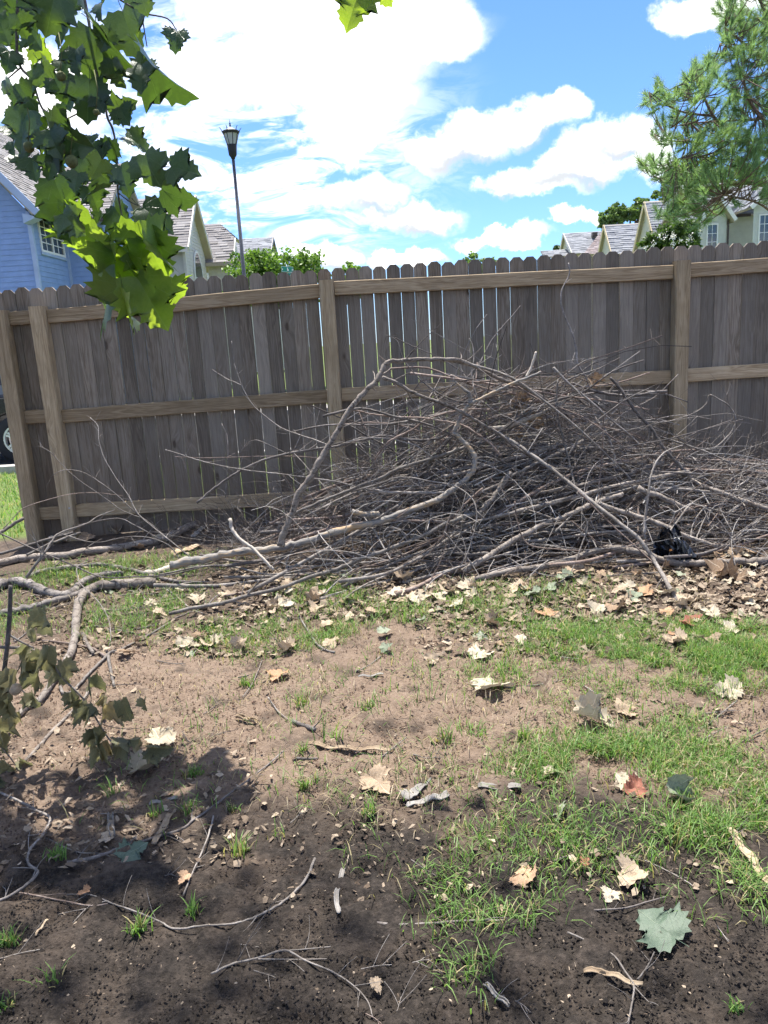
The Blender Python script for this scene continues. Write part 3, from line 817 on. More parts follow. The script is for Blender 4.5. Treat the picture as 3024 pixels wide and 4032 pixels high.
side_gable('grey_roofed_house', 'distant house with blue-grey roof just right of the lamp pole', -7.2, -12.5, 58, 60, 62, 8.0, 9.15, M['tan'], M['brownmetal'], M['shinglegrey'], 1)
rA, bA = side_gable('grey_roofed_house', 'farthest right-hand house with grey roof, roof vent and reddish hip', 18.35, 27, 72, 75, 77, 8.0, 9.95, M['yellowcream'], M['tantrim'], M['shinglegrey'], -1)
shingles(rA, bA, [(18.5, 69.5, 7.6), (23, 69.5, 7.6), (22.8, 72.6, 9.6), (20.8, 72.6, 9.6)], M['shinglered'], .5, .2, .03)
shingles(rA, bA, [(15.9, 73, 7.9), (18.3, 73, 7.9), (18.3, 74.6, 8.6), (15.9, 74.6, 8.6)], M['shinglegrey'], .5, .2, .03)
mb = MB(); v0 = at('T', 345, 430, 73.7); v1 = at('T', 378, 408, 73.7); mb.box((v0.x, 73.4, v0.z - .15), (v1.x, 74.0, v1.z)); mb.build('roof_vent', M['brownmetal'], rA, bA, off=bA)
side_gable('cream_gabled_house', 'warm cream house with grey shingle roof, middle of the right-hand row', 18.3, 25, 60.2, 61.95, 63.5, 6.85, 8.85, M['yellowcream'], M['ochretrim'], M['shinglegrey'], -1)
side_gable('cream_gabled_house', 'cream house with tall ochre-trimmed gable above the white-flowered bush', 19.62, 26, 54.7, 56.8, 58.9, 6.7, 9.6, M['yellowcream'], M['ochretrim'], M['shinglegrey'], -1)

def sage_house():
    base = Vector((19.5, 46, ZR)); r = add_house('sage_house', base, 'sage-green sided house behind the pine at the right edge')
    siding(r, base, (18.75, 46, 0), (1, 0, 0), (0, -1, 0), [(0, ZR), (1.65, ZR), (1.65, 7.05), (.83, 8.25), (0, 7.05)], .16, M['sage'], 3.8, [(.52, 1.18, 5.2, 6.72)])
    window(r, base, (18.75, 46, 0), (1, 0, 0), (0, -1, 0), .52, 1.18, 5.2, 6.72, 2, 3)
    siding(r, base, (20.4, 46, 0), (0, 1, 0), (1, 0, 0), [(0, ZR), (2.2, ZR), (2.2, 7.0), (0, 7.0)], .16, M['sage'], 3.8)
    siding(r, base, (18.75, 46, 0), (0, 1, 0), (-1, 0, 0), [(0, ZR), (8, ZR), (8, 7.0), (0, 7.0)], .16, M['sage'], 3.8)
    siding(r, base, (20.4, 48.2, 0), (1, 0, 0), (0, -1, 0), [(0, ZR), (3, ZR), (3, 7.4), (0, 7.4)], .16, M['sage'], 3.8)
    siding(r, base, (21.45, 45, 0), (1, 0, 0), (0, -1, 0), [(0, ZR), (4.4, ZR), (4.4, 7.5), (2.2, 9.3), (0, 7.5)], .16, M['sage'], 3.8, [(.3, 1.5, 5.0, 6.95)])
    window(r, base, (21.45, 45, 0), (1, 0, 0), (0, -1, 0), .3, 1.5, 5.0, 6.95, 4, 4)
    shingles(r, base, [(19.6, 45.6, 8.4), (20.75, 45.6, 6.75), (20.75, 50, 6.75), (19.6, 50, 8.4)], M['shinglegrey'], .5, .2, .03)
    shingles(r, base, [(18.4, 45.6, 6.75), (19.6, 45.6, 8.4), (19.6, 50, 8.4), (18.4, 50, 6.75)], M['shinglegrey'], .5, .2, .03)
    shingles(r, base, [(20.0, 47.8, 7.35), (27, 47.8, 7.35), (27, 52, 9.85), (20.0, 52, 9.85)], M['shinglegrey'], .5, .2, .03)
    shingles(r, base, [(27, 56.2, 7.35), (20.0, 56.2, 7.35), (20.0, 52, 9.85), (27, 52, 9.85)], M['shinglegrey'], .5, .2, .03)
    shingles(r, base, [(21.1, 44.6, 7.3), (23.65, 44.6, 9.5), (23.65, 50, 9.5), (21.1, 50, 7.3)], M['shinglegrey'], .5, .2, .03)
    bar(r, base, (20.5, 47.74, 7.3), (22.6, 47.74, 7.3), .1, .16, M['brownmetal'], 'gutter')
    bar(r, base, (20.47, 45.9, 3.), (20.47, 45.9, 6.9), .08, .08, M['brownmetal'], 'downspout', (0, 1, 0))
    bar(r, base, (18.75, 45.55, 7.05 - .3), (19.6, 45.55, 8.4), .05, .2, M['white'], 'rake_board')
    bar(r, base, (20.75, 45.55, 6.8), (19.6, 45.55, 8.4), .05, .2, M['white'], 'rake_board')
    bar(r, base, (21.1, 44.55, 7.28), (23.65, 44.55, 9.5), .05, .24, M['white'], 'rake_board')
sage_house()

# ------------------------------------------------------------------ street lamp, sign, parked car
def street_lamp():
    top = at('X', 820 + 222 * .3496, 450 + 60 * .3496, 16.); bx, by = -2.5, 16.
    zg = ZR; base = Vector((bx, by, zg)); r = empty('street_lamp', base)
    tag(r, 'tall dark lamp post with crown-shaped lantern behind the fence', 'street lamp')
    zt = top.z; s = .0185 * .1                         # metres per survey pixel
    s = .3496 * 16 / FP
    zz = lambda py: zt - (py - 60) * s
    mb = MB(); zp = zz(445)
    mb.lathe(base, [(.085, -.1), (.085, .5), (.06, .62), (.047, 1.2), (.029, zp - zg)], 14); mb.build('pole', M['polegrey'], r, base, True, base)
    mb = MB(); c = Vector((bx, by, 0))
    mb.lathe(c, [(.03, zz(446)), (.046, zz(425)), (.075, zz(405)), (.084, zz(360)), (.092, zz(312)), (.095, zz(303))], 12); mb.build('lantern_base', M['black'], r, base, True, base)
    gl = MB(); gl.lathe(c, [(.084, zz(303)), (.145, zz(196))], 8); gl.build('lantern_glass', M['lampglass'], r, base, False, base)
    for k in range(8):
        a = 2 * math.pi * (k + .5) / 8; d = Vector((math.cos(a), math.sin(a), 0))
        bb = MB(); bb.tube([c + d * .088 + Vector((0, 0, zz(305))), c + d * .15 + Vector((0, 0, zz(190)))], [.007, .007], 5); bb.build('lantern_rib', M['black'], r, base, False, base)
    rim = MB(); rim.lathe(c, [(.152, zz(200)), (.168, zz(178)), (.160, zz(172)), (.13, zz(172))], 16); rim.build('lantern_rim', M['black'], r, base, False, base)
    cap = MB(); cap.lathe(c, [(.14, zz(173)), (.08, zz(150)), (.02, zz(132)), (.008, zz(125))], 8); cap.build('lantern_cap', M['lampglass'], r, base, False, base)
    fin = MB(); fin.lathe(c, [(.012, zz(132)), (.018, zz(118)), (.008, zz(110)), (.020, zz(102)), (.007, zz(92)), (.004, zz(60))], 8); fin.build('finial', M['black'], r, base, True, base)
    for k in range(6):
        a = 2 * math.pi * (k + .3) / 6; d = Vector((math.cos(a), math.sin(a), 0))
        pts = [c + d * .16 + Vector((0, 0, zz(185))), c + d * .172 + Vector((0, 0, zz(165))), c + d * .195 + Vector((0, 0, zz(145))), c + d * .215 + Vector((0, 0, zz(138)))]
        bb = MB(); bb.tube(pts, [.009, .008, .006, .004], 5); bb.build('crown_spike', M['black'], r, base, False, base)
street_lamp()

def street_sign():
    Y = 29.; s = .21 * Y / FP
    c = at('X', 1050 + 470 * .21, 1020 + 250 * .21, Y); base = Vector((c.x, Y, ZR)); r = empty('street_sign', base)
    tag(r, 'green street name sign with two blades showing over the pickets', 'sign')
    mb = MB(); mb.lathe((c.x, Y, 0), [(.028, ZR), (.028, c.z + .02)], 8); mb.build('pole', M['steel'], r, base, False, base)
    def blade(a, b_, z0, z1, thick=.012):
        a = Vector((a[0], a[1], 0)); b_ = Vector((b_[0], b_[1], 0)); t = (b_ - a).normalized(); n = Vector((t.y, -t.x, 0))
        if n.y > 0: n = -n
        z0v = Vector((0, 0, z0)); h = Vector((0, 0, z1 - z0))
        m1 = MB(); m1.prism([a + z0v, b_ + z0v, b_ + z0v + h, a + z0v + h], n * -thick); bl = m1.build('blade', M['signgreen'], r, base, off=base)
        def mark(u0, u1, v0, v1):
            m2 = MB(); L = (b_ - a)
            P = lambda u, v: a + L * u + z0v + h * v + n * .003
            m2.face([P(u0, v0), P(u1, v0), P(u1, v1), P(u0, v1)]); return m2
        for q in ((0, 1, 0, .05), (0, 1, .95, 1), (0, .015, .05, .95), (.985, 1, .05, .95)): mark(*q).build('border', M['signwhite'], bl, base, off=base)
        return bl, mark
    x0, x1 = at('X', 1050 + 285 * .21, 1049, Y).x, at('X', 1050 + 482 * .21, 1049, Y).x
    zt, zb = at('X', 1130, 1020 + 138 * .21, Y).z, at('X', 1130, 1020 + 245 * .21, Y).z
    bl, mk = blade((x0, Y - .2), (x1, Y + .25), zb, zt)
    for q in ((.05, .11, .35, .6), (.47, .55, .22, .8), (.55, .60, .22, .5), (.86, .97, .30, .42), (.86, .97, .48, .6)):
        mk(*q).build('print', M['signwhite'], bl, base, off=base)
    x0, x1 = at('X', 1050 + 208 * .21, 1080, Y).x, at('X', 1050 + 527 * .21, 1075, Y).x
    bl, mk = blade((x0, Y + .05), (x1, Y - .05), zb - .27, zb - .03)
    for q in ((.72, .76, .3, .7), (.80, .83, .3, .75), (.84, .87, .3, .6)): mk(*q).build('print', M['signwhite'], bl, base, off=base)
street_sign()

def parked_car():
    wc = at('X', 71, 1742, 13.0); tr = .40; zg = ZR + .012
    wx, y0 = wc.x, 13.0; base = Vector((wx, y0 + .9, zg)); r = empty('parked_car', base)
    tag(r, 'black car with silver alloy wheel parked beyond the left end of the fence', 'car')
    W = 1.85
    # body: side outline (x forward to the right end), extruded across, with wheel arches
    def arch(cx): return [(cx + .47 * math.cos(a), tr + .47 * math.sin(a)) for a in [math.radians(d) for d in range(0, 181, 20)]]
    xr, xl = wx, wx - 2.75
    low = [(xr + .95, .32)] + [(p[0], max(p[1], .3)) for p in arch(xr)] + [(p[0], max(p[1], .3)) for p in arch(xl)] + [(xl - .95, .34)]
    up = [(xl - 1.0, .62), (xl - .98, .95), (xl - .75, 1.08), (xl + .0, 1.12), (xr + .35, 1.12), (xr + .85, 1.02), (xr + .98, .85), (xr + 1.0, .55)]
    prof = low + up
    mb = MB(); mb.prism([(x, y0 + .02, zg + z) for x, z in prof], (0, W - .04, 0))
    body = mb.build('body', M['carpaint'], r, base, off=base)
    bv = body.modifiers.new('bevel', 'BEVEL'); bv.width = .03; bv.segments = 2; bv.limit_method = 'ANGLE'
    cabp = [(xl - .72, 1.10), (xl - .45, 1.62), (xl - .1, 1.74), (xr - .9, 1.74), (xr - .45, 1.62), (xr + .3, 1.10)]
    mb = MB(); n = len(cabp); A_ = [Vector((x, y0 + .06 + (z - 1.1) * .2, zg + z)) for x, z in cabp]; B_ = [Vector((x, y0 + W - .06 - (z - 1.1) * .2, zg + z)) for x, z in cabp]
    mb.face(A_); mb.face(B_[::-1])
    for i in range(n): mb.face([A_[i], B_[i], B_[(i + 1) % n], A_[(i + 1) % n]])
    mb.build('cabin', M['carpaint'], r, base, off=base)
    for (xa, xb, xc, xd) in ((xl - .52, xl + .75, xl + .75, xl - .28), (xl + .83, xr - .02, xr - .48, xl + .83)):
        g = MB(); f = lambda x, z: (x, y0 + .055 + (z - 1.1) * .2, zg + z)
        g.face([f(xa, 1.16), f(xb, 1.16), f(xc, 1.62), f(xd, 1.62)]); g.build('side_window', M['glass'], r, base, off=base)
    for (xw, yw, sg) in ((xr, y0, -1), (xl, y0, -1), (xr, y0 + W, 1), (xl, y0 + W, 1)):
        c = Vector((xw, yw, zg + tr)); mb = MB(); b0 = 0
        prof = [(.245, .10), (.30, .115), (.37, .11), (.40, .075), (.40, -.075), (.37, -.11), (.245, -.10)]
        S_ = 28
        for rr, yy in prof:
            for k in range(S_):
                a = 2 * math.pi * k / S_; mb.v.append(c + Vector((rr * math.cos(a), yy + sg * -.11 + (0), rr * math.sin(a))))
        for i in range(len(prof) - 1):
            for k in range(S_): mb.f.append([i * S_ + k, i * S_ + (k + 1) % S_, (i + 1) * S_ + (k + 1) % S_, (i + 1) * S_ + k]); mb.mi.append(0)
        wh = mb.build('wheel', M['rubber'], r, base, True, base)
        rb = MB(); yo = yw + sg * (-.11 + .085)
        ring = [[c + Vector((q * math.cos(2 * math.pi * k / S_), yo - c.y + dy, q * math.sin(2 * math.pi * k / S_))) for k in range(S_)] for q, dy in ((.248, 0), (.248, sg * .012), (.215, sg * .012), (.205, -sg * .05))]
        for i in range(3):
            for k in range(S_): rb.face([ring[i][k], ring[i][(k + 1) % S_], ring[i + 1][(k + 1) % S_], ring[i + 1][k]])
        for k in range(10):
            a = 2 * math.pi * (k // 2) / 5 + (.13 if k % 2 else -.13) + .1
            d = Vector((math.cos(a), 0, math.sin(a))); t = Vector((-math.sin(a), 0, math.cos(a))) * .018
            p0 = c + d * .05; p1 = c + d * .212
            o_ = Vector((0, yo - c.y - sg * .02, 0)); rb.prism([p0 + t + o_, p1 + t + o_, p1 - t + o_, p0 - t + o_], (0, sg * .026, 0))
        hub = [c + Vector((.06 * math.cos(2 * math.pi * k / 12), yo - c.y - sg * .02, .06 * math.sin(2 * math.pi * k / 12))) for k in range(12)]
        rb.prism(hub, (0, sg * .034, 0))
        rb.build('rim', M['alloy'], wh, base, False, base)
    for yy in (y0 + .2, y0 + W - .5):
        for xx, nm, mt in ((xr + .96, 'headlight', M['lampglass']), (xl - 1.02, 'tail_light', M['orange'])):
            g = MB(); g.box((xx - .02, yy, zg + .74), (xx + .05, yy + .3, zg + .88)); g.build(nm, mt, r, base, False, base)
parked_car()
# ------------------------------------------------------------------ leaves
_OUT = [(0, .02), (.10, -.06), (.22, -.05), (.33, -.11), (.37, .02), (.50, .04), (.48, .14), (.63, .20), (.55, .29), (.68, .43), (.52, .42), (.46, .50),
        (.33, .47), (.30, .57), (.38, .64), (.27, .69), (.25, .80), (.12, .86), (0, 1.0)]
def leaf_mesh(name, mat, fold=.15, droop=.5, curl=.1, wave=.03, width=1., seed=0, roll=0., stem=.28):
    """a sycamore leaf of length 1: lobed and toothed, folded on its midrib; base at the origin, tip along +Y, face +Z"""
    rs = random.Random(seed); V = []; F = []
    ph = [rs.uniform(0, 6.3) for _ in range(4)]
    n = len(_OUT); my = [i / (n - 1) for i in range(n)]
    jit = [(1 + rs.uniform(-.07, .07), rs.uniform(-.025, .025)) for _ in _OUT]
    def bend(x, y):
        z = abs(x) * fold + curl * (x * x * 1.6 + max(0, y - .6) ** 2) + wave * (math.sin(7 * x + ph[0]) * math.sin(5 * y + ph[1]) + .6 * math.sin(13 * x + ph[2]) * math.sin(11 * y + ph[3]))
        if roll:
            a = x * roll; x = math.sin(a) / roll if abs(roll) > 1e-3 else x; z += (1 - math.cos(a)) / roll * (1)
        a = droop * y
        if abs(droop) > 1e-3:
            r = 1 / droop; return (x, (r + -z * 0 - 0) * math.sin(a) + z * math.sin(a), -r * (1 - math.cos(a)) + z * math.cos(a))
        return (x, y, z)
    for side in (1, -1):
        rows = []
        for i, (x, y) in enumerate(_OUT):
            jx, jy = jit[i] if side > 0 else jit[-i - 1]
            x = x * side * width * jx; y = y + (jy if 0 < i < n - 1 else 0)
            yy = .02 + .98 * my[i] ** 1.1
            row = []
            for t in (0, .34, .67, 1):
                row.append(len(V)); V.append(bend(x * t, yy * (1 - t) + y * t))
            rows.append(row)
        for i in range(n - 1):
            for k in range(3):
                q = [rows[i][k], rows[i][k + 1], rows[i + 1][k + 1], rows[i + 1][k]]
                F.append(q if side > 0 else q[::-1])
    if stem:
        b0 = len(V)
        for (px, py, pz) in ((0, .04, 0), (.02, -stem * .5, .03), (0, -stem, .1)):
            for k in range(3):
                a = 2.1 * k; V.append((px + .009 * math.cos(a), py, pz + .009 * math.sin(a) - .005))
        for i in range(2):
            for k in range(3): F.append([b0 + i * 3 + k, b0 + i * 3 + (k + 1) % 3, b0 + (i + 1) * 3 + (k + 1) % 3, b0 + (i + 1) * 3 + k])
    return mesh_from(name, V, F, mat, True)
def leaf_matrix(base, tip, normal, yaw=0.):
    t = (tip - base); L = t.length; t.normalize()
    n = (normal - t * normal.dot(t)).normalized(); x = t.cross(n)
    n2 = n * math.cos(yaw) + x * math.sin(yaw); x = t.cross(n2)
    m_ = Matrix((x * L, t * L, n2 * L)).transposed().to_4x4(); m_.translation = base
    return m_
def poly_tube(mb, tile, pts, Y, w0, w1, sides=6, rough=.05, npf=4):
    P = []
    for i, p in enumerate(pts):
        t = i / max(1, len(pts) - 1); yv = Y[0] + (Y[1] - Y[0]) * t if isinstance(Y, tuple) else Y
        P.append((at(tile, p[0], p[1], yv), (w0 + (w1 - w0) * t) * TL[tile][2] * yv / FP / 2))
    a, r_ = spline(P, npf); mb.tube(a, r_, sides, rough=rough)

# ------------------------------------------------------------------ the sycamore whose branch hangs into view at the left; its crown shades the yard
def sycamore():
    base = Vector((-5.2, .6, -.05)); r = empty('sycamore_tree', base)
    tag(r, 'sycamore tree with lobed green leaves hanging down at the upper left', 'tree')
    mb = MB(); P = [((-5.2, .6, -.1), .30), ((-5.15, .6, .6), .23), ((-5.1, .7, 2.2), .2), ((-4.9, .8, 3.8), .17), ((-4.5, 1.0, 5.6), .13), ((-4.0, 1.2, 8.0), .06)]
    a, rr = spline(P, 5); mb.tube(a, rr, 12, rough=.04); mb.build('trunk', M['log'], r, base, True, base)
    limbs = [[((-4.95, .75, 3.5), .11), ((-3.8, 1.4, 4.6), .085), ((-2.4, 1.2, 5.0), .06), ((-1.0, .6, 5.2), .04), ((.6, .2, 5.4), .02)],
             [((-4.7, .9, 4.6), .10), ((-3.4, .2, 5.8), .07), ((-1.6, -.6, 6.2), .045), ((.8, -1.2, 6.4), .02)],
             [((-4.4, 1.0, 5.8), .09), ((-3.0, 2.0, 7.0), .06), ((-1.2, 2.8, 7.5), .035), ((.4, 3.1, 7.8), .015)],
             [((-5.0, .7, 3.0), .09), ((-5.6, -1.2, 4.2), .06), ((-5.6, -3.2, 5.0), .03)],
             [((-3.8, 1.4, 4.6), .05), ((-2.9, 2.1, 4.3), .032), ((-2.1, 2.6, 3.6), .02), ((-1.62, 2.75, 3.1), .013), ((-1.45, 2.78, 2.72), .009)]]
    for L in limbs:
        mb = MB(); a, rr = spline(L, 5); mb.tube(a, rr, 8, rough=.05); mb.build('branch', M['log'], r, base, True, base)
    # twigs in view
    tw = [([(115, -60), (112, 0), (105, 300), (130, 420), (200, 500), (250, 650), (300, 720)], 20, 12), ([(520, -40), (560, 180), (610, 490), (650, 580), (665, 720), (700, 800), (720, 900), (730, 1050), (735, 1200), (750, 1300), (780, 1450), (800, 1600)], 18, 9),
          ([(700, -40), (750, 0), (890, 80), (1040, 115), (1100, 190)], 12, 6), ([(880, 78), (900, 200), (915, 290)], 9, 6), ([(735, 1200), (800, 1250), (860, 1280)], 7, 5), ([(735, 1060), (900, 1050), (1000, 1040), (1055, 1038)], 8, 5),
          ([(660, 640), (500, 700), (380, 760), (300, 800)], 10, 6), ([(1010, 1050), (1040, 1090), (1070, 1150)], 9, 5), ([(130, 420), (60, 480), (20, 520)], 9, 5)]
    for pts, w0, w1 in tw:
        mb = MB(); poly_tube(mb, 'L', pts, 2.8, w0, w1, 6); mb.build('twig', M['twig_dark'], r, base, True, base)
    H = [(760, 1780, 725, 2105, 0), (850, 1720, 1050, 2080, .25), (1000, 1790, 1180, 1868, .5), (730, 1800, 500, 1960, -.3), (800, 1560, 800, 1815, .2), (890, 1490, 1140, 1605, -.2),
         (900, 1470, 1040, 1770, .1), (840, 1380, 850, 1650, -.3), (870, 1280, 1090, 1445, 0), (1050, 1038, 1245, 1068, .15), (990, 1170, 1215, 1320, 1.2), (690, 1480, 650, 1640, .2),
         (710, 1270, 790, 1475, .5), (470, 1380, 490, 1600, -.4), (570, 1350, 520, 1560, .1), (330, 1100, 445, 1400, -.35), (390, 1320, 505, 1475, .4), (400, 1245, 355, 1545, 1.35),
         (200, 975, 215, 1135, .3), (335, 970, 290, 1135, -.2), (480, 950, 685, 1155, .6), (740, 1020, 830, 1245, -.45), (890, 950, 990, 1185, 0),
         (770, 850, 945, 897, -.3), (700, 860, 680, 1045, .3), (645, 880, 630, 995, .1), (570, 840, 530, 920, .4), (310, 800, 80, 870, -.75), (300, 800, 530, 955, .75), (300, 805, 370, 985, -.1),
         (325, 725, 340, 895, 1.3), (170, 690, 5, 695, .2), (180, 660, 90, 985, -.2), (110, 510, 230, 710, .6), (30, 490, 65, 645, .7), (245, 380, 355, 610, .55), (560, 480, 525, 780, -.1),
         (690, 720, 860, 615, .2), (740, 660, 800, 775, 0), (600, 180, 565, 565, .05), (700, 360, 735, 590, .3), (880, 290, 1145, 735, 1.1), (760, 50, 850, 380, .2), (890, 390, 850, 560, .1),
         (570, 130, 785, 475, 1.15), (520, -30, 548, 180, 1.2), (850, -90, 925, 85, .1), (1100, 188, 1088, 305, .1), (350, -60, 270, 245, -.15), (460, 90, 325, 305, .5), (190, 270, 330, 395, .7),
         (60, 310, 55, 430, -.4), (60, -20, 15, 210, .3), (100, 80, 185, 255, -.5), (180, 170, 245, 315, .4), (-20, 90, 60, 265, .1), (130, -60, 60, 155, -.2), (240, -50, 200, 190, .3),
         (430, -40, 400, 125, -.4), (650, 10, 575, 105, .8), (370, 330, 465, 365, .3), (380, 370, 400, 505, .2), (600, 590, 645, 705, .1), (375, 640, 400, 725, 0), (110, 960, 150, 1025, .1),
         (85, 880, 60, 960, .4), (40, 775, 80, 845, 0), (490, 1070, 450, 1185, -.3), (610, 1090, 655, 1165, .2), (690, 1165, 480, 1205, .9), (720, 1590, 590, 1850, -.15), 
         (640, 1320, 560, 1410, .4), (540, 1150, 640, 1330, -.2), (640, 980, 560, 1120, -.3), (450, 560, 420, 700, .5), (330, 480, 420, 640, -.4), (480, 300, 440, 450, .3), (60, 180, 110, 330, .5), (680, 180, 620, 330, -.3)]
    meshes = [leaf_mesh('leaf', M['leaf'], random.uniform(.1, .35), random.uniform(.3, 1.2), random.uniform(-.05, .2), .02, random.uniform(.85, 1.08), s) for s in range(12)]
    old = [me.copy() for me in meshes]
    for me in old: me.materials[0] = M['leaf_shaded']  # same leaves with shade painted in, for the upper branch
    n = 0
    for (bx, by, tx, ty, yaw) in H:
        Y = 2.8 + random.uniform(-.22, .22)
        if by > 1400: Y = 2.72 + random.uniform(-.08, .1)
        p0 = at('L', bx, by, Y + random.uniform(-.03, .03)); p1 = at('L', tx, ty, Y + random.uniform(.06, .15) if by > 1330 else Y - random.uniform(.0, .05)); 
        nn = Vector((random.uniform(-.35, .35), -1, random.uniform(.1, .6)))
        c_ = (p0 + p1) / 2; f_ = 1. if by > 1330 else .9; p0, p1 = c_ + (p0 - c_) * f_, c_ + (p1 - c_) * f_
        o = link('leaf', (meshes if by > 1330 or n % 23 == 4 else old)[n % 12], r, mat=leaf_matrix(p0, p1, nn, yaw + random.uniform(-.15, .15))); n += 1
    for (x, y, s) in ((720, -60, 90), (-30, 640, 60)):
        pass
    p0 = at('X', 1425, -50, 2.7); p1 = at('X', 1350, 98, 2.66)
    link('leaf', meshes[3], r, mat=leaf_matrix(p0, p1, Vector((.1, -1, .3)), .1))
    p0 = at('X', 1500, -70, 2.7); p1 = at('X', 1525, 34, 2.7)
    link('leaf', meshes[5], r, mat=leaf_matrix(p0, p1, Vector((.1, -1, .3)), .9))
    for (x, y, d) in ((445, 1005, 70), (380, 475, 52), (180, 915, 60), (600, 700, 36)):
        Y = 2.62; c = at('L', x, y, Y); rad = d * .6329 * Y / FP / 2; mb = MB()
        prof = [(max(.001, rad * math.sin(math.pi * i / 10)), -rad * math.cos(math.pi * i / 10)) for i in range(11)]
        mb.lathe(c, prof, 16); mb.v = [c + (v - c) * random.uniform(.93, 1.06) for v in mb.v]
        mb.tube([c + Vector((0, 0, rad)), c + Vector((.01, .01, rad + .06)), c + Vector((0, .03, rad + .12))], [.0018] * 3, 4)
        mb.build('seed_ball', M['seed'], r, base, True, base)
    # unseen crown overhead, its leaves set and thinned to shape the shade
    rs = np.random.RandomState(5)
    V = []; F = []
    goal = [at('L', 740, 1950, 2.75), at('L', 980, 1650, 2.75), at('L', 1150, 1050, 2.75), at('L', 470, 1500, 2.8), at('L', 1000, 1850, 2.75), at('L', 950, 1350, 2.75), at('L', 560, 1750, 2.75)]
    def leaf6(p, L):
        if any(((p - g_) - SUN * (p - g_).dot(SUN)).length < .34 for g_ in goal): return   # gap cut so the sun reaches the hanging branch
        if p.z < 1.3 + .47 * max(p.y, 0) + .06 * p.x + .45: return
        n_ = Vector((rs.normal(0, .5), rs.normal(0, .5), 1)).normalized(); u = n_.orthogonal().normalized()
        u = (Matrix.Rotation(rs.uniform(0, 6.28), 3, n_) @ u); v = n_.cross(u)
        b0 = len(V); V.extend([p - v * L, p + u * L * .95 - v * L * .2, p + u * L * .5 + v * L * .5, p + v * L * 1.1, p - u * L * .5 + v * L * .5, p - u * L * .95 - v * L * .2])
        F.append([b0 + i for i in range(6)])
    # loose upper leaves added along the sun's path to shade the ground near the viewer
    for i in range(23000):
        gx = rs.uniform(-4.5, 5.); gy = rs.uniform(-1.5, 5.6); z = rs.uniform(6.2, 9.4)
        lai = 1.2 - 1.2 * float(sstep(1.0, 1.9, gy + .2 * math.sin(gx * 2.1) + .2 * gx))
        if rs.rand() * 2.4 < lai: leaf6(Vector((gx + z * SUN.x / SUN.z, gy + z * SUN.y / SUN.z, z)), rs.uniform(.03, .05))
    # clumps on the lower limbs, over and behind the viewer
    for i in range(90):
        c = Vector((rs.uniform(-7., 1.5), rs.uniform(-3.5, 1.2), rs.uniform(4.4, 6.5))); s = rs.uniform(.35, .75)
        for _ in range(30):
            d = Vector(rs.normal(0, 1, 3)); d.normalize(); leaf6(c + Vector((d.x, d.y, d.z * .6)) * s * (rs.rand() ** .4), rs.uniform(.08, .13))
    # unseen leaves added sunward of the hanging branch to shade its upper part
    for i in range(420):
        g_ = at('L', rs.uniform(-100, 700), rs.uniform(-200, 1050), 2.8); leaf6(g_ + SUN * rs.uniform(2.2, 4.5) + Vector(rs.normal(0, .12, 3)), rs.uniform(.06, .1))
    o = link('crown', mesh_from('crown', rel(V, base), F, M['canopy']), r); o['kind'] = 'stuff'
sycamore()

# ------------------------------------------------------------------ other trees
def foliage_mesh(name, blobs, nleaf, size, cols, rs, base, shell=.55, mat=None):
    """leaf-sized faces in clumps through ellipsoids [(centre, (rx,ry,rz))]"""
    V = []; F = []; C_ = []
    vol = np.array([b_[1][0] * b_[1][2] for b_ in blobs]); vol = vol / vol.sum()
    for (c, rad), wt in zip(blobs, vol):
        k = int(nleaf * wt); ncl = max(4, k // 28)
        cc = rs.normal(0, 1, (ncl, 3)); cc /= np.linalg.norm(cc, axis=1)[:, None]; cc *= (shell + (1.05 - shell) * rs.rand(ncl, 1) ** .6)
        ct = rs.uniform(0, 1, ncl)
        for i in range(k):
            j = rs.randint(ncl); q = cc[j] + rs.normal(0, .13, 3)
            p = Vector((c[0] + q[0] * rad[0], c[1] + q[1] * rad[1], c[2] + q[2] * rad[2]))
            n_ = Vector(rs.normal(0, 1, 3)) + Vector((0, -.2, .6)); n_.normalize(); u = n_.orthogonal().normalized()
            u = Matrix.Rotation(rs.uniform(0, 6.28), 3, n_) @ u; v = n_.cross(u); L = size * rs.uniform(.6, 1.3)
            b0 = len(V); V += [p - v * L, p + u * L * .6, p + v * L, p - u * L * .6]; F.append([b0, b0 + 1, b0 + 2, b0 + 3])
            t = np.clip(ct[j] * .6 + rs.rand() * .4, 0, 1); col = np.array(cols[0]) * (1 - t) + np.array(cols[1]) * t; C_ += [col] * 4
    return mesh_from(name, rel(V, base), F, mat or M['foliage'], False, np.array(C_))
def tree(name, label, cat, foot, blobs, nleaf, size, cols, seed, trunk_r=.12, group=None, shell=.55):
    rs = np.random.RandomState(seed); base = Vector((foot[0], foot[1], float(gz(foot[0], foot[1])))); r = empty(name, base)
    tag(r, label, cat, group)
    cz = sum(b_[0][2] for b_ in blobs) / len(blobs)
    mb = MB(); fork = Vector((base.x, base.y, base.z + (cz - base.z) * .55))
    a, rr = spline([(base - Vector((0, 0, .1)), trunk_r * 1.3), (base.lerp(fork, .4) + Vector((.05, 0, 0)), trunk_r), (fork, trunk_r * .8)], 4); mb.tube(a, rr, 8, rough=.06)
    for (c, rad) in blobs:
        c = Vector(c)
        for k in range(3):
            e = c + Vector((rs.uniform(-.6, .6) * rad[0], rs.uniform(-.6, .6) * rad[1], rs.uniform(-.2, .7) * rad[2]))
            a, rr = spline([(fork, trunk_r * .55), (fork.lerp(c, .6), trunk_r * .35), (e, trunk_r * .1)], 4); mb.tube(a, rr, 5)
    mb.build('trunk', M['trunk'], r, base, True, base)
    link('crown', foliage_mesh('crown', blobs, nleaf, size, cols, rs, base, shell), r)
    return r
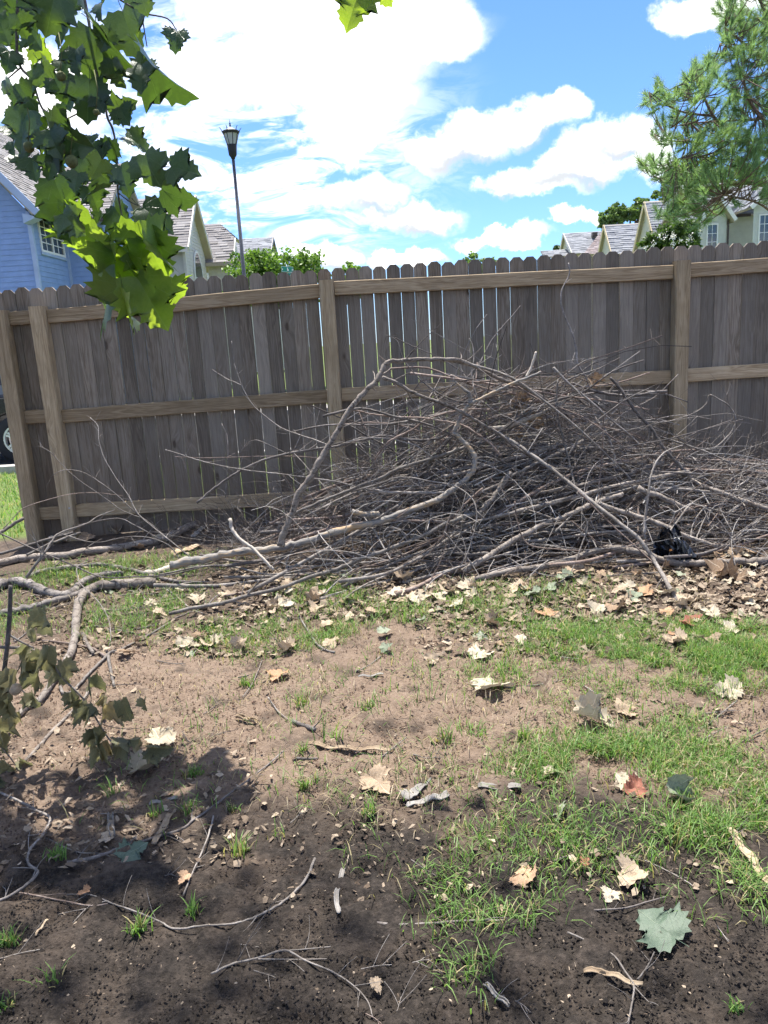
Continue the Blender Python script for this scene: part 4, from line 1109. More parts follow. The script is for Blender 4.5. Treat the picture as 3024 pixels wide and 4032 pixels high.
def pb(tile, x, y, Y, rx, rz, ry=None):
    """an ellipsoid of foliage centred on a surveyed place; radii in survey pixels"""
    k = TL[tile][2] * Y / FP; c = at(tile, x, y, Y); return (tuple(c), (rx * k, (ry or rx) * k, rz * k))
G1 = ((.07, .13, .025), (.19, .30, .055)); G2 = ((.035, .07, .02), (.10, .17, .045)); G3 = ((.09, .14, .05), (.19, .27, .10))
tree('leafy_tree', 'bright green bushy tree behind the street sign and lamp pole', 'tree', (-3.3, 33), [pb('F', 545, 575, 33, 50, 32), pb('F', 610, 580, 33, 60, 38), pb('F', 670, 580, 33, 40, 30), pb('F', 570, 620, 33, 70, 40), pb('F', 640, 620, 33, 70, 40)], 9000, .085, G1, 21, .14)
tree('leafy_tree', 'small sparse green tree tip over the pickets right of the street sign', 'tree', (-1.6, 40), [pb('F', 765, 590, 40, 30, 20), pb('F', 755, 610, 40, 40, 25)], 1300, .12, G1, 22, .1)
tree('leafy_tree', 'faint loose green treetop peeping over the fence middle', 'tree', (6.0, 48), [pb('F', 1030, 570, 48, 35, 20), pb('F', 1060, 575, 48, 30, 18)], 700, .13, G3, 23, .1)
tree('leafy_tree', 'low green tree tip left of the far grey-roofed house', 'tree', (17.3, 78), [pb('T', 100, 540, 78, 40, 30), pb('T', 145, 515, 78, 18, 40)], 800, .16, G2, 24, .15)
tree('oak_tree', 'tall loose oak behind the grey roof of the right-hand row', 'tree', (22.5, 82), [pb('T', 480, 290, 82, 70, 50), pb('T', 530, 245, 82, 55, 45), pb('T', 440, 340, 82, 40, 30), pb('T', 560, 300, 82, 50, 40)], 3200, .2, G3, 25, .3)
tree('oak_tree', 'tall oak right of the first, over the cream gable', 'tree', (26, 82), [pb('T', 700, 220, 82, 55, 55), pb('T', 650, 270, 82, 55, 40), pb('T', 730, 180, 82, 30, 28)], 2600, .2, G3, 26, .3)
tree('oak_tree', 'big green tree showing through the pine above the sage house roof', 'tree', (34, 78), [pb('T', 860, 130, 78, 60, 50), pb('T', 1000, 40, 78, 120, 100), pb('T', 1150, -10, 78, 150, 110), pb('T', 1400, 10, 78, 160, 80)], 6000, .2, G3, 27, .35)
r = tree('flowering_bush', 'dark green crepe myrtle bush with white blossom beside the sage house', 'bush', (13.4, 33), [pb('T', 880, 450, 33, 110, 75), pb('T', 1000, 420, 33, 120, 100), pb('T', 1060, 480, 33, 80, 60), pb('T', 780, 500, 33, 70, 40), pb('T', 960, 520, 33, 150, 60)], 9000, .075, ((.03, .06, .018), (.10, .16, .04)), 28, .08)
rs_ = np.random.RandomState(3); V = []; F = []
for i in range(13):
    x = rs_.uniform(740, 1120); y = rs_.uniform(420, 540) if x > 800 else rs_.uniform(480, 540)
    c = at('T', x, y, 32.0 + rs_.uniform(-.1, .2))
    for k in range(16):
        p = c + Vector(rs_.normal(0, .05, 3)) + Vector((0, 0, rs_.uniform(-.05, .1))); n_ = Vector(rs_.normal(0, 1, 3)).normalized(); u = n_.orthogonal() * .024; v = n_.cross(u)
        b0 = len(V); V += [p - u, p + v, p + u, p - v]; F.append([b0, b0 + 1, b0 + 2, b0 + 3])
o = link('blossom', mesh_from('blossom', rel(V, r.location), F, M['flower']), r); o['kind'] = 'stuff'

def pine():
    rs = np.random.RandomState(9); Yc = 15.0
    tx = at('X', 3220, 700, 15.4); base = Vector((tx.x, 15.4, ZR)); r = empty('pine_tree', base)
    tag(r, 'tall long-needled pine reaching in from the right edge', 'tree')
    mb = MB(); a, rr = spline([((tx.x, 15.4, ZR - .1), .26), ((tx.x - .05, 15.4, 2.5), .2), ((tx.x, 15.3, 5), .16), ((tx.x + .1, 15.3, 7.5), .11), ((tx.x, 15.3, 10), .05)], 5); mb.tube(a, rr, 10, rough=.06); mb.build('trunk', M['pinebark'], r, base, True, base)
    limbs = [('P', [(1250, 1150), (1000, 940), (951, 895), (880, 810), (830, 740), (790, 650), (780, 560)], 40, 12), ('P', [(1200, 1200), (900, 1080), (760, 1000), (650, 920), (560, 830), (490, 690), (440, 580), (440, 500)], 34, 8),
             ('P', [(760, 1000), (640, 1015), (520, 1020), (380, 1010), (250, 1005), (140, 960)], 16, 6), ('P', [(560, 830), (360, 805), (250, 760), (160, 700), (100, 660)], 15, 6), ('P', [(1250, 520), (951, 412), (880, 390), (800, 330), (720, 260), (640, 200)], 34, 8),
             ('P', [(1150, 300), (950, 100), (890, 0), (850, -80)], 26, 10), ('P', [(950, 150), (830, 125), (730, 60), (680, 20)], 16, 6), ('P', [(800, 330), (690, 320), (610, 310)], 10, 5), ('P', [(880, 850), (700, 862), (560, 870), (400, 880), (260, 910)], 14, 5),
             ('P', [(490, 690), (400, 700), (340, 680), (290, 620)], 10, 5), ('P', [(640, 1010), (560, 1090), (400, 1130), (300, 1140)], 12, 5),
             ('Q', [(1900, 1090), (1659, 1072), (1540, 1062), (1440, 1070), (1300, 1100), (1180, 1150), (1090, 1230), (1010, 1270)], 34, 7), ('Q', [(1440, 1070), (1330, 1180), (1260, 1260)], 12, 5), ('Q', [(1700, 1250), (1600, 1180), (1480, 1150), (1400, 1130)], 14, 5),
             ('Q', [(1000, 1030), (960, 980), (930, 940)], 9, 5), ('Q', [(1300, 1100), (1150, 1060), (1000, 1030)], 14, 6), ('Q', [(1900, 900), (1659, 830), (1500, 820), (1300, 830), (1080, 800)], 20, 6), ('Q', [(1780, 200), (1659, 330), (1560, 300), (1490, 230), (1420, 200)], 22, 7)]
    ends = []
    for tl, pts, w0, w1 in limbs:
        P = []
        y0 = Yc + .3; y1 = Yc + rs.uniform(-.8, .6)
        for i, p in enumerate(pts):
            t = i / (len(pts) - 1); yv = y0 + (y1 - y0) * t
            P.append((at(tl, p[0], p[1], yv), (w0 + (w1 - w0) * t) * TL[tl][2] * yv / FP / 2))
        a, rr = spline(P, 4); mb = MB(); mb.tube(a, rr, 6, rough=.08); mb.build('branch', M['pinebark'], r, base, True, base); ends.append(a)
    allp = [p for a in ends for p in a]; arr = np.array([tuple(p) for p in allp])
    poly = [full('Q', x, y) for x, y in ((1760, -60), (1430, -20), (1345, 70), (1430, 160), (1365, 200), (1410, 300), (1330, 340), (1230, 390), (1150, 500), (1100, 560), (1040, 480), (950, 530), (955, 610), (1010, 690), (960, 790), (1040, 840), (1060, 900), (1010, 950), (930, 915), (910, 970), (1000, 1050), (1080, 1080), (1060, 1160), (1000, 1240), (1130, 1290), (1240, 1240), (1250, 1320), (1340, 1290), (1480, 1190), (1760, 1160))]
    holes = [full('Q', *p) for p in ((1530, 480), (1180, 620), (1380, 560), (1460, 1130), (1560, 1150), (1420, 420), (1120, 880), (1640, 500), (1300, 960), (1500, 270), (1550, 60), (1590, 720), (1280, 640), (1070, 660), (1400, 1200), (1550, 1220))]
    def inside(x, y):
        c = False
        for (a, b_) in zip(poly, poly[1:] + poly[:1]):
            if (a[1] > y) != (b_[1] > y) and x < (b_[0] - a[0]) * (y - a[1]) / (b_[1] - a[1]) + a[0]: c = not c
        return c
    V = []; F = []; C_ = []; tw = MB(); placed = []
    tries = 0
    while len(placed) < 640 and tries < 30000:
        tries += 1
        x = rs.uniform(2500, 3110); y = rs.uniform(-40, 900)
        if not inside(x, y): continue
        if any((x - h[0]) ** 2 + (y - h[1]) ** 2 < (rs.uniform(24, 46)) ** 2 for h in holes): continue
        Y = Yc + rs.normal(0, .7)
        if any((x - q[0]) ** 2 + (y - q[1]) ** 2 < 13 ** 2 for q in placed): continue
        placed.append((x, y)); c = at('X', x, y, Y)
        d2 = ((arr - np.array(tuple(c))) ** 2).sum(1); j = int(d2.argmin()); q = Vector(arr[j])
        if d2[j] > 1.6: continue
        dr = (c - q); dr.normalize() if dr.length > 1e-4 else None; dr = (dr + Vector((0, 0, .9)) + Vector(rs.normal(0, .25, 3))).normalized()
        midp = q.lerp(c, .55) - Vector((0, 0, .06))
        a, rr = spline([(q, .011), (midp, .008), (c, .006), (c + dr * .12, .004)], 2); tw.tube(a, rr, 4)
        tint = rs.rand()
        for k in range(110):
            t = rs.rand(); o_ = c + dr * (.16 * t - .06); ang = rs.uniform(0, 6.283); sp = rs.uniform(.15, 1.25) * (1.1 - .5 * t)
            pr_ = dr.orthogonal().normalized(); pr_ = Matrix.Rotation(ang, 3, dr) @ pr_; nd = (dr * math.cos(sp) + pr_ * math.sin(sp)); L = rs.uniform(.13, .23)
            e = o_ + nd * L + Vector((0, 0, -.03 * L / .2 * sp)); s_ = nd.cross(Vector(rs.normal(0, 1, 3))).normalized() * .0038
            b0 = len(V); V += [o_ - s_, o_ + s_, e]; F.append([b0, b0 + 1, b0 + 2])
            v = rs.uniform(.7, 1.25); C_ += [np.array((.17 + .07 * tint, .26 + .07 * tint, .17)) * v] * 3
    tw.build('twigs', M['pinebark'], r, base, False, base)['kind'] = 'stuff'
    o = link('needles', mesh_from('needles', rel(V, base), F, M['needle'], False, np.array(C_)), r); o['kind'] = 'stuff'
    for (x, y) in ((715, 120), (805, 90), (290, 650), (680, 320), (640, 350), (530, 600)):
        c = at('P', x, y, Yc - .3); mb = MB(); mb.lathe(c, [(.005, -.05), (.03, -.03), (.035, 0), (.02, .035), (.004, .055)], 8); mb.build('pine_cone', M['pinebark'], r, base, False, base)
pine()
# ------------------------------------------------------------------ branches: the brush heap, the fallen limbs
SMAT = {'t': 'twig', 'd': 'twig_dark', 'r': 'twig_red', 'p': 'pale', 'l': 'log', 'k': 'log_dark', 'w': 'weather'}
def grow(mb, P, R, n, rs, lmin=.06, lmax=.3, k=.45, up=.3):
    n = int(n * 1.5)
    """short side shoots off a limb"""
    for _ in range(n):
        i = rs.randint(1, len(P) - 2) if len(P) > 4 else 1
        t = (P[i + 1] - P[i - 1]).normalized(); s = t.orthogonal().normalized(); s = Matrix.Rotation(rs.uniform(0, 6.28), 3, t) @ s
        d = (t * rs.uniform(.4, 1.) + s * rs.uniform(.5, 1.1) + Vector((0, 0, up * rs.random()))).normalized(); L = rs.uniform(lmin, lmax)
        r0_ = max(.0010, min(R[i] * k, .005)); p = P[i]; q = [(p, r0_)]; b_ = Vector((rs.gauss(0, .3), rs.gauss(0, .3), rs.gauss(0, .3)))
        for j in (1, 2, 3):
            dd = (d + b_ * (j / 3)).normalized(); p = p + dd * (L / 3); q.append((p, r0_ * (1 - j * .24)))
        a, rr = spline(q, 2); mb.tube(a, rr, 4, cap=False)
def branch(label, tile, pts, w, depth='m', mat='t', twigs=0, w1=None, lift=.0, name='fallen_branch', group=None, lmax=.3, cat='branch', seed=None):
    """pts surveyed on the picture; depth: 'm' lies on the heap, 'g' on the ground, or (y0, y1) metres; widths in survey pixels"""
    rs = random.Random(seed if seed is not None else zlib.crc32(repr((tile, pts[0], len(pts))).encode()) & 0xffff)
    sc_ = TL[tile][2]; w1 = w * .6 if w1 is None else w1; kw = .80 if depth != 'g' else .95; w *= kw; w1 *= kw; n = len(pts); ys = [None] * n; out = []
    if depth == 'm':
        for i, p in enumerate(pts):
            h = on_heap(*full(tile, *p)); ys[i] = h.y - lift if h is not None else None
        good = [i for i in range(n) if ys[i] is not None]
        for i in range(n):
            if ys[i] is None:
                ys[i] = (4.75 - lift) if not good else ys[min(good, key=lambda g_: abs(g_ - i))]
        ys = [np.mean([ys[max(0, i - 1)], ys[i], ys[min(n - 1, i + 1)]]) for i in range(n)]
    elif depth != 'g':
        dl = list(depth); ys = [float(np.interp(i / max(1, n - 1), np.linspace(0, 1, len(dl)), dl)) for i in range(n)]
    if depth not in ('m', 'g'):                         # nothing buried inside the heap: bring it out to the surface
        for i, p in enumerate(pts):
            h = on_heap(*full(tile, *p))
            if h is not None and h.y - .05 < ys[i]: ys[i] = h.y - .05
        ys = [np.mean([ys[max(0, i - 1)], ys[i], ys[min(n - 1, i + 1)]]) for i in range(n)]
    P = []
    for i, p in enumerate(pts):
        t = i / max(1, n - 1); ww = w + (w1 - w) * t
        if depth == 'g':
            q = gnd(tile, p[0], p[1], 0); rad = ww * sc_ * q.y / FP / 2; q = gnd(tile, p[0], p[1], rad * .75 + .004)
        else:
            q = at(tile, p[0], p[1], ys[i]); rad = ww * sc_ * ys[i] / FP / 2
            gmin = float(gz(q.x, q.y)) + rad * .6
            if q.z < gmin: q = gnd(tile, p[0], p[1], rad * .7)
        if 0 < i < n - 1: q = q + Vector((rs.gauss(0, 1), 0, rs.gauss(0, 1))) * min(.003, rad * .22)
        P.append((q, max(rad, .0009)))
    a, rr = spline(P, 5)
    jit = .14
    a = [p + Vector((rs.gauss(0, 1), rs.gauss(0, 1), rs.gauss(0, 1))) * r_ * jit for p, r_ in zip(a, rr)]
    rr = [r_ * (1 + rs.gauss(0, .04) + (.2 if rs.random() < .05 else 0)) for r_ in rr]
    mb = MB(); big = max(rr); mb.tube(a, rr, 10 if big > .02 else 7 if big > .008 else 5)
    if twigs: grow(mb, a, rr, twigs, rs, .05, lmax)
    loc = a[0]; o = mb.build(name, M[SMAT[mat]], None, loc, True)
    tag(o, label, cat, group)
    return o
GP = 'thin branches tangled in the brush heap'
def heap_branches():
    B = branch
    # ---- the big limbs
    B('long weathered barkless limb snaking through the heap and rising to a fork', 'B',
      [(-60, 1715), (100, 1680), (200, 1660), (350, 1630), (500, 1605), (700, 1592), (900, 1560), (1050, 1520), (1250, 1450), (1450, 1400), (1659, 1350)] +
      [((x * .4822 + 700) / .4822, (y * .4822 - 100) / .4822) for x, y in ((400, 1480), (600, 1410), (700, 1370), (800, 1300), (880, 1230), (950, 1150), (975, 1050), (950, 970), (900, 920), (830, 860), (805, 830), (830, 770), (855, 710), (900, 640), (940, 600), (1000, 570), (1150, 500), (1300, 430), (1450, 370), (1512, 340))],
      92, [4.08, 4.08, 4.1, 4.15, 4.2, 4.25, 4.3, 4.3, 4.28, 4.3], 'w', 0, 22)
    B('short forked stub with broken tip on the weathered limb', 'C', [(940, 600), (930, 550), (925, 515), (880, 480), (830, 430), (815, 420)], 50, (4.28, 4.25), 'w', 0, 14)
    B('pale barkless stick end pointing up above the heap', 'C', [(1395, 385), (1430, 310), (1462, 225), (1474, 178)], 28, (4.32, 4.36), 'p', 0, 22)
    B('tall grey limb leaning up from the heap and bending over to the right', 'C',
      [((x * .4822 - 700) / .4822, (y * .4822 + 100) / .4822) for x, y in ((835, 1560), (870, 1430), (925, 1290), (1000, 1130), (1080, 1000), (1150, 880), (1200, 780), (1280, 640), (1390, 460))] +
      [(60, 520), (150, 420), (210, 340), (258, 268), (400, 242), (560, 235), (700, 240), (850, 258), (1000, 312), (1100, 355), (1200, 400), (1330, 452), (1450, 500), (1560, 570), (1650, 640), (1760, 720)],
      72, [4.0, 4.05, 4.1, 4.2, 4.3, 4.4, 4.5, 4.6], 'l', 7, 24)
    B('straight side limb slanting down right from the bent limb', 'C', [(215, 385), (330, 430), (450, 500), (600, 560), (750, 620), (900, 690), (1050, 770), (1200, 870), (1330, 970), (1500, 1070), (1680, 1160)], 38, (4.15, 4.3), 'l', 5, 26)
    B('short white barkless stick lying across the weathered limb', 'B', [(424, 1338), (448, 1430), (520, 1500), (620, 1580), (700, 1660), (785, 1752)], 40, (4.12, 3.95), 'p', 0, 30)
    B('dark limb rising gently across the left of the heap', 'B', [(160, 1200), (300, 1080), (480, 960), (700, 860), (900, 800), (1100, 770), (1300, 740), (1500, 690), (1700, 655), (1900, 690), (2100, 680), (2210, 640)], 26, (4.5, 4.45), 'd', 14, 26)
    B('grey limb running up right below the bent limb', 'B', [(880, 1320), (1100, 1220), (1240, 1160), (1450, 1080), (1659, 1000), (1800, 920), (2150, 820), (2340, 750)], 34, (4.2, 4.35), 't', 6, 34)
    B('long grey limb along the front of the heap', 'B', [(-80, 2110), (150, 2060), (400, 2010), (600, 1950), (850, 1895), (1100, 1800), (1300, 1740), (1500, 1660), (1700, 1590), (2000, 1470), (2200, 1365), (2480, 1275)], 40, 'm', 't', 8, 46, lift=.12)
    B('short thick log stub standing at a slant inside the heap', 'C', [(1000, 1530), (1050, 1450), (1110, 1370), (1180, 1280), (1255, 1160)], 62, (4.12, 4.3), 'l', 0, 56)
    B('stout smooth log slanting up right with a small fork', 'C', [(880, 1970), (1000, 1900), (1100, 1830), (1250, 1740), (1400, 1660), (1550, 1590), (1700, 1520), (1850, 1455), (2000, 1400), (2180, 1340)], 72, (3.98, 4.35), 'l', 2, 50)
    B('small side fork of the stout smooth log', 'C', [(1110, 1835), (1050, 1822), (950, 1826), (800, 1820)], 34, (4.0, 3.96), 't', 0, 24)
    B('long brown log along the right foot of the heap', 'E', [(-200, 2030), (0, 1985), (200, 1955), (400, 1900), (550, 1850), (650, 1842), (800, 1872), (950, 1925), (1100, 1937), (1300, 1925), (1450, 1920), (1640, 1912)], 46, (3.88, 3.95, 3.95), 'l', 3, 62)
    B('pale barkless limb with split grey tip near the heap top', 'E', [(-130, 1130), (0, 1108), (150, 1050), (270, 1000), (330, 970), (365, 915)], 42, (4.5, 4.6), 'p', 0, 16)
    B('long smooth grey pole leaning towards the viewer, foot on the leaves', 'E', [(-120, 1120), (0, 1190), (150, 1285), (300, 1400), (430, 1500), (550, 1600), (680, 1700), (800, 1800), (870, 1900), (930, 2010), (1022, 2172)], 26, (4.45, 4.1, 3.75, 3.6), 't', 3, 36)
    B('thin pale pole rising from the smooth grey pole to the right', 'E', [(822, 1790), (820, 1700), (840, 1550), (860, 1420), (890, 1330), (930, 1280), (970, 1255), (1050, 1225)], 24, (3.78, 4.1), 't', 3, 9)
    B('straight grey limb slanting up across the right of the heap', 'E', [(-60, 1655), (150, 1600), (350, 1550), (560, 1490), (800, 1440), (950, 1405), (1085, 1383)], 34, (4.15, 4.45), 'l', 2, 32)
    B('stout limb curving down out of the right edge', 'E', [(1080, 1390), (1115, 1440), (1180, 1475), (1250, 1500), (1400, 1560), (1562, 1610), (1700, 1650)], 30, (4.4, 4.25), 'l', 3, 46)
    B('stout log slanting down right under the smooth grey pole', 'E', [(520, 1570), (700, 1630), (900, 1700), (1050, 1760), (1260, 1835)], 46, (4.12, 3.98), 'l', 1, 36)
    B('short stout log above the slanting log at the right', 'E', [(780, 1485), (950, 1550), (1110, 1625)], 46, (4.25, 4.12), 'l', 1, 40)
    B('dark stout limb running left into the right of the heap', 'E', [(930, 1330), (700, 1400), (540, 1440), (380, 1480), (200, 1510)], 38, (4.5, 4.4), 'l', 2, 30)
    B('log with a cut end in the upper middle of the heap', 'C', [(1650, 955), (1450, 1010), (1250, 1050), (1080, 1100), (880, 1160), (700, 1200)], 48, (4.55, 4.4), 'l', 2, 34)
    B('grey limb below the cut log, middle of the heap', 'C', [(1860, 900), (1659, 1000), (1450, 1100), (1300, 1180), (1150, 1270), (1000, 1330), (880, 1395)], 34, (4.5, 4.15), 't', 3, 30)
    B('dark limb low in the middle of the heap', 'C', [(1800, 1350), (1659, 1390), (1400, 1460), (1200, 1510), (1050, 1550), (900, 1585)], 34, (4.2, 4.05), 't', 2, 24)
    B('short grey limb lying level in the heap middle', 'C', [(140, 1300), (250, 1320), (400, 1330), (600, 1330), (740, 1325)], 30, (4.25, 4.25), 't', 1, 30)
    B('old bark-shedding chunk of branch in the heap middle', 'B', [(1418, 1270), (1500, 1290), (1580, 1290), (1650, 1290)], 62, (4.15, 4.15), 'w', 0, 62, name='log_chunk', cat='log')
    B('short log stub end in the upper right of the heap', 'E', [(0, 1290), (100, 1275), (200, 1255), (285, 1240)], 34, (4.5, 4.5), 'l', 0, 30)
    B('second stub with a rough end right of the cut log', 'E', [(-30, 1430), (100, 1370), (250, 1300), (380, 1230), (435, 1203)], 26, (4.4, 4.5), 'l', 0, 20)
    # ---- long thin ones that can be picked out
    B('tall thin wavy shoot standing in front of the pickets right of centre', 'E', [(650, 1360), (640, 1300), (590, 1150), (520, 1050), (490, 900), (470, 820), (420, 740), (410, 660), (390, 560), (345, 460), (320, 370), (325, 290), (370, 200), (365, 130)], 18, (4.7, 4.9), 't', 2, 9, lmax=.1)
    B('dark limb coming down from the heap top to the right log', 'E', [(615, 820), (670, 880), (720, 960), (790, 1050), (870, 1130), (905, 1200), (980, 1290), (1085, 1400)], 22, (4.55, 4.4), 'd', 9, 26)
    B('thin bare branch running out to the right edge from the dark limb', 'E', [(920, 1175), (1060, 1220), (1200, 1270), (1330, 1330), (1450, 1370), (1580, 1425)], 16, (4.5, 4.4), 't', 12, 14)
    B('looping thin twig curled against the right-hand fence bay', 'E', [(1190, 1255), (1250, 1235), (1290, 1200), (1350, 1130), (1367, 1060), (1330, 990), (1270, 950), (1210, 925), (1190, 980), (1120, 1030), (1000, 1072), (930, 1080), (850, 1060)], 12, (4.6, 4.75), 't', 10, 7, lmax=.04)
    B('dark broken-ended stick pointing right near the heap top', 'E', [(380, 850), (480, 890), (600, 918), (760, 925), (860, 912), (955, 902)], 16, (4.6, 4.6), 'd', 4, 26)
    B('long arched thin branch drooping over the heap centre', 'C', [(0, 1310), (200, 1250), (370, 1200), (600, 1230), (800, 1270), (920, 1340), (980, 1430), (985, 1550), (950, 1700), (900, 1850), (800, 2000)], 18, (4.2, 4.1, 3.95, 3.85), 't', 4, 12)
    B('brownish branch with a kink low in the heap front', 'C', [(1040, 1290), (960, 1360), (850, 1470), (760, 1560), (720, 1670), (600, 1740), (400, 1830), (200, 1900), (-20, 1960)], 26, (4.05, 3.95), 'r', 4, 20)
    B('thin straight shoot hanging from the kinked branch', 'C', [(720, 1640), (820, 1760), (920, 1870), (1000, 1990), (1040, 2070)], 15, (3.95, 3.85), 't', 1, 9)
    B('tall dark thin shoot with a pale tip in front of the pickets', 'C', [(940, 420), (1000, 310), (1050, 200), (1110, 80), (1200, -30), (1290, -130), (1345, -200)], 11, (4.6, 4.85), 'd', 5, 7, lmax=.06)
    B('thin upright twig left of the tall dark shoot', 'C', [(930, 70), (955, 130), (965, 230), (950, 320), (955, 420), (990, 540), (1040, 680), (1085, 770)], 9, (4.75, 4.5), 't', 2, 14, lmax=.08)
    B('thin branch crossing under the bent limb from its top left', 'C', [(250, 40), (340, 90), (380, 220), (470, 340), (560, 430), (700, 530), (830, 580), (925, 585)], 9, (4.75, 4.45), 'd', 7, 15, lmax=.14)
    B('thin twig behind the top of the bent limb', 'C', [(325, 62), (420, 110), (540, 160), (680, 222), (760, 270), (860, 330), (935, 382)], 9, (4.8, 4.7), 'd', 5, 9, lmax=.1)
    B('long thin branch fanning right across the upper middle of the heap', 'C', [(-60, 640), (150, 690), (350, 710), (550, 720), (750, 750), (900, 790), (1000, 850), (1100, 930), (1185, 1025)], 16, (4.4, 4.25), 'r', 8, 24)
    B('thin pale branch sloping down right across the heap top', 'C', [(1030, 580), (1150, 670), (1300, 740), (1450, 800), (1659, 900), (1800, 960)], 18, (4.4, 4.45), 't', 7, 12)
    B('tall thin branch leaning left before the second fence bay', 'B', [(1230, 735), (1150, 700), (1000, 650), (850, 590), (720, 500), (610, 400), (530, 260), (490, 150), (462, 60), (440, -120)], 16, (4.5, 4.85), 't', 14, 5, lmax=.12)
    B('fine forked twig off the leaning branch', 'B', [(525, 245), (460, 215), (400, 190), (280, 115)], 11, (4.78, 4.85), 't', 3, 7, lmax=.05)
    B('upright thin twig in front of the left fence bay', 'B', [(390, 1160), (400, 1000), (410, 780), (400, 650), (358, 555)], 10, (4.5, 4.7), 'd', 3, 8, lmax=.08)
    B('long fine branch sweeping left to right over the left flank of the heap', 'B', [(-100, 770), (0, 800), (150, 850), (350, 900), (600, 940), (850, 970), (1100, 1000), (1300, 1030), (1480, 1075), (1659, 1110)], 12, (4.55, 4.35), 't', 16, 18, lmax=.22)
    B('arched twig with seed heads over the left flank', 'B', [(510, 790), (570, 720), (640, 692), (720, 720), (800, 760), (900, 805)], 10, (4.6, 4.5), 't', 8, 12, lmax=.06)
    B('reddish fine branch level across the left flank', 'B', [(-20, 825), (200, 835), (400, 832), (600, 825), (800, 822), (1000, 825), (1150, 835)], 8, (4.6, 4.5), 'r', 8, 12, lmax=.12)
    B('long grey branch along the heap front left of centre', 'B', [(-150, 1790), (0, 1760), (150, 1725), (300, 1715), (450, 1725), (600, 1760), (760, 1785), (950, 1765), (1100, 1730), (1280, 1690)], 22, 'm', 't', 8, 20, lift=.1)
    B('arched red-brown branch ending in the heap front', 'B', [(720, 1750), (900, 1640), (1050, 1595), (1200, 1588), (1350, 1610), (1470, 1665)], 18, 'm', 'r', 2, 14, lift=.14)
    B('thin branch slanting over the grass at the heap foot', 'B', [(1200, 2090), (1350, 1990), (1500, 1890), (1659, 1810), (1850, 1720), (2000, 1640)], 22, (3.75, 3.95), 't', 3, 20)
    B('slender branch right of the stout smooth log, hanging down', 'E', [(300, 830), (290, 1000), (330, 1180), (370, 1330), (400, 1450), (420, 1530)], 12, (4.45, 4.3), 't', 3, 16)
    B('dark thin stem standing in the right of the heap', 'E', [(575, 1020), (570, 1200), (560, 1350), (545, 1480), (545, 1560)], 10, (4.45, 4.2), 'r', 3, 13, lmax=.12)
    B('bent thin stick propped near the black plastic', 'E', [(940, 1775), (1000, 1710), (1060, 1620), (1110, 1570), (1180, 1530)], 16, (3.95, 4.15), 't', 2, 14)
    for i, pts in enumerate([[(1190, 1590), (1130, 1660), (1100, 1750), (1110, 1830)], [(1215, 1600), (1165, 1700), (1135, 1780), (1125, 1850)], [(1260, 1580), (1310, 1680), (1360, 1760), (1400, 1800)],
                             [(1562, 1640), (1440, 1720), (1360, 1790), (1300, 1850)], [(1090, 1560), (1200, 1600), (1350, 1640), (1562, 1660)]]):
        B('thin drooping twig at the right foot of the heap, beyond the black plastic', 'E', pts, 13, (4.2, 3.95), 't', 2, 9, group='drooping twigs at the right foot of the heap', lmax=.12)
    for i, pts in enumerate([[(40, 1560), (60, 1700), (120, 1820), (300, 1850), (440, 1860)], [(440, 1630), (480, 1710), (440, 1830), (380, 1980), (300, 2050), (160, 2110)], [(380, 1680), (480, 1760), (560, 1830), (610, 1850)],
                             [(0, 1900), (100, 1960), (250, 2010), (480, 2020), (700, 2000), (900, 1990)], [(930, 1990), (860, 1920), (740, 1810), (600, 1680), (480, 1560), (420, 1500)]]):
        B('thin curved twig hanging over the brown log at the heap foot', 'E', pts, 14, (3.95, 3.85), 't' if i % 2 else 'r', 2, 10, group='curved twigs over the brown log', lmax=.12)
    # ---- left: fallen limbs on the ground and the twiggy tops before the first bay
    B('long straight mottled log along the fence foot at the left', 'A', [(-60, 1300), (200, 1240), (500, 1222), (800, 1178), (1100, 1128), (1300, 1088), (1450, 1030), (1590, 965), (1720, 905), (1770, 860)], 66, 'g', 'l', 2, 60, lift=0)
    B('thick dark curved log entering at the left edge', 'A', [(-80, 1500), (30, 1450), (150, 1440), (350, 1500), (480, 1545), (560, 1535), (620, 1490), (700, 1430), (850, 1380), (1000, 1372)], 92, 'g', 'k', 1, 56)
    B('pale smooth limb bending down towards the viewer at the left', 'A', [(1260, 1440), (1050, 1450), (880, 1470), (750, 1490), (665, 1570), (622, 1700), (625, 1800), (615, 1900), (570, 2030), (480, 2190), (330, 2390), (232, 2450), (120, 2560), (40, 2690)], 92, 'g', 'l', 1, 52)
    B('dark straight log under the curved log at the left edge', 'A', [(-60, 1700), (100, 1680), (250, 1650), (420, 1605), (600, 1545), (720, 1490)], 72, 'g', 'k', 1, 50)
    B('mossy arched limb behind the pale bent limb', 'A', [(225, 1395), (350, 1350), (550, 1322), (800, 1297), (950, 1310), (1150, 1352), (1300, 1400), (1500, 1432), (1660, 1442)], 46, 'g', 'k', 2, 34)
    B('broken log end with splintered tip left of the weathered limb', 'A', [(1180, 1375), (1280, 1345), (1400, 1318)], 60, 'g', 'p', 0, 70)
    B('thin branch with comb-like side twigs before the first bay', 'A', [(1650, 1310), (1420, 1120), (1280, 1010), (1130, 880), (1050, 730), (950, 590), (850, 420), (808, 280), (800, 160), (735, 92)], 13, (4.35, 4.85), 't', 16, 6, lmax=.09)
    B('fine twig arching left over the second post', 'A', [(1150, 910), (1000, 850), (900, 780), (760, 680), (640, 600), (520, 490), (420, 380), (320, 325), (315, 350)], 9, (4.6, 4.75), 't', 10, 5, lmax=.1)
    B('fine twig just under the one arching over the second post', 'A', [(1300, 1010), (1100, 860), (950, 720), (800, 610), (680, 540), (540, 518), (430, 560), (405, 620)], 10, (4.5, 4.7), 't', 12, 5, lmax=.12)
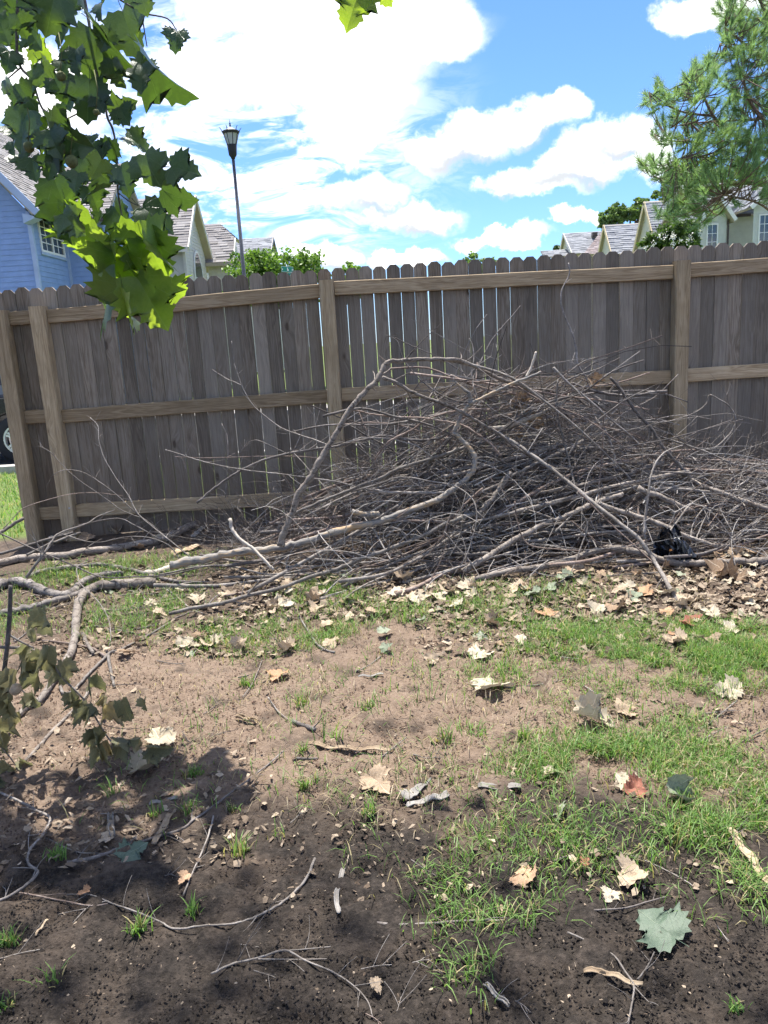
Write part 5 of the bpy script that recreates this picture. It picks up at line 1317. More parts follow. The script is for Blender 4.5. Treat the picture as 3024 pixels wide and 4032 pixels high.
    B('long reddish twig arching over the two left posts', 'A', [(30, 1000), (90, 930), (200, 830), (400, 760), (600, 715), (780, 705), (1000, 730)], 11, (4.5, 4.7), 'r', 2, 6, lmax=.08)
    B('stick with a sawn end poking in at the left edge', 'A', [(-80, 1075), (0, 1035), (80, 985), (192, 914)], 42, (4.55, 4.7), 't', 0, 34)
    B('long dark twig slanting down over the left logs', 'A', [(-30, 1020), (200, 1130), (400, 1220), (600, 1300), (830, 1392), (1100, 1392), (1350, 1380), (1660, 1312)], 17, (4.3, 3.95), 'd', 5, 14)
    B('dark stick in the bundle at the foot of the end post', 'A', [(-40, 1218), (150, 1160), (300, 1110), (450, 1070), (600, 1030)], 34, (4.3, 4.6), 'd', 0, 28)
    B('grey stick beneath the dark one at the foot of the end post', 'A', [(220, 1215), (300, 1170), (400, 1125), (500, 1085), (655, 1030)], 26, (4.3, 4.55), 't', 0, 22)
    B('forked branch rising from the curved log towards the second post', 'A', [(215, 1395), (340, 1225), (420, 1110), (490, 1030), (700, 960), (800, 900), (940, 845)], 34, (4.05, 4.4), 't', 5, 9, lmax=.2)
    B('thin bowed twig above the mottled log', 'A', [(500, 1040), (700, 1100), (830, 1110), (950, 1080), (1100, 1060), (1250, 1080), (1400, 1150), (1512, 1332)], 12, (4.35, 4.1), 't', 4, 11)
    B('dark twig ending above the mottled log', 'A', [(640, 970), (720, 955), (960, 915), (1100, 970), (1300, 1080)], 16, (4.45, 4.35), 'd', 4, 10)
    B('thin twig hooking down past the pale bent limb', 'A', [(720, 1265), (632, 1310), (640, 1420), (690, 1480), (800, 1590), (880, 1720), (905, 1850), (895, 1960)], 11, (4.0, 3.3), 't', 2, 9, lmax=.1)
    for i, pts in enumerate([[(1040, 1610), (1250, 1600), (1500, 1550), (1700, 1480)], [(640, 1480), (900, 1480), (1200, 1530), (1500, 1545), (1700, 1520)], [(880, 1840), (1100, 1820), (1350, 1760), (1600, 1660)], [(680, 1740), (900, 1700), (1200, 1690), (1659, 1650)],
                             [(900, 1560), (1150, 1520), (1400, 1480), (1659, 1440)], [(700, 1680), (1000, 1660), (1300, 1640), (1560, 1680)], [(1240, 1440), (1400, 1520), (1560, 1650), (1659, 1690)], [(760, 1790), (1000, 1830), (1200, 1860), (1500, 1830)], [(120, 1600), (230, 1640), (350, 1650), (600, 1610)]]):
        B('slim bare twig strewn on the ground right of the pale bent limb', 'A', pts, 14, 'g', 'd' if i % 2 else 't', 4, 9, group='twigs strewn by the pale bent limb', lmax=.2)
    B('thick twig with a swollen joint on the ground by the wilted leaves', 'K', [(405, 1195), (430, 1242), (490, 1222), (600, 1112), (700, 1005), (740, 962), (800, 950), (900, 900), (1000, 848), (1135, 768)], 26, 'g', 't', 2, 18, lmax=.1)
    B('short twig running into the swollen joint from the left', 'K', [(280, 888), (440, 905), (570, 930), (650, 960), (712, 1002)], 17, 'g', 'r', 0, 20)
    B('short pale fork below the swollen joint', 'K', [(722, 985), (740, 1100), (768, 1200)], 28, 'g', 't', 0, 20)
    B('short branch leaning on the pale bent limb', 'K', [(555, 840), (590, 920), (625, 975)], 34, 'g', 'l', 0, 26)
    B('pale stick on the bare soil under the wilted leaves', 'K', [(165, 1700), (280, 1572), (420, 1420), (560, 1275), (610, 1150)], 32, 'g', 'l', 0, 20)
    # ---- heap filling: individual slim branches
    rs = random.Random(77)
    for i in range(100):
        x = rs.uniform(-.5, 3.0); y = rs.uniform(3.85, 4.95); L = rs.uniform(.7, 1.7)
        ang = rs.gauss(.30, .45) if x < 1.2 else rs.gauss(-.2, .6)
        if rs.random() < .45: ang = rs.uniform(-1.2, 1.2)
        d = Vector((math.cos(ang), rs.gauss(.12, .25), 0)); d.normalize(); pitch = math.sin(ang) * .55
        P = []; r0_ = rs.uniform(.004, .012); b_ = rs.gauss(0, .12)
        for k in range(6):
            t = k / 5 - .5; p = Vector((x, y, 0)) + d * (L * t); top = float(gz(p.x, p.y) + heap(p.x, p.y))
            z = float(gz(x, y) + heap(x, y)) + pitch * L * t * .5; z = .45 * z + .55 * top + b_ * (1 - 4 * t * t) * .4 + rs.gauss(0, .012) - .03
            P.append((Vector((p.x, min(p.y, 5.2), max(z, float(gz(p.x, p.y)) + .01))), r0_ * (1.15 - k * .13)))
        a, rr = spline(P, 3); mb = MB(); mb.tube(a, rr, 6); grow(mb, a, rr, rs.randint(2, 6), rs, .08, .35)
        side = 'left flank' if x < 0 else 'middle' if x < 1.3 else 'right flank'
        mt = rs.choice('tttdr'); o = mb.build('slim_branch', M[SMAT[mt]], None, a[0], True)
        look = {'t': 'grey', 'd': 'dark', 'r': 'reddish'}[mt] + (' finger-thick' if r0_ > .008 else ' pencil-thin'); rise = a[-1].z - a[0].z
        tilt = 'rising to the right' if rise > .12 else 'sinking to the right' if rise < -.12 else 'lying level'
        tag(o, look + ' branch ' + tilt + ' in the ' + side + ' of the brush heap', 'branch', 'slim branches in the ' + side + ' of the heap')
    # mid-thick branches crossing in the upper dome
    for i in range(46):
        x = rs.gauss(.78, .42); y = rs.uniform(4.35, 4.85); top = 1.0 - .42 * ((x - .78) / .85) ** 2
        if top < .5: continue
        L = rs.uniform(.6, 1.5); ang = rs.choice((-1, 1)) * rs.uniform(.05, .75); d = Vector((math.cos(ang), rs.gauss(0, .12), math.sin(ang))).normalized(); c0 = Vector((x, y, rs.uniform(.62, 1.) * top)); arch = rs.uniform(0, .16) * L; r0_ = rs.uniform(.0035, .0085); P = []
        for k in range(7):
            t = k / 6 - .5; q = c0 + d * (L * t) + Vector((0, 0, arch * (.5 - 4 * t * t))) + Vector((rs.gauss(0, .012), 0, rs.gauss(0, .012))); q.y = min(q.y, 5.3); q.z = max(q.z, float(gz(q.x, q.y)) + .02); P.append((q, r0_ * (1.15 - k * .11)))
        a, rr = spline(P, 3); mb = MB(); mb.tube(a, rr, 6); grow(mb, a, rr, rs.randint(3, 7), rs, .05, .28); mt = rs.choice('ttdr')
        o = mb.build('slim_branch', M[SMAT[mt]], None, a[0], True); look = {'t': 'grey', 'd': 'dark', 'r': 'reddish'}[mt] + (' finger-thick' if r0_ > .006 else ' pencil-thin')
        tag(o, look + ' branch ' + ('rising' if ang > 0 else 'sinking') + (' steeply' if abs(ang) > .4 else ' gently') + ' to the right in the upper dome of the heap', 'branch', 'crossing branches in the upper dome')
heap_branches()

def brush_stuff():
    """the uncountable fine twigs of the heap"""
    rs = np.random.RandomState(31); rnd = random.Random(3); V = []; F = []; C_ = []
    def twig(P, R, sides, col):
        mb = MB(); mb.tube(P, R, sides, cap=False); b0 = len(V); V.extend(mb.v); F.extend([[b0 + i for i in f] for f in mb.f]); C_.extend([col] * len(mb.v))
    pal = [np.array(c) for c in ((.14, .122, .11), (.21, .19, .173), (.31, .285, .265), (.09, .076, .068), (.16, .125, .105), (.42, .395, .37))]
    n = 0
    while n < 3900:
        x = rs.uniform(-1.0, 3.5); y = rs.uniform(3.72, 5.25); h = float(heap(x, y))
        if h < .03 and rs.rand() > .06: continue
        if x < -.2 and rs.rand() < .35: continue
        if rs.rand() > (.25 + h * 1.6) * (.45 + .55 * float(sstep(3.9, 4.35, y))): continue
        fr = rs.rand() ** .6; z = float(gz(x, y)) + h * fr + .005
        small = rs.rand() < (.8 if x < .1 else .6)
        L = rs.uniform(.12, .4) if small else rs.uniform(.4, 1.1)
        ang = rs.normal(.3, 1.0) if x < 1.2 else rs.normal(-.2, 1.0)
        if small: ang = rs.uniform(-3.1, 3.1)
        d = Vector((math.cos(ang), rs.normal(0, .35), math.sin(ang) * .7)); d.normalize()
        curl = Vector(rs.normal(0, .5 if small else .22, 3)); p = Vector((x, y, z)) - d * L * .5; P = []; seg = 5
        r0_ = rs.uniform(.0011, .0022) if small else rs.uniform(.0018, .0055)
        for k in range(seg + 1):
            P.append(Vector((p.x, min(p.y, 5.38), max(p.z, float(gz(p.x, p.y)) + .003)))); dd = (d + curl * (k / seg - .3)).normalized(); p = p + dd * (L / seg)
        if not small:                                   # long ones follow the top of the heap
            for q in P:
                top = float(gz(q.x, q.y) + heap(q.x, q.y)); q.z = min(q.z, top + .03)
        twig(P, [r0_ * (1 - .7 * k / seg) for k in range(seg + 1)], 3 if small else 4, pal[rs.randint(6)] * rs.uniform(.7, 1.2)); n += 1
    # fine sprays sticking out of the flanks
    for i in range(380):
        x = rs.uniform(-1.2, 2.8) if rs.rand() < .5 else rs.uniform(-1.0, .3); y = rs.uniform(4.2, 5.1); h = float(heap(x, y)); z = float(gz(x, y)) + h * rs.uniform(.7, 1.0); L = rs.uniform(.15, .6)
        left = x < .2
        d = Vector((rs.normal(-.8 if left else .3, .5), rs.normal(0, .3), rs.uniform(.1, .9))).normalized(); curl = Vector(rs.normal(0, .5, 3)); p = Vector((x, y, z)); P = []
        for k in range(6): P.append(Vector((p.x, min(p.y, 5.36), p.z))); p = p + (d + curl * k / 5).normalized() * (L / 5)
        c = pal[rs.randint(5)] * .75; twig(P, [.0015 * (1 - .12 * k) for k in range(6)], 3, c)
        for j in range(rs.randint(2, 6)):
            k = rs.randint(1, 5); q = P[k]; d2 = (d + Vector(rs.normal(0, .7, 3))).normalized(); P2 = [q, q + d2 * .04, q + (d2 + curl * .3).normalized() * .09]
            twig(P2, [.0012, .001, .0007], 3, c)
    # bowed shoots hanging over the face of the heap
    for i in range(170):
        x = rs.uniform(-.5, 2.8); y = rs.uniform(3.8, 4.5); z = float(gz(x, y) + heap(x, y)) + rs.uniform(.0, .08); L = rs.uniform(.2, .75)
        d = Vector((rs.normal(0, .8), rs.uniform(-.7, .1), rs.normal(.1, .7))).normalized(); curl = Vector((rs.normal(0, .9), rs.normal(0, .3), rs.uniform(-1.8, .2))); p = Vector((x, y, z)); P = []
        for k in range(8): P.append(Vector((p.x, p.y, max(p.z, float(gz(p.x, p.y)) + .004)))); p = p + (d + curl * k / 7).normalized() * (L / 7)
        r0_ = rs.choice((.0016, .0022, .003)); c = pal[rs.choice((1, 2, 2, 5, 4))] * rs.uniform(.8, 1.1); twig(P, [r0_ * (1.1 - .09 * k) for k in range(8)], 4, c)
        for j in range(rs.randint(1, 4)):
            k = rs.randint(1, 7); q = P[k]; d2 = (d + Vector(rs.normal(0, .8, 3))).normalized(); twig([q, q + d2 * .04, q + (d2 + curl * .2).normalized() * .09], [.0013, .001, .0007], 3, c)
    # the airy dome of long arching shoots over the dense part
    for i in range(240):
        x = rs.normal(.80, .48); y = rs.uniform(4.4, 5.1); top = 1.04 - .42 * ((x - .78) / .85) ** 2 - .05 * rs.rand()
        if top < .3 or x < -.9: continue
        L = rs.uniform(.4, 1.6); ang = rs.choice((rs.normal(.25, .3), rs.normal(-.3, .35), rs.uniform(-1.5, 1.5))); d = Vector((math.cos(ang) * rs.choice((-1, 1)), rs.normal(0, .2), math.sin(ang) * .6)).normalized()
        arch = rs.uniform(.02, .22) * L; c0 = Vector((x, y, rs.uniform(.5, 1.) * top)); P = []; jj = Vector(rs.normal(0, .03, 3))
        for k in range(8):
            t = k / 7 - .5; q = c0 + d * (L * t) + Vector((0, 0, arch * (1 - 4 * t * t) - arch * .5)) + jj * math.sin(k * 1.7) * .5; P.append(Vector((q.x, min(q.y, 5.36), max(q.z, float(gz(q.x, q.y)) + .02))))
        r0_ = rs.choice((.0014, .0018, .0024, .0032, .0045)); c = pal[rs.choice((0, 1, 2, 2, 3, 4))] * rs.uniform(.8, 1.2); twig(P, [r0_ * (1.1 - .09 * k) for k in range(8)], 4, c)
        for j in range(rs.randint(2, 7)):
            k = rs.randint(1, 7); q = P[k]; d2 = (d * rs.choice((-.5, .8)) + Vector(rs.normal(0, .7, 3))).normalized(); l2 = rs.uniform(.05, .2); cu = Vector(rs.normal(0, .5, 3))
            twig([q, q + d2 * l2 * .5, q + (d2 + cu * .5).normalized() * l2], [.0014, .0011, .0007], 3, c)
    base = Vector((.8, 4.5, 0)); o = link('brush_twigs', mesh_from('brush_twigs', rel(V, base), F, M['stufftwig'], False, np.array(C_)), None, base)
    tag(o, 'mass of fine dead twigs filling the brush heap', 'twigs', None, 'stuff')
brush_stuff()
# ------------------------------------------------------------------ things on the ground
def put_leaf(x, y, w, kind, label, rot=None, tile='F', name='dry_leaf', group=None, meshes=None, tilt=.22, lift=.012, cat='leaf', seed=0):
    rs = random.Random(int(x * 7 + y * 13) + seed); p = gnd(tile, x, y, 0); L = w * TL[tile][2] * p.y / FP * (1.0 if w > 30 else .9)
    me = rs.choice(LM[kind]); rot = rs.uniform(0, 6.28) if rot is None else rot
    n = Vector((rs.gauss(0, tilt), rs.gauss(-.1, tilt), 1)).normalized(); t = Vector((math.cos(rot), math.sin(rot), 0))
    t = (t - n * t.dot(n)).normalized(); c = Vector((p.x, p.y, float(gz(p.x, p.y)) + lift + L * .05))
    b0 = c - t * L * .45; o = link(name, me, None, mat=leaf_matrix(b0, b0 + t * L, n))
    tag(o, label, cat, group); return o
LM = {}
for k, mt in (('d', 'dry'), ('p', 'dry_pale'), ('o', 'dry_orange'), ('r', 'dry_red'), ('g', 'greygreen'), ('n', 'green_fall')):
    LM[k] = [leaf_mesh('dry_leaf', M[mt], random.uniform(-.1, .2), random.uniform(-.2, .5), random.uniform(.0, .35), .07, random.uniform(.65, 1.0), 40 + s, random.choice((0, .5)), .22 if s % 2 else .1) for s in range(4)]
LM['n'] = [leaf_mesh('dry_leaf', M['green_fall'], .06, .15, .12, .035, 1.0, 55, 0, .3)]
LM['R'] = [leaf_mesh('dry_leaf', M['dry_pale'], .1, .2, .1, .04, .9, 61, 3.4, .1)]       # rolled
LM['G'] = [leaf_mesh('dry_leaf', M['greygreen'], .1, .5, .1, .04, .9, 62, 3.0, .1)]
LM['c'] = [leaf_mesh('dry_leaf', M['dry'], .4, 1.3, .5, .1, .8, 63 + s, 1.5, .1) for s in range(3)]   # crumpled
for a in [(630, 1392, 44, 'd', 'tan dry leaf on the soil edge left of the grass clump'), (835, 1404, 32, 'g', 'small grey-green leaf on the red soil behind the tufts'), (1042, 1418, 58, 'p', 'curled pale yellow leaf beside the tall grass clump', .3), (930, 1430, 36, 'd', 'small tan leaf left of the curled pale yellow leaf'),
          (600, 1466, 50, 'o', 'two-pointed tan leaf on dark litter left of the red soil'), (1072, 1487, 105, 'p', 'large flat whitish leaf at the edge of the red soil', .1), (1570, 1497, 66, 'p', 'pale cream leaf lying in the grass at the right'), (1355, 1536, 66, 'd', 'flat tan leaf on the small bare patch at the right'),
          (1285, 1562, 100, 'R', 'long rolled yellowish leaf above the right-hand grass', -.3), (330, 1660, 110, 'p', 'large veined cream leaf flat under the wilted branch', .6), (345, 1600, 85, 'p', 'cream leaf half under the wilted branch tip', 2.2), (818, 1703, 84, 'd', 'broad tan leaf with torn end in the middle foreground', -1.0),
          (1205, 1752, 66, 'g', 'grey-green leaf sunk in the right-hand grass', 1.), (1475, 1728, 84, 'G', 'rolled grey-green leaf in the right-hand grass', -.3), (1350, 1696, 62, 'p', 'pale tan leaf in the grass above the reddish one'), (1195, 1675, 46, 'p', 'small yellow leaf standing in the grass'),
          (1367, 1713, 52, 'r', 'small reddish-brown leaf in the right-hand grass'), (1132, 1900, 70, 'o', 'orange-tan crinkled leaf in the lower right foreground'), (1316, 1945, 48, 'p', 'creamy torn leaf left of the big green leaf'), (1362, 1905, 72, 'd', 'tan leaf half buried above the big green leaf'),
          (1422, 2012, 122, 'n', 'big green sycamore leaf lying on dark soil at lower right', 2.1), (290, 1848, 72, 'n', 'pale green leaf under the long curved stick', .7), (815, 2140, 42, 'd', 'small pale leaf at the bottom edge centre'), (182, 1936, 32, 'o', 'tiny orange curled leaf on dark soil at lower left'),
          (398, 1906, 34, 'o', 'tiny orange-brown leaf by the forked stick'), (1556, 1246, 66, 'c', 'crumpled pale leaf on the log at the far right'), (225, 1822, 50, 'd', 'brown leaf beside the curled bark at lower left'), (1080, 1975, 34, 'd', 'dull brown leaf by the stick in the grass'),
          (1265, 1870, 26, 'r', 'tiny red-brown leaf right of the orange-tan one'), (415, 1400, 46, 'p', 'whitish folded leaf at the left soil edge'), (455, 1395, 40, 'c', 'crumpled tan leaf beside the whitish folded one'), (850, 1298, 60, 'd', 'tan leaf at the foot of the heap above the grass clump'),
          (1290, 1325, 50, 'p', 'pale leaf in the litter below the brown log'), (1180, 1330, 44, 'o', 'orange leaf in the litter below the heap centre'), (1390, 1290, 70, 'o', 'big orange-brown leaf at the foot of the smooth grey pole'), (1240, 1240, 50, 'd', 'brown leaf under the brown log'), (1500, 1360, 60, 'r', 'reddish leaf in the litter at the right')]:
    put_leaf(a[0], a[1], a[2], a[3], a[4], a[5] if len(a) > 5 else None)
# litter leaves that nothing tells apart
rs = random.Random(15); n = 0
zones = [(560, 1250, 1100, 1330, 55, 'litter at the foot of the heap'), (1100, 1230, 1659, 1330, 60, 'litter below the brown log'), (1440, 1300, 1659, 1400, 44, 'litter at the right edge'), (150, 1260, 620, 1420, 34, 'litter among the left logs'),
         (700, 1320, 1300, 1400, 26, 'litter before the heap'), (60, 1150, 430, 1200, 14, 'litter at the fence foot'), (1550, 1130, 1659, 1230, 14, 'litter behind the brown log'), (1662, 1230, 2100, 1420, 36, 'litter past the right edge')]
for (x0, y0, x1, y1, k, g_) in zones:
    for i in range(int(k * .72)):
        put_leaf(rs.uniform(x0, x1), rs.uniform(y0, y1), (wl := rs.uniform(18, 46)), (kk := rs.choice('dddpppppo' if 'right' in g_ else 'ddddpppcg')), ('large ' if wl > 36 else 'small ' if wl < 26 else 'middling ') + {'d': 'brown', 'p': 'pale', 'o': 'orange', 'c': 'crumpled', 'g': 'grey-green'}[kk] + ' dry leaf in the ' + g_, None, group='dry leaves, ' + g_, tilt=.25, lift=rs.uniform(.004, .03), seed=i)
# leaves caught high in the heap
for (x, y, l) in ((500, 810, 'curled brown leaf caught high on the heap by the thin wavy shoot'),):
    c = at('E', x, y, 4.75); link_o = link('dry_leaf', LM['c'][0], None, mat=leaf_matrix(c, c + Vector((.05, -.02, -.08)), Vector((0, -1, .2)))); tag(link_o, l, 'leaf')
for i, (x, y, w) in enumerate(((1290, 560, 150), (1370, 600, 130), (1440, 650, 120), (1300, 820, 110), (1380, 830, 100), (1340, 540, 100), (1470, 720, 110))):
    c = at('C', x, y, 4.62); L = w * .4822 * 4.62 / FP
    o = link('dry_leaf', LM['d' if i % 2 else 'c'][i % 3], None, mat=leaf_matrix(c, c + Vector((rs.uniform(-.6, .8), -.2, rs.uniform(-1, .1))).normalized() * L, Vector((rs.gauss(0, .3), -1, .5))))
    tag(o, 'brown withered leaf hanging in the top of the heap by the pale barkless limb', 'leaf', 'withered leaves in the heap top')

# shed bark
def bark_strip(label, tile, pts, w, curl=1.2, kind='barkpiece', w1=None, name='bark_piece', lift=.006):
    rs = random.Random(len(label)); P = [gnd(tile, *p, 0) for p in pts]; sc_ = TL[tile][2]; w1 = w if w1 is None else w1
    Q, R = spline([(p, (w + (w1 - w) * i / (len(P) - 1)) * sc_ * p.y / FP / 2) for i, p in enumerate(P)], 5); V = []; F = []; m_ = 6
    for i, (p, r_) in enumerate(zip(Q, R)):
        t = (Q[min(i + 1, len(Q) - 1)] - Q[max(i - 1, 0)]).normalized(); s = t.cross(Vector((0, 0, 1))).normalized(); e = 1. if 0 < i < len(Q) - 1 else .8
        sl, sr = 1 + rs.gauss(0, .16), 1 + rs.gauss(0, .16); rr = r_ * e; rad = rr / max(math.sin(min(curl, 1.5)), .3)
        for th in (0, .0025):
            for k in range(m_ + 1):
                a = (-1 + 2 * k / m_) * curl * (sl if k < m_ / 2 else sr); q = p + s * math.sin(a) * (rad - th) + Vector((0, 0, (1 - math.cos(a)) * (rad - th) + lift + th + .004 * math.sin(i * .9)))
                V.append(q)
    W = (m_ + 1); st = 2 * W
    for i in range(len(Q) - 1):
        for k in range(m_):
            a = i * st + k; F.append([a, a + 1, a + 1 + st, a + st]); b_ = a + W; F.append([b_, b_ + st, b_ + 1 + st, b_ + 1])
        a = i * st; F.append([a, a + st, a + st + W, a + W]); a = i * st + m_; F.append([a, a + W, a + W + st, a + st])
    for i in (0, len(Q) - 1):
        for k in range(m_): a = i * st + k; F.append([a, a + W, a + W + 1, a + 1])
    o = link(name, mesh_from(name, rel(V, P[0]), F, M[kind], True), None, P[0]); tag(o, label, 'bark'); return o
bark_strip('long tan sheet of curled bark in the middle of the soil', 'I', [(470, 1112), (600, 1130), (720, 1140), (850, 1145), (965, 1145)], 40, .9, w1=46)
bark_strip('small tan bark tube on the red soil at the left', 'I', [(50, 955), (110, 970), (170, 990)], 34, 2.2)
bark_strip('grey flaring bark flake beside the broad tan leaf', 'H', [(100, 165), (140, 140), (180, 110), (215, 80)], 85, .45, 'barkgrey', 8)
bark_strip('second grey bark flake with a ragged edge', 'H', [(110, 200), (170, 180), (230, 165), (290, 150)], 30, .5, 'barkgrey', 48)
bark_strip('grey split bark plate on the grass edge', 'H', [(415, 115), (500, 120), (600, 118)], 44, .8, 'barkgrey')
bark_strip('pale bark strip in the grass at the right edge', 'H', [(1490, 290), (1540, 370), (1600, 450), (1665, 540)], 42, .9)
bark_strip('bark strip across the forked twig at lower right', 'H', [(868, 912), (960, 918), (1030, 945), (1122, 970)], 34, 1.2)
bark_strip('pale bark tube near the bottom edge', 'H', [(443, 968), (495, 1015), (548, 1064)], 26, 2.4, 'barkgrey')
bark_strip('pale twisted bark strip on dark soil in the foreground', 'G', [(1497, 475), (1482, 540), (1466, 600), (1478, 676)], 26, 1.3, 'barkgrey')
bark_strip('curled bark tube at the left among brown litter', 'G', [(484, 240), (486, 290), (494, 345)], 30, 2.2, 'barkgrey')
bark_strip('flat bark shard under the long curved stick', 'G', [(745, 235), (715, 290), (672, 370)], 34, .7)
bark_strip('narrow bark shard in the left litter', 'G', [(650, 195), (710, 182), (775, 170)], 28, .7, 'barkgrey')
bark_strip('bark scrap lying by the broken stick on the red soil', 'I', [(770, 712), (840, 705), (920, 698)], 24, .9, 'barkgrey')
bark_strip('large sheet of shed bark under the splintered log', 'A', [(1420, 1225), (1520, 1190), (1640, 1150)], 90, .8)
bark_strip('upturned bark slab against the mottled log end', 'B', [(130, 1490), (220, 1400), (290, 1290)], 60, .8, 'barkgrey', 40)
bark_strip('thin bark scrap at lower left', 'G', [(158, 768), (180, 730), (212, 700)], 14, .8)

# loose sticks
def stick(label, tile, pts, w, mat='t', tw=0, w1=None, group=None, lmax=.08):
    branch(label, tile, pts, w * .78, 'g', mat, tw + 1, None if w1 is None else w1 * .78, 0, 'stick', group, lmax, 'stick')
stick('long curved dark stick across the lower left soil', 'G', [(290, 440), (400, 420), (500, 388), (600, 355), (700, 322), (790, 290), (850, 250), (930, 190), (1000, 140), (1090, 70), (1180, 0), (1235, -48)], 26, 'd', 3, 9)
stick('thin grey stick standing off below the long curved stick', 'G', [(798, 582), (840, 480), (880, 390), (910, 310), (930, 232)], 12, 't', 1, 14)
stick('long forked bow-shaped stick on the dark soil', 'G', [(1372, 420), (1335, 510), (1270, 580), (1200, 630), (1100, 680), (1000, 705), (900, 712), (760, 726), (700, 697), (600, 655), (500, 620), (450, 600), (380, 575), (290, 578)], 20, 't', 6, 9)
stick('brown twig meeting the fork of the bow-shaped stick', 'G', [(85, 568), (250, 600), (390, 626), (470, 618)], 12, 'r', 2, 10)
stick('little side prong of the bow-shaped stick', 'G', [(470, 605), (390, 628), (315, 702)], 10, 't', 0, 5)
stick('arched forked twig near the bottom edge', 'G', [(918, 922), (1020, 877), (1130, 850), (1240, 820), (1330, 865), (1450, 915), (1540, 975), (1600, 1040), (1622, 1108)], 17, 't', 3, 9)
stick('upper prong of the arched forked twig', 'G', [(1235, 822), (1330, 815), (1442, 804)], 9, 't', 0, 7)
stick('lower prong of the arched forked twig', 'G', [(1125, 858), (1290, 860), (1428, 857)], 10, 't', 0, 8)
branch('thin dark twig sticking up from the arched forked twig', 'G', [(1035, 865), (1110, 730), (1212, 580)], 9, (1.42, 1.5), 'd', 1, 0, 0, 'stick', None, .04, 'stick')
stick('thin twig crossing the pale green leaf', 'G', [(200, 330), (330, 390), (440, 400), (510, 430), (592, 508)], 10, 't', 1)
stick('thin pale twig at the left edge low down', 'G', [(-20, 862), (100, 830), (188, 814)], 10, 't', 0)
stick('pale bent twig running down the left edge', 'G', [(-20, 612), (80, 560), (162, 486), (122, 440), (130, 390), (190, 310), (216, 242), (160, 210), (100, 180), (-20, 125)], 20, 't', 4, 16)
stick('weathered stick lying in the front grass', 'H', [(-20, 692), (100, 697), (250, 690), (400, 680), (562, 680)], 22, 'd', 0, 14)
stick('jointed forked twig below the big green leaf', 'H', [(800, 730), (980, 815), (1050, 900), (1085, 960), (1075, 1040), (1058, 1125)], 13, 't', 2, 15)
stick('short prong of the jointed forked twig', 'H', [(1080, 955), (1120, 1000), (1168, 1048)], 9, 't', 0)
stick('second prong of the jointed forked twig', 'H', [(1100, 932), (1140, 880), (1172, 815)], 13, 't', 1, 10)
stick('long thin curving stem at lower right', 'H', [(970, 370), (1150, 430), (1350, 540), (1400, 640), (1492, 775)], 8, 't', 2)
stick('dark twig above the big green leaf', 'H', [(905, 636), (1050, 626), (1130, 602), (1222, 578)], 14, 'd', 1)
stick('short dark stick by the left of the front grass', 'H', [(130, 420), (180, 455), (242, 492)], 12, 'd', 0)
stick('little stick end in the lower grass middle', 'H', [(740, 425), (780, 410), (822, 398)], 12, 't', 0, 10)
stick('pale straight stick on the right bare patch', 'J', [(1085, 1122), (1230, 1080), (1320, 1020), (1462, 905)], 18, 't', 1, 12)
stick('dark stick behind the pale straight one', 'J', [(1035, 1065), (1200, 1000), (1442, 965)], 18, 'd', 1, 12)
stick('thin stick before the pale straight one', 'J', [(1215, 1172), (1300, 1120), (1395, 1075)], 13, 't', 1)
stick('stick at the right edge of the bare patch', 'J', [(1490, 1172), (1560, 1130), (1660, 1080)], 18, 'd', 0)
stick('thin stick along the near edge of the red soil at right', 'J', [(-60, 800), (0, 820), (200, 800), (380, 770), (492, 754)], 14, 't', 2)
stick('crooked twig at the left soil edge', 'I', [(78, 372), (180, 422), (250, 440), (302, 502)], 13, 'r', 1)
stick('grey stick with knobbly end reaching onto the red soil', 'I', [(388, 238), (420, 330), (470, 430), (520, 500), (570, 540), (630, 556)], 15, 't', 1, 22)
stick('short grey stick on the red soil', 'I', [(758, 668), (830, 635), (905, 578)], 13, 't', 0, 9)
stick('thin kinked twig on the red soil at left', 'I', [(235, 822), (290, 900), (350, 952)], 13, 't', 0, 9)
stick('dark crumbly stub of wood by the grass tuft', 'I', [(378, 962), (440, 985), (512, 1015)], 36, 'k', 0, 40)
stick('stick at the end of the curled bark sheet', 'I', [(905, 1182), (980, 1120), (1055, 1062)], 15, 't', 2, 10)
stick('thin twig on the litter at the left of the red soil', 'I', [(85, 820), (150, 720), (200, 600)], 10, 't', 1)
stick('dark chip of wood left of the curled bark sheet', 'I', [(395, 1185), (460, 1190), (530, 1185)], 28, 'k', 0, 20)
stick('thin stem across the litter above the red soil', 'I', [(180, 300), (280, 340), (420, 352), (560, 345)], 9, 'd', 2)
stick('long thin branch end lying on the litter edge', 'I', [(0, 560), (150, 555), (350, 545), (480, 548)], 9, 'd', 2)
rs = random.Random(5)
for i in range(70):
    x = rs.uniform(0, 1659); y = rs.choice((rs.uniform(1260, 1420), rs.uniform(1300, 1640), rs.uniform(1600, 2200))); a = rs.gauss(0, .6); L = rs.uniform(20, 70)
    if 550 < x < 1200 and 1420 < y < 1620 and rs.random() < .6: continue
    zone = 'behind the red soil' if y < 1450 else 'around the red soil' if y < 1700 else 'on the near soil'
    stick('small twig strewn ' + zone, 'F', [(x, y), (x + L * .5 * math.cos(a), y + L * .3 * math.sin(a) + rs.gauss(0, 3)), (x + L * math.cos(a), y + L * .6 * math.sin(a))], rs.uniform(2.5, 5), rs.choice('ttdr'), rs.randint(0, 2), None, 'small twigs ' + zone)

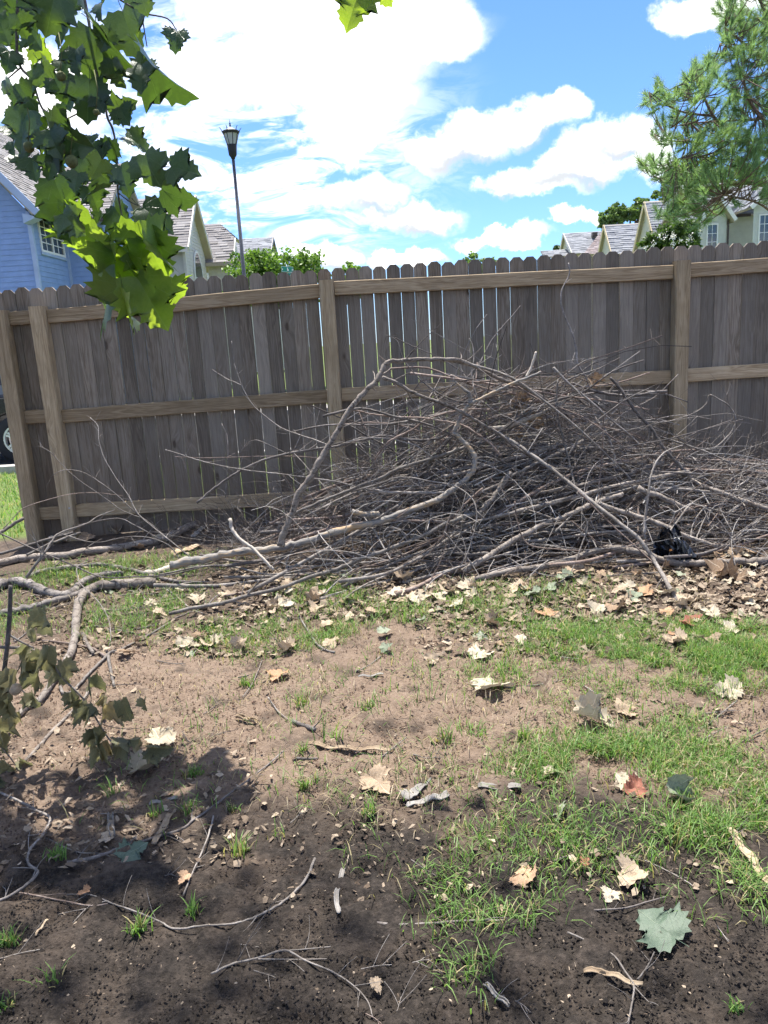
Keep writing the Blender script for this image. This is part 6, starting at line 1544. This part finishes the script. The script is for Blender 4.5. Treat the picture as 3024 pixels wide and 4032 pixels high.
# ------------------------------------------------------------------ the wilted branch at the left
def wilted():
    base = gnd('K', 80, 2150, 0); r = empty('wilted_branch', base); tag(r, 'cut branch with wilted drooping grey-green leaves at the left edge', 'branch')
    Y = 2.25
    stems = [([(70, 520), (66, 700), (45, 950), (5, 1250), (-40, 1500)], 28, 36), ([(-60, 930), (60, 935), (200, 945), (330, 1010), (365, 1060), (430, 1150), (560, 1280), (650, 1420), (740, 1560), (850, 1650), (1000, 1700), (1110, 1760)], 24, 6), ([(55, 845), (130, 890), (230, 940)], 16, 12),
             ([(-60, 1090), (40, 1130), (120, 1200), (190, 1260), (230, 1320)], 14, 6), ([(-80, 1500), (-10, 1580), (60, 1660), (130, 1760)], 18, 8), ([(-60, 1850), (0, 1900), (30, 2010), (50, 2100)], 16, 8), ([(640, 1200), (700, 1190), (880, 1180), (950, 1180)], 6, 4), ([(660, 1440), (760, 1470), (850, 1480), (930, 1475)], 6, 4)]
    for i, (pts, w0, w1) in enumerate(stems):
        mb = MB(); poly_tube(mb, 'K', pts, (2.3, 2.3) if i != 1 else (2.35, 2.3), w0, w1, 7, .06); mb.build('stem', M['twig' if i != 0 else 'twig_dark'], r, base, True, base)
    me = [leaf_mesh('leaf', M['wilt'], random.uniform(.5, 1.2), random.uniform(.8, 2.4), random.uniform(.2, .9), .12, random.uniform(.6, .85), 80 + s, random.choice((1.2, 2.2, 3.2))) for s in range(8)]
    me += [leaf_mesh('leaf', M['wilt'], .2, .6, .1, .05, .8, 99, 3.6)]
    H = [(290, 670, 312, 890, 8), (205, 815, 230, 905, 8), (180, 925, 85, 1035, 0), (330, 925, 300, 1125, 1), (420, 1030, 480, 1150, 2), (385, 1050, 445, 1195, 3), (250, 1095, 205, 1255, 4), (205, 1235, 247, 1345, 5), (110, 1090, 55, 1255, 6),
         (560, 1280, 430, 1405, 7), (590, 1335, 560, 1445, 0), (700, 1255, 640, 1335, 1), (715, 1315, 735, 1490, 2), (815, 1285, 875, 1455, 8), (968, 1285, 965, 1352, 3), (605, 1130, 645, 1265, 4), (690, 1495, 585, 1610, 5), (700, 1560, 735, 1680, 6),
         (650, 1590, 685, 1745, 7), (790, 1545, 905, 1605, 0), (880, 1555, 945, 1730, 8), (990, 1600, 1160, 1630, 1), (30, 1690, 85, 1915, 2), (65, 1530, 15, 1660, 3), (140, 1690, 205, 1895, 4), (15, 1990, 65, 2210, 5), (90, 1230, 30, 1390, 1),
         (20, 1290, 70, 1440, 3), (150, 1010, 160, 1150, 6), (270, 960, 230, 1060, 2), (470, 1230, 520, 1330, 5), (610, 1310, 650, 1400, 6), (-10, 1420, 40, 1560, 0), (110, 1370, 120, 1490, 4), (-20, 1150, 30, 1260, 7), (620, 1480, 640, 1600, 2), (-10, 1800, 40, 1960, 6)]
    for (bx, by, tx, ty, k) in H:
        yv = Y + random.uniform(-.05, .1); p0 = at('K', bx, by, yv); p1 = at('K', tx, ty, yv - random.uniform(0, .04))
        for p in (p0, p1): p.z = max(p.z, float(gz(p.x, p.y)) + .02)
        link('leaf', me[k], r, mat=leaf_matrix(p0, p1, Vector((random.uniform(-.5, .5), -1, random.uniform(0, .7))), random.uniform(-.5, .5)))
    mb = MB(); c = at('K', 105, 1215, 2.18); mb.lathe(c, [(.004, -.018), (.014, -.012), (.019, 0), (.014, .012), (.004, .018)], 12); mb.v = [c + (v - c) * random.uniform(.85, 1.1) for v in mb.v]; mb.build('seed_ball', M['barkpiece'], r, base, True, base)
wilted()

# ------------------------------------------------------------------ black plastic in the heap
def plastic():
    c = at('E', 985, 1850, 3.86); rs = random.Random(2); V = []; F = []; n, m_ = 15, 13
    for i in range(n):
        for j in range(m_):
            u, v = i / (n - 1), j / (m_ - 1); x = (u - .5) * .20; z = v * .19; x += (1 - v) * .03 - .02 + .05 * (1 - v) * (u - .2); w_ = (1 - .55 * v)
            y = .05 * math.sin(5 * u + 3 * v) + rs.uniform(-.022, .022); V.append(Vector((c.x + x * w_, c.y + y, c.z - .09 + z + rs.uniform(-.012, .012) + .03 * math.sin(9 * u))))
    for i in range(n - 1):
        for j in range(m_ - 1): a = i * m_ + j; F.append([a, a + m_, a + m_ + 1, a + 1])
    base = Vector((c.x, c.y, float(gz(c.x, c.y)))); o = link('plastic_scrap', mesh_from('plastic_scrap', rel(V, base), F, M['plastic']), None, base)
    so = o.modifiers.new('solid', 'SOLIDIFY'); so.thickness = .002
    tag(o, 'crumpled scrap of shiny black plastic caught at the right foot of the heap', 'plastic')
    mb = MB(); q = at('E', 968, 1862, 3.80); mb.face([q, q + Vector((.016, 0, .002)), q + Vector((.014, .002, .012)), q + Vector((.002, .002, .010))]); p_ = mb.build('print', M['orange'], o, q, off=base)
plastic()

# ------------------------------------------------------------------ grass
def blades(pos, L, W, lean, cols, name, base, rs):
    """pos (n,3); three-segment bent blades in one mesh"""
    n = len(pos); az = rs.uniform(0, 2 * np.pi, n); d = np.stack([np.cos(az), np.sin(az), np.zeros(n)], 1); s = np.stack([-np.sin(az), np.cos(az), np.zeros(n)], 1)
    V = np.zeros((n, 7, 3)); up = np.array([0, 0, 1.])
    for k, t in enumerate((0, .35, .7, 1.)):
        bend = lean * t ** 1.7; c = pos + d * (L * bend)[:, None] + up * (L * t * np.sqrt(np.clip(1 - (lean * t * .8) ** 2, .06, 1)))[:, None]
        w = W * (1, .95, .7, 0)[k]
        if k < 3: V[:, 2 * k] = c - s * (w / 2)[:, None]; V[:, 2 * k + 1] = c + s * (w / 2)[:, None]
        else: V[:, 6] = c
    V -= np.array(tuple(base)); b0 = np.arange(n) * 7
    Q = np.concatenate([np.stack([b0, b0 + 1, b0 + 3, b0 + 2], 1), np.stack([b0 + 2, b0 + 3, b0 + 5, b0 + 4], 1)]).tolist(); T = np.stack([b0 + 4, b0 + 5, b0 + 6], 1).tolist()
    C_ = np.repeat(cols, 7, axis=0)
    return mesh_from(name, V.reshape(-1, 3).tolist(), Q + T, M['grass'], False, C_)
def gcol(n, rs, dry=.15):
    t = rs.rand(n, 1); c = np.array((.085, .16, .04)) * (1 - t) + np.array((.185, .305, .08)) * t
    m_ = rs.rand(n) < dry; c[m_] = np.array((.38, .32, .17)) * rs.uniform(.7, 1.1, (m_.sum(), 1)); return c
def grass():
    rs = np.random.RandomState(8)
    patch = [(1330, 1640, 260, 62, 1.), (1560, 1680, 160, 110, 1.), (1190, 1640, 120, 50, .7), (1610, 1440, 130, 60, .9), (1450, 1420, 190, 60, .75), (1260, 1390, 150, 50, .5), (1200, 1770, 280, 50, .55), (1520, 1790, 160, 50, .9), (960, 1900, 90, 50, .3), (980, 1990, 120, 60, .45), (1010, 2090, 80, 80, .4), (1850, 1450, 220, 90, 1.), (1900, 1700, 260, 120, .9), (-150, 1400, 200, 80, .5),
             (1620, 1920, 70, 80, .7), (1250, 1850, 250, 50, .35), (700, 1290, 110, 34, 1.), (520, 1370, 200, 44, .5), (300, 1330, 150, 50, .5), (600, 1395, 200, 34, .3), (250, 1240, 260, 30, .5), (1100, 1350, 170, 36, .4), (920, 1320, 150, 28, .4), (1000, 1590, 60, 30, .5), (1500, 1560, 120, 30, .35), (1100, 1300, 300, 40, .25), (720, 1370, 90, 20, .5), (1250, 1400, 150, 50, 1.3), (1400, 1385, 180, 50, 1.5), (1570, 1400, 160, 60, 1.8), (1500, 1400, 200, 50, 1.), (1630, 1420, 120, 65, 1.), (1380, 1425, 150, 45, .7), (1330, 1430, 330, 60, .35), (1500, 1480, 150, 40, .4), (800, 1480, 420, 90, .05), (450, 1650, 300, 120, .06), (900, 1700, 300, 90, .12), (1100, 1840, 350, 110, .15), (1450, 1950, 200, 90, .12), (1300, 1500, 300, 60, .15), (1150, 1980, 120, 40, .4)]
    pos = []
    for (cx, cy, rx, ry, dn) in patch:
        c = gnd('F', cx, cy); ex = rx * c.y / 1662; ey0 = gnd('F', cx, cy - ry).y; ey1 = gnd('F', cx, cy + ry).y; ey = abs(ey0 - ey1) / 2
        k = int(ex * ey * 3.14 * 22000 * dn); q = rs.normal(0, .55, (k, 2)); q = q[(q ** 2).sum(1) < 1.6]
        P = np.stack([c.x + q[:, 0] * ex, (ey0 + ey1) / 2 + q[:, 1] * ey], 1); cl = vnoise(P[:, 0] * 9, P[:, 1] * 9); P = P[rs.rand(len(P)) < sstep(.16, .66, cl * .7 + .3 * vnoise(P[:, 0] * 23, P[:, 1] * 23))]
        pos.append(P)
    P = np.concatenate(pos); P = P[P[:, 1] < 5.3]; n = len(P)
    p3 = np.stack([P[:, 0], P[:, 1], gz(P[:, 0], P[:, 1]) - .004], 1); L = rs.uniform(.018, .072, n) * (.65 + .6 * vnoise(P[:, 0] * 3, P[:, 1] * 3)); base = Vector((.6, 2.6, 0))
    o = link('grass', blades(p3, L, rs.uniform(.0016, .0034, n), rs.uniform(.2, 1.3, n), gcol(n, rs, .17), 'grass', base, rs), None, base); tag(o, 'thin patchy green grass over the yard soil', 'grass', None, 'stuff')
    # dead straw lying among it
    n = 7000; u = rs.rand(n) ** 1.3; Y_ = 1.5 + u * 2.6; X_ = rs.uniform(-1, 1, n) * (.35 + Y_ * .5); kp = vnoise(X_ * 3 + 7, Y_ * 3) * sstep(1.4, 2.5, Y_ + X_ * .35) > rs.uniform(.2, .75, n); X_, Y_ = X_[kp], Y_[kp]; n = len(X_)
    p3 = np.stack([X_, Y_, gz(X_, Y_) + .006], 1); base = Vector((.3, 2.6, 0)); cs = np.array((.36, .29, .19)) * rs.uniform(.45, 1.15, (n, 1))
    o = link('dead_grass', blades(p3, rs.uniform(.02, .075, n), rs.uniform(.0014, .003, n), rs.uniform(1.15, 1.35, n), cs, 'dead_grass', base, rs), None, base); tag(o, 'dead straw-coloured grass strewn thinly over the soil', 'dead grass', None, 'stuff')
    # lawn seen past the end of the fence and through its gaps
    n = 9000; P = np.stack([rs.uniform(-6.5, -2.3, n), rs.uniform(5.6, 12, n)], 1); p3 = np.stack([P[:, 0], P[:, 1], gz(P[:, 0], P[:, 1]) - .005], 1); base = Vector((-4, 8, 0))
    o = link('lawn_grass', blades(p3, rs.uniform(.04, .09, n), rs.uniform(.006, .012, n), rs.uniform(.2, 1., n), gcol(n, rs, .2), 'lawn_grass', base, rs), None, base); tag(o, 'sunlit mown lawn beyond the fence', 'lawn', None, 'stuff')
    tufts = [(430, 1572, 46, 'left of the red soil, spreading wide'), (535, 1480, 34, 'small, at the left edge of the red soil'), (650, 1518, 26, 'tiny, on the red soil'), (793, 1528, 34, 'on the red soil, left of two'), (852, 1492, 44, 'on the red soil, beside the bark scrap'), (1090, 1445, 36, 'tall and dark based, right of the red soil'),
             (1010, 1462, 30, 'small, left of the tall dark based one'), (715, 1600, 60, 'bright and bushy, above the curled bark sheet'), (418, 1675, 40, 'right of the big cream leaf'), (240, 1720, 36, 'in the left litter'), (335, 1765, 40, 'upright, in the left litter'), (412, 1752, 34, 'small upright, left of the long stick'), (502, 1750, 26, 'thin, by the long stick'),
             (590, 1805, 40, 'bright, near the middle of the picture foot'), (520, 1845, 40, 'straw-coloured and sparse'), (305, 2012, 44, 'under the bow-shaped stick'), (415, 1975, 32, 'small, above the bow-shaped stick'), (15, 2040, 50, 'at the left edge, upper of two'), (105, 2130, 40, 'alone on the dark soil at lower left'), (12, 2170, 46, 'at the left edge, lower of two'),
             (1590, 2185, 50, 'flattened, at the bottom right'), (960, 1600, 44, 'between red soil and right-hand grass'), (800, 1760, 40, 'sparse, right of the broad tan leaf'), (868, 1345, 44, 'on the litter before the heap'), (655, 1625, 30, 'at the left end of the curled bark sheet'), (1130, 1600, 30, 'at the edge of the right-hand grass'), (130, 1850, 34, 'by the pale bent twig'), (660, 1700, 30, 'small, left of the broad tan leaf')]
    for (x, y, w, l) in tufts:
        c = gnd('F', x, y); k = int(rs.uniform(10, 70)); rad = w * c.y / 1662 * rs.uniform(.35, .75)
        q = rs.normal(0, .42, (k, 2)) * rad * np.array([1.1, .8]) + (rs.normal(0, .25, (4, 2)) * rad)[rs.randint(0, 4, k)]; p3 = np.stack([c.x + q[:, 0], c.y + q[:, 1], gz(c.x + q[:, 0], c.y + q[:, 1]) - .004], 1); L = rs.uniform(.3, 2., k) * (w * c.y / 1662 * .5) * rs.uniform(.9, 1.7)
        o = link('grass_tuft', blades(p3, L, rs.uniform(.0026, .005, k), rs.uniform(.1, .95, k), gcol(k, rs, .55 if 'straw' in l else rs.uniform(.05, .4)), 'grass_tuft', c, rs), None, c)
        tag(o, 'grass tuft ' + l, 'grass tuft', 'grass tufts on the bare soil')
grass()

# ------------------------------------------------------------------ soil crumbs and leaf fragments
def crumbs():
    rs = np.random.RandomState(4); n = 42000
    y = 1.05 + rs.rand(n) ** 1.5 * 2.6; x = rs.uniform(-1, 1, n) * (.35 + y * .52); s = rs.uniform(.0012, .0042, n) * np.where(rs.rand(n) < .06, 1.7, 1.)
    keep = vnoise(x * 5, y * 5) + rs.rand(n) * .5 > .45; x, y, s = x[keep], y[keep], s[keep]; n = len(x); z = gz(x, y) + .004
    O = np.array([(1, 0, 0), (-1, 0, 0), (0, 1, 0), (0, -1, 0), (0, 0, 1), (0, 0, -1)], float)
    V = O[None] * s[:, None, None] * rs.uniform(.6, 1.3, (n, 6, 1)) + np.stack([x, y, z], 1)[:, None]; f = np.array([(0, 2, 4), (2, 1, 4), (1, 3, 4), (3, 0, 4), (2, 0, 5), (1, 2, 5), (3, 1, 5), (0, 3, 5)])
    F = (f[None] + (np.arange(n) * 6)[:, None, None]).reshape(-1, 3).tolist()
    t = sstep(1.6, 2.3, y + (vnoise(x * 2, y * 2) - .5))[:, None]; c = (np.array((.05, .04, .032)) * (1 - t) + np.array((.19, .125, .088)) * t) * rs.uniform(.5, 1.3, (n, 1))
    base = Vector((0, 2, 0)); o = link('soil_crumbs', mesh_from('soil_crumbs', (V.reshape(-1, 3) - np.array(tuple(base))).tolist(), F, M['crumb'], False, np.repeat(c, 6, axis=0)), None, base); tag(o, 'loose crumbs of dark damp soil', 'soil', None, 'stuff')
    # fragments of leaves, bark and stalks
    V = []; F = []; C_ = []
    def frag(px, py, smin, smax):
        p = gnd('F', px, py); L = rs.uniform(smin, smax); a = rs.uniform(0, 6.28); asp = rs.choice((.12, .2, .35, .7)); u = Vector((math.cos(a), math.sin(a), rs.normal(0, .25))) * L; v = Vector((-math.sin(a), math.cos(a), rs.normal(0, .3))) * L * asp
        p.z = float(gz(p.x, p.y)) + .006 + rs.rand() * .008; b0 = len(V)
        V.extend([p - u * .5 - v * .3, p - v * .5 + u * .1, p + u * .5 - v * rs.uniform(-.2, .3), p + u * .2 + v * .5 + Vector((0, 0, L * .2)), p - u * .35 + v * .35]); F.append([b0, b0 + 1, b0 + 2, b0 + 3, b0 + 4])
        k = rs.rand(); k = k ** 1.6; c = np.array((.10, .07, .048)) * (1 - k) + np.array((.40, .32, .235)) * k; C_.extend([c * rs.uniform(.7, 1.1)] * 5)
    for (x0, y0, x1, y1, k, a, b_) in ((500, 1230, 1659, 1340, 1900, .015, .06), (1380, 1290, 1659, 1400, 900, .015, .07), (900, 1330, 1659, 1420, 500, .01, .05), (60, 1180, 620, 1420, 900, .01, .05), (0, 1600, 560, 1880, 330, .006, .035), (0, 1420, 300, 1650, 150, .006, .03), (560, 1600, 1659, 1950, 420, .005, .025), (560, 1420, 1250, 1600, 110, .004, .02), (0, 1880, 1659, 2210, 200, .003, .010), (1250, 1480, 1659, 1620, 140, .006, .03), (1659, 1240, 2200, 1700, 500, .01, .05), (-400, 1300, 0, 1900, 300, .008, .04)):
        for i in range(int(k * 1.8)): frag(rs.uniform(x0, x1), rs.uniform(y0, y1), a, b_)
    base = Vector((.3, 3, 0)); o = link('leaf_fragments', mesh_from('leaf_fragments', rel(V, base), F, M['litter'], False, np.array(C_)), None, base); tag(o, 'crumbled leaf and bark fragments over the ground', 'leaf litter', None, 'stuff')
crumbs()
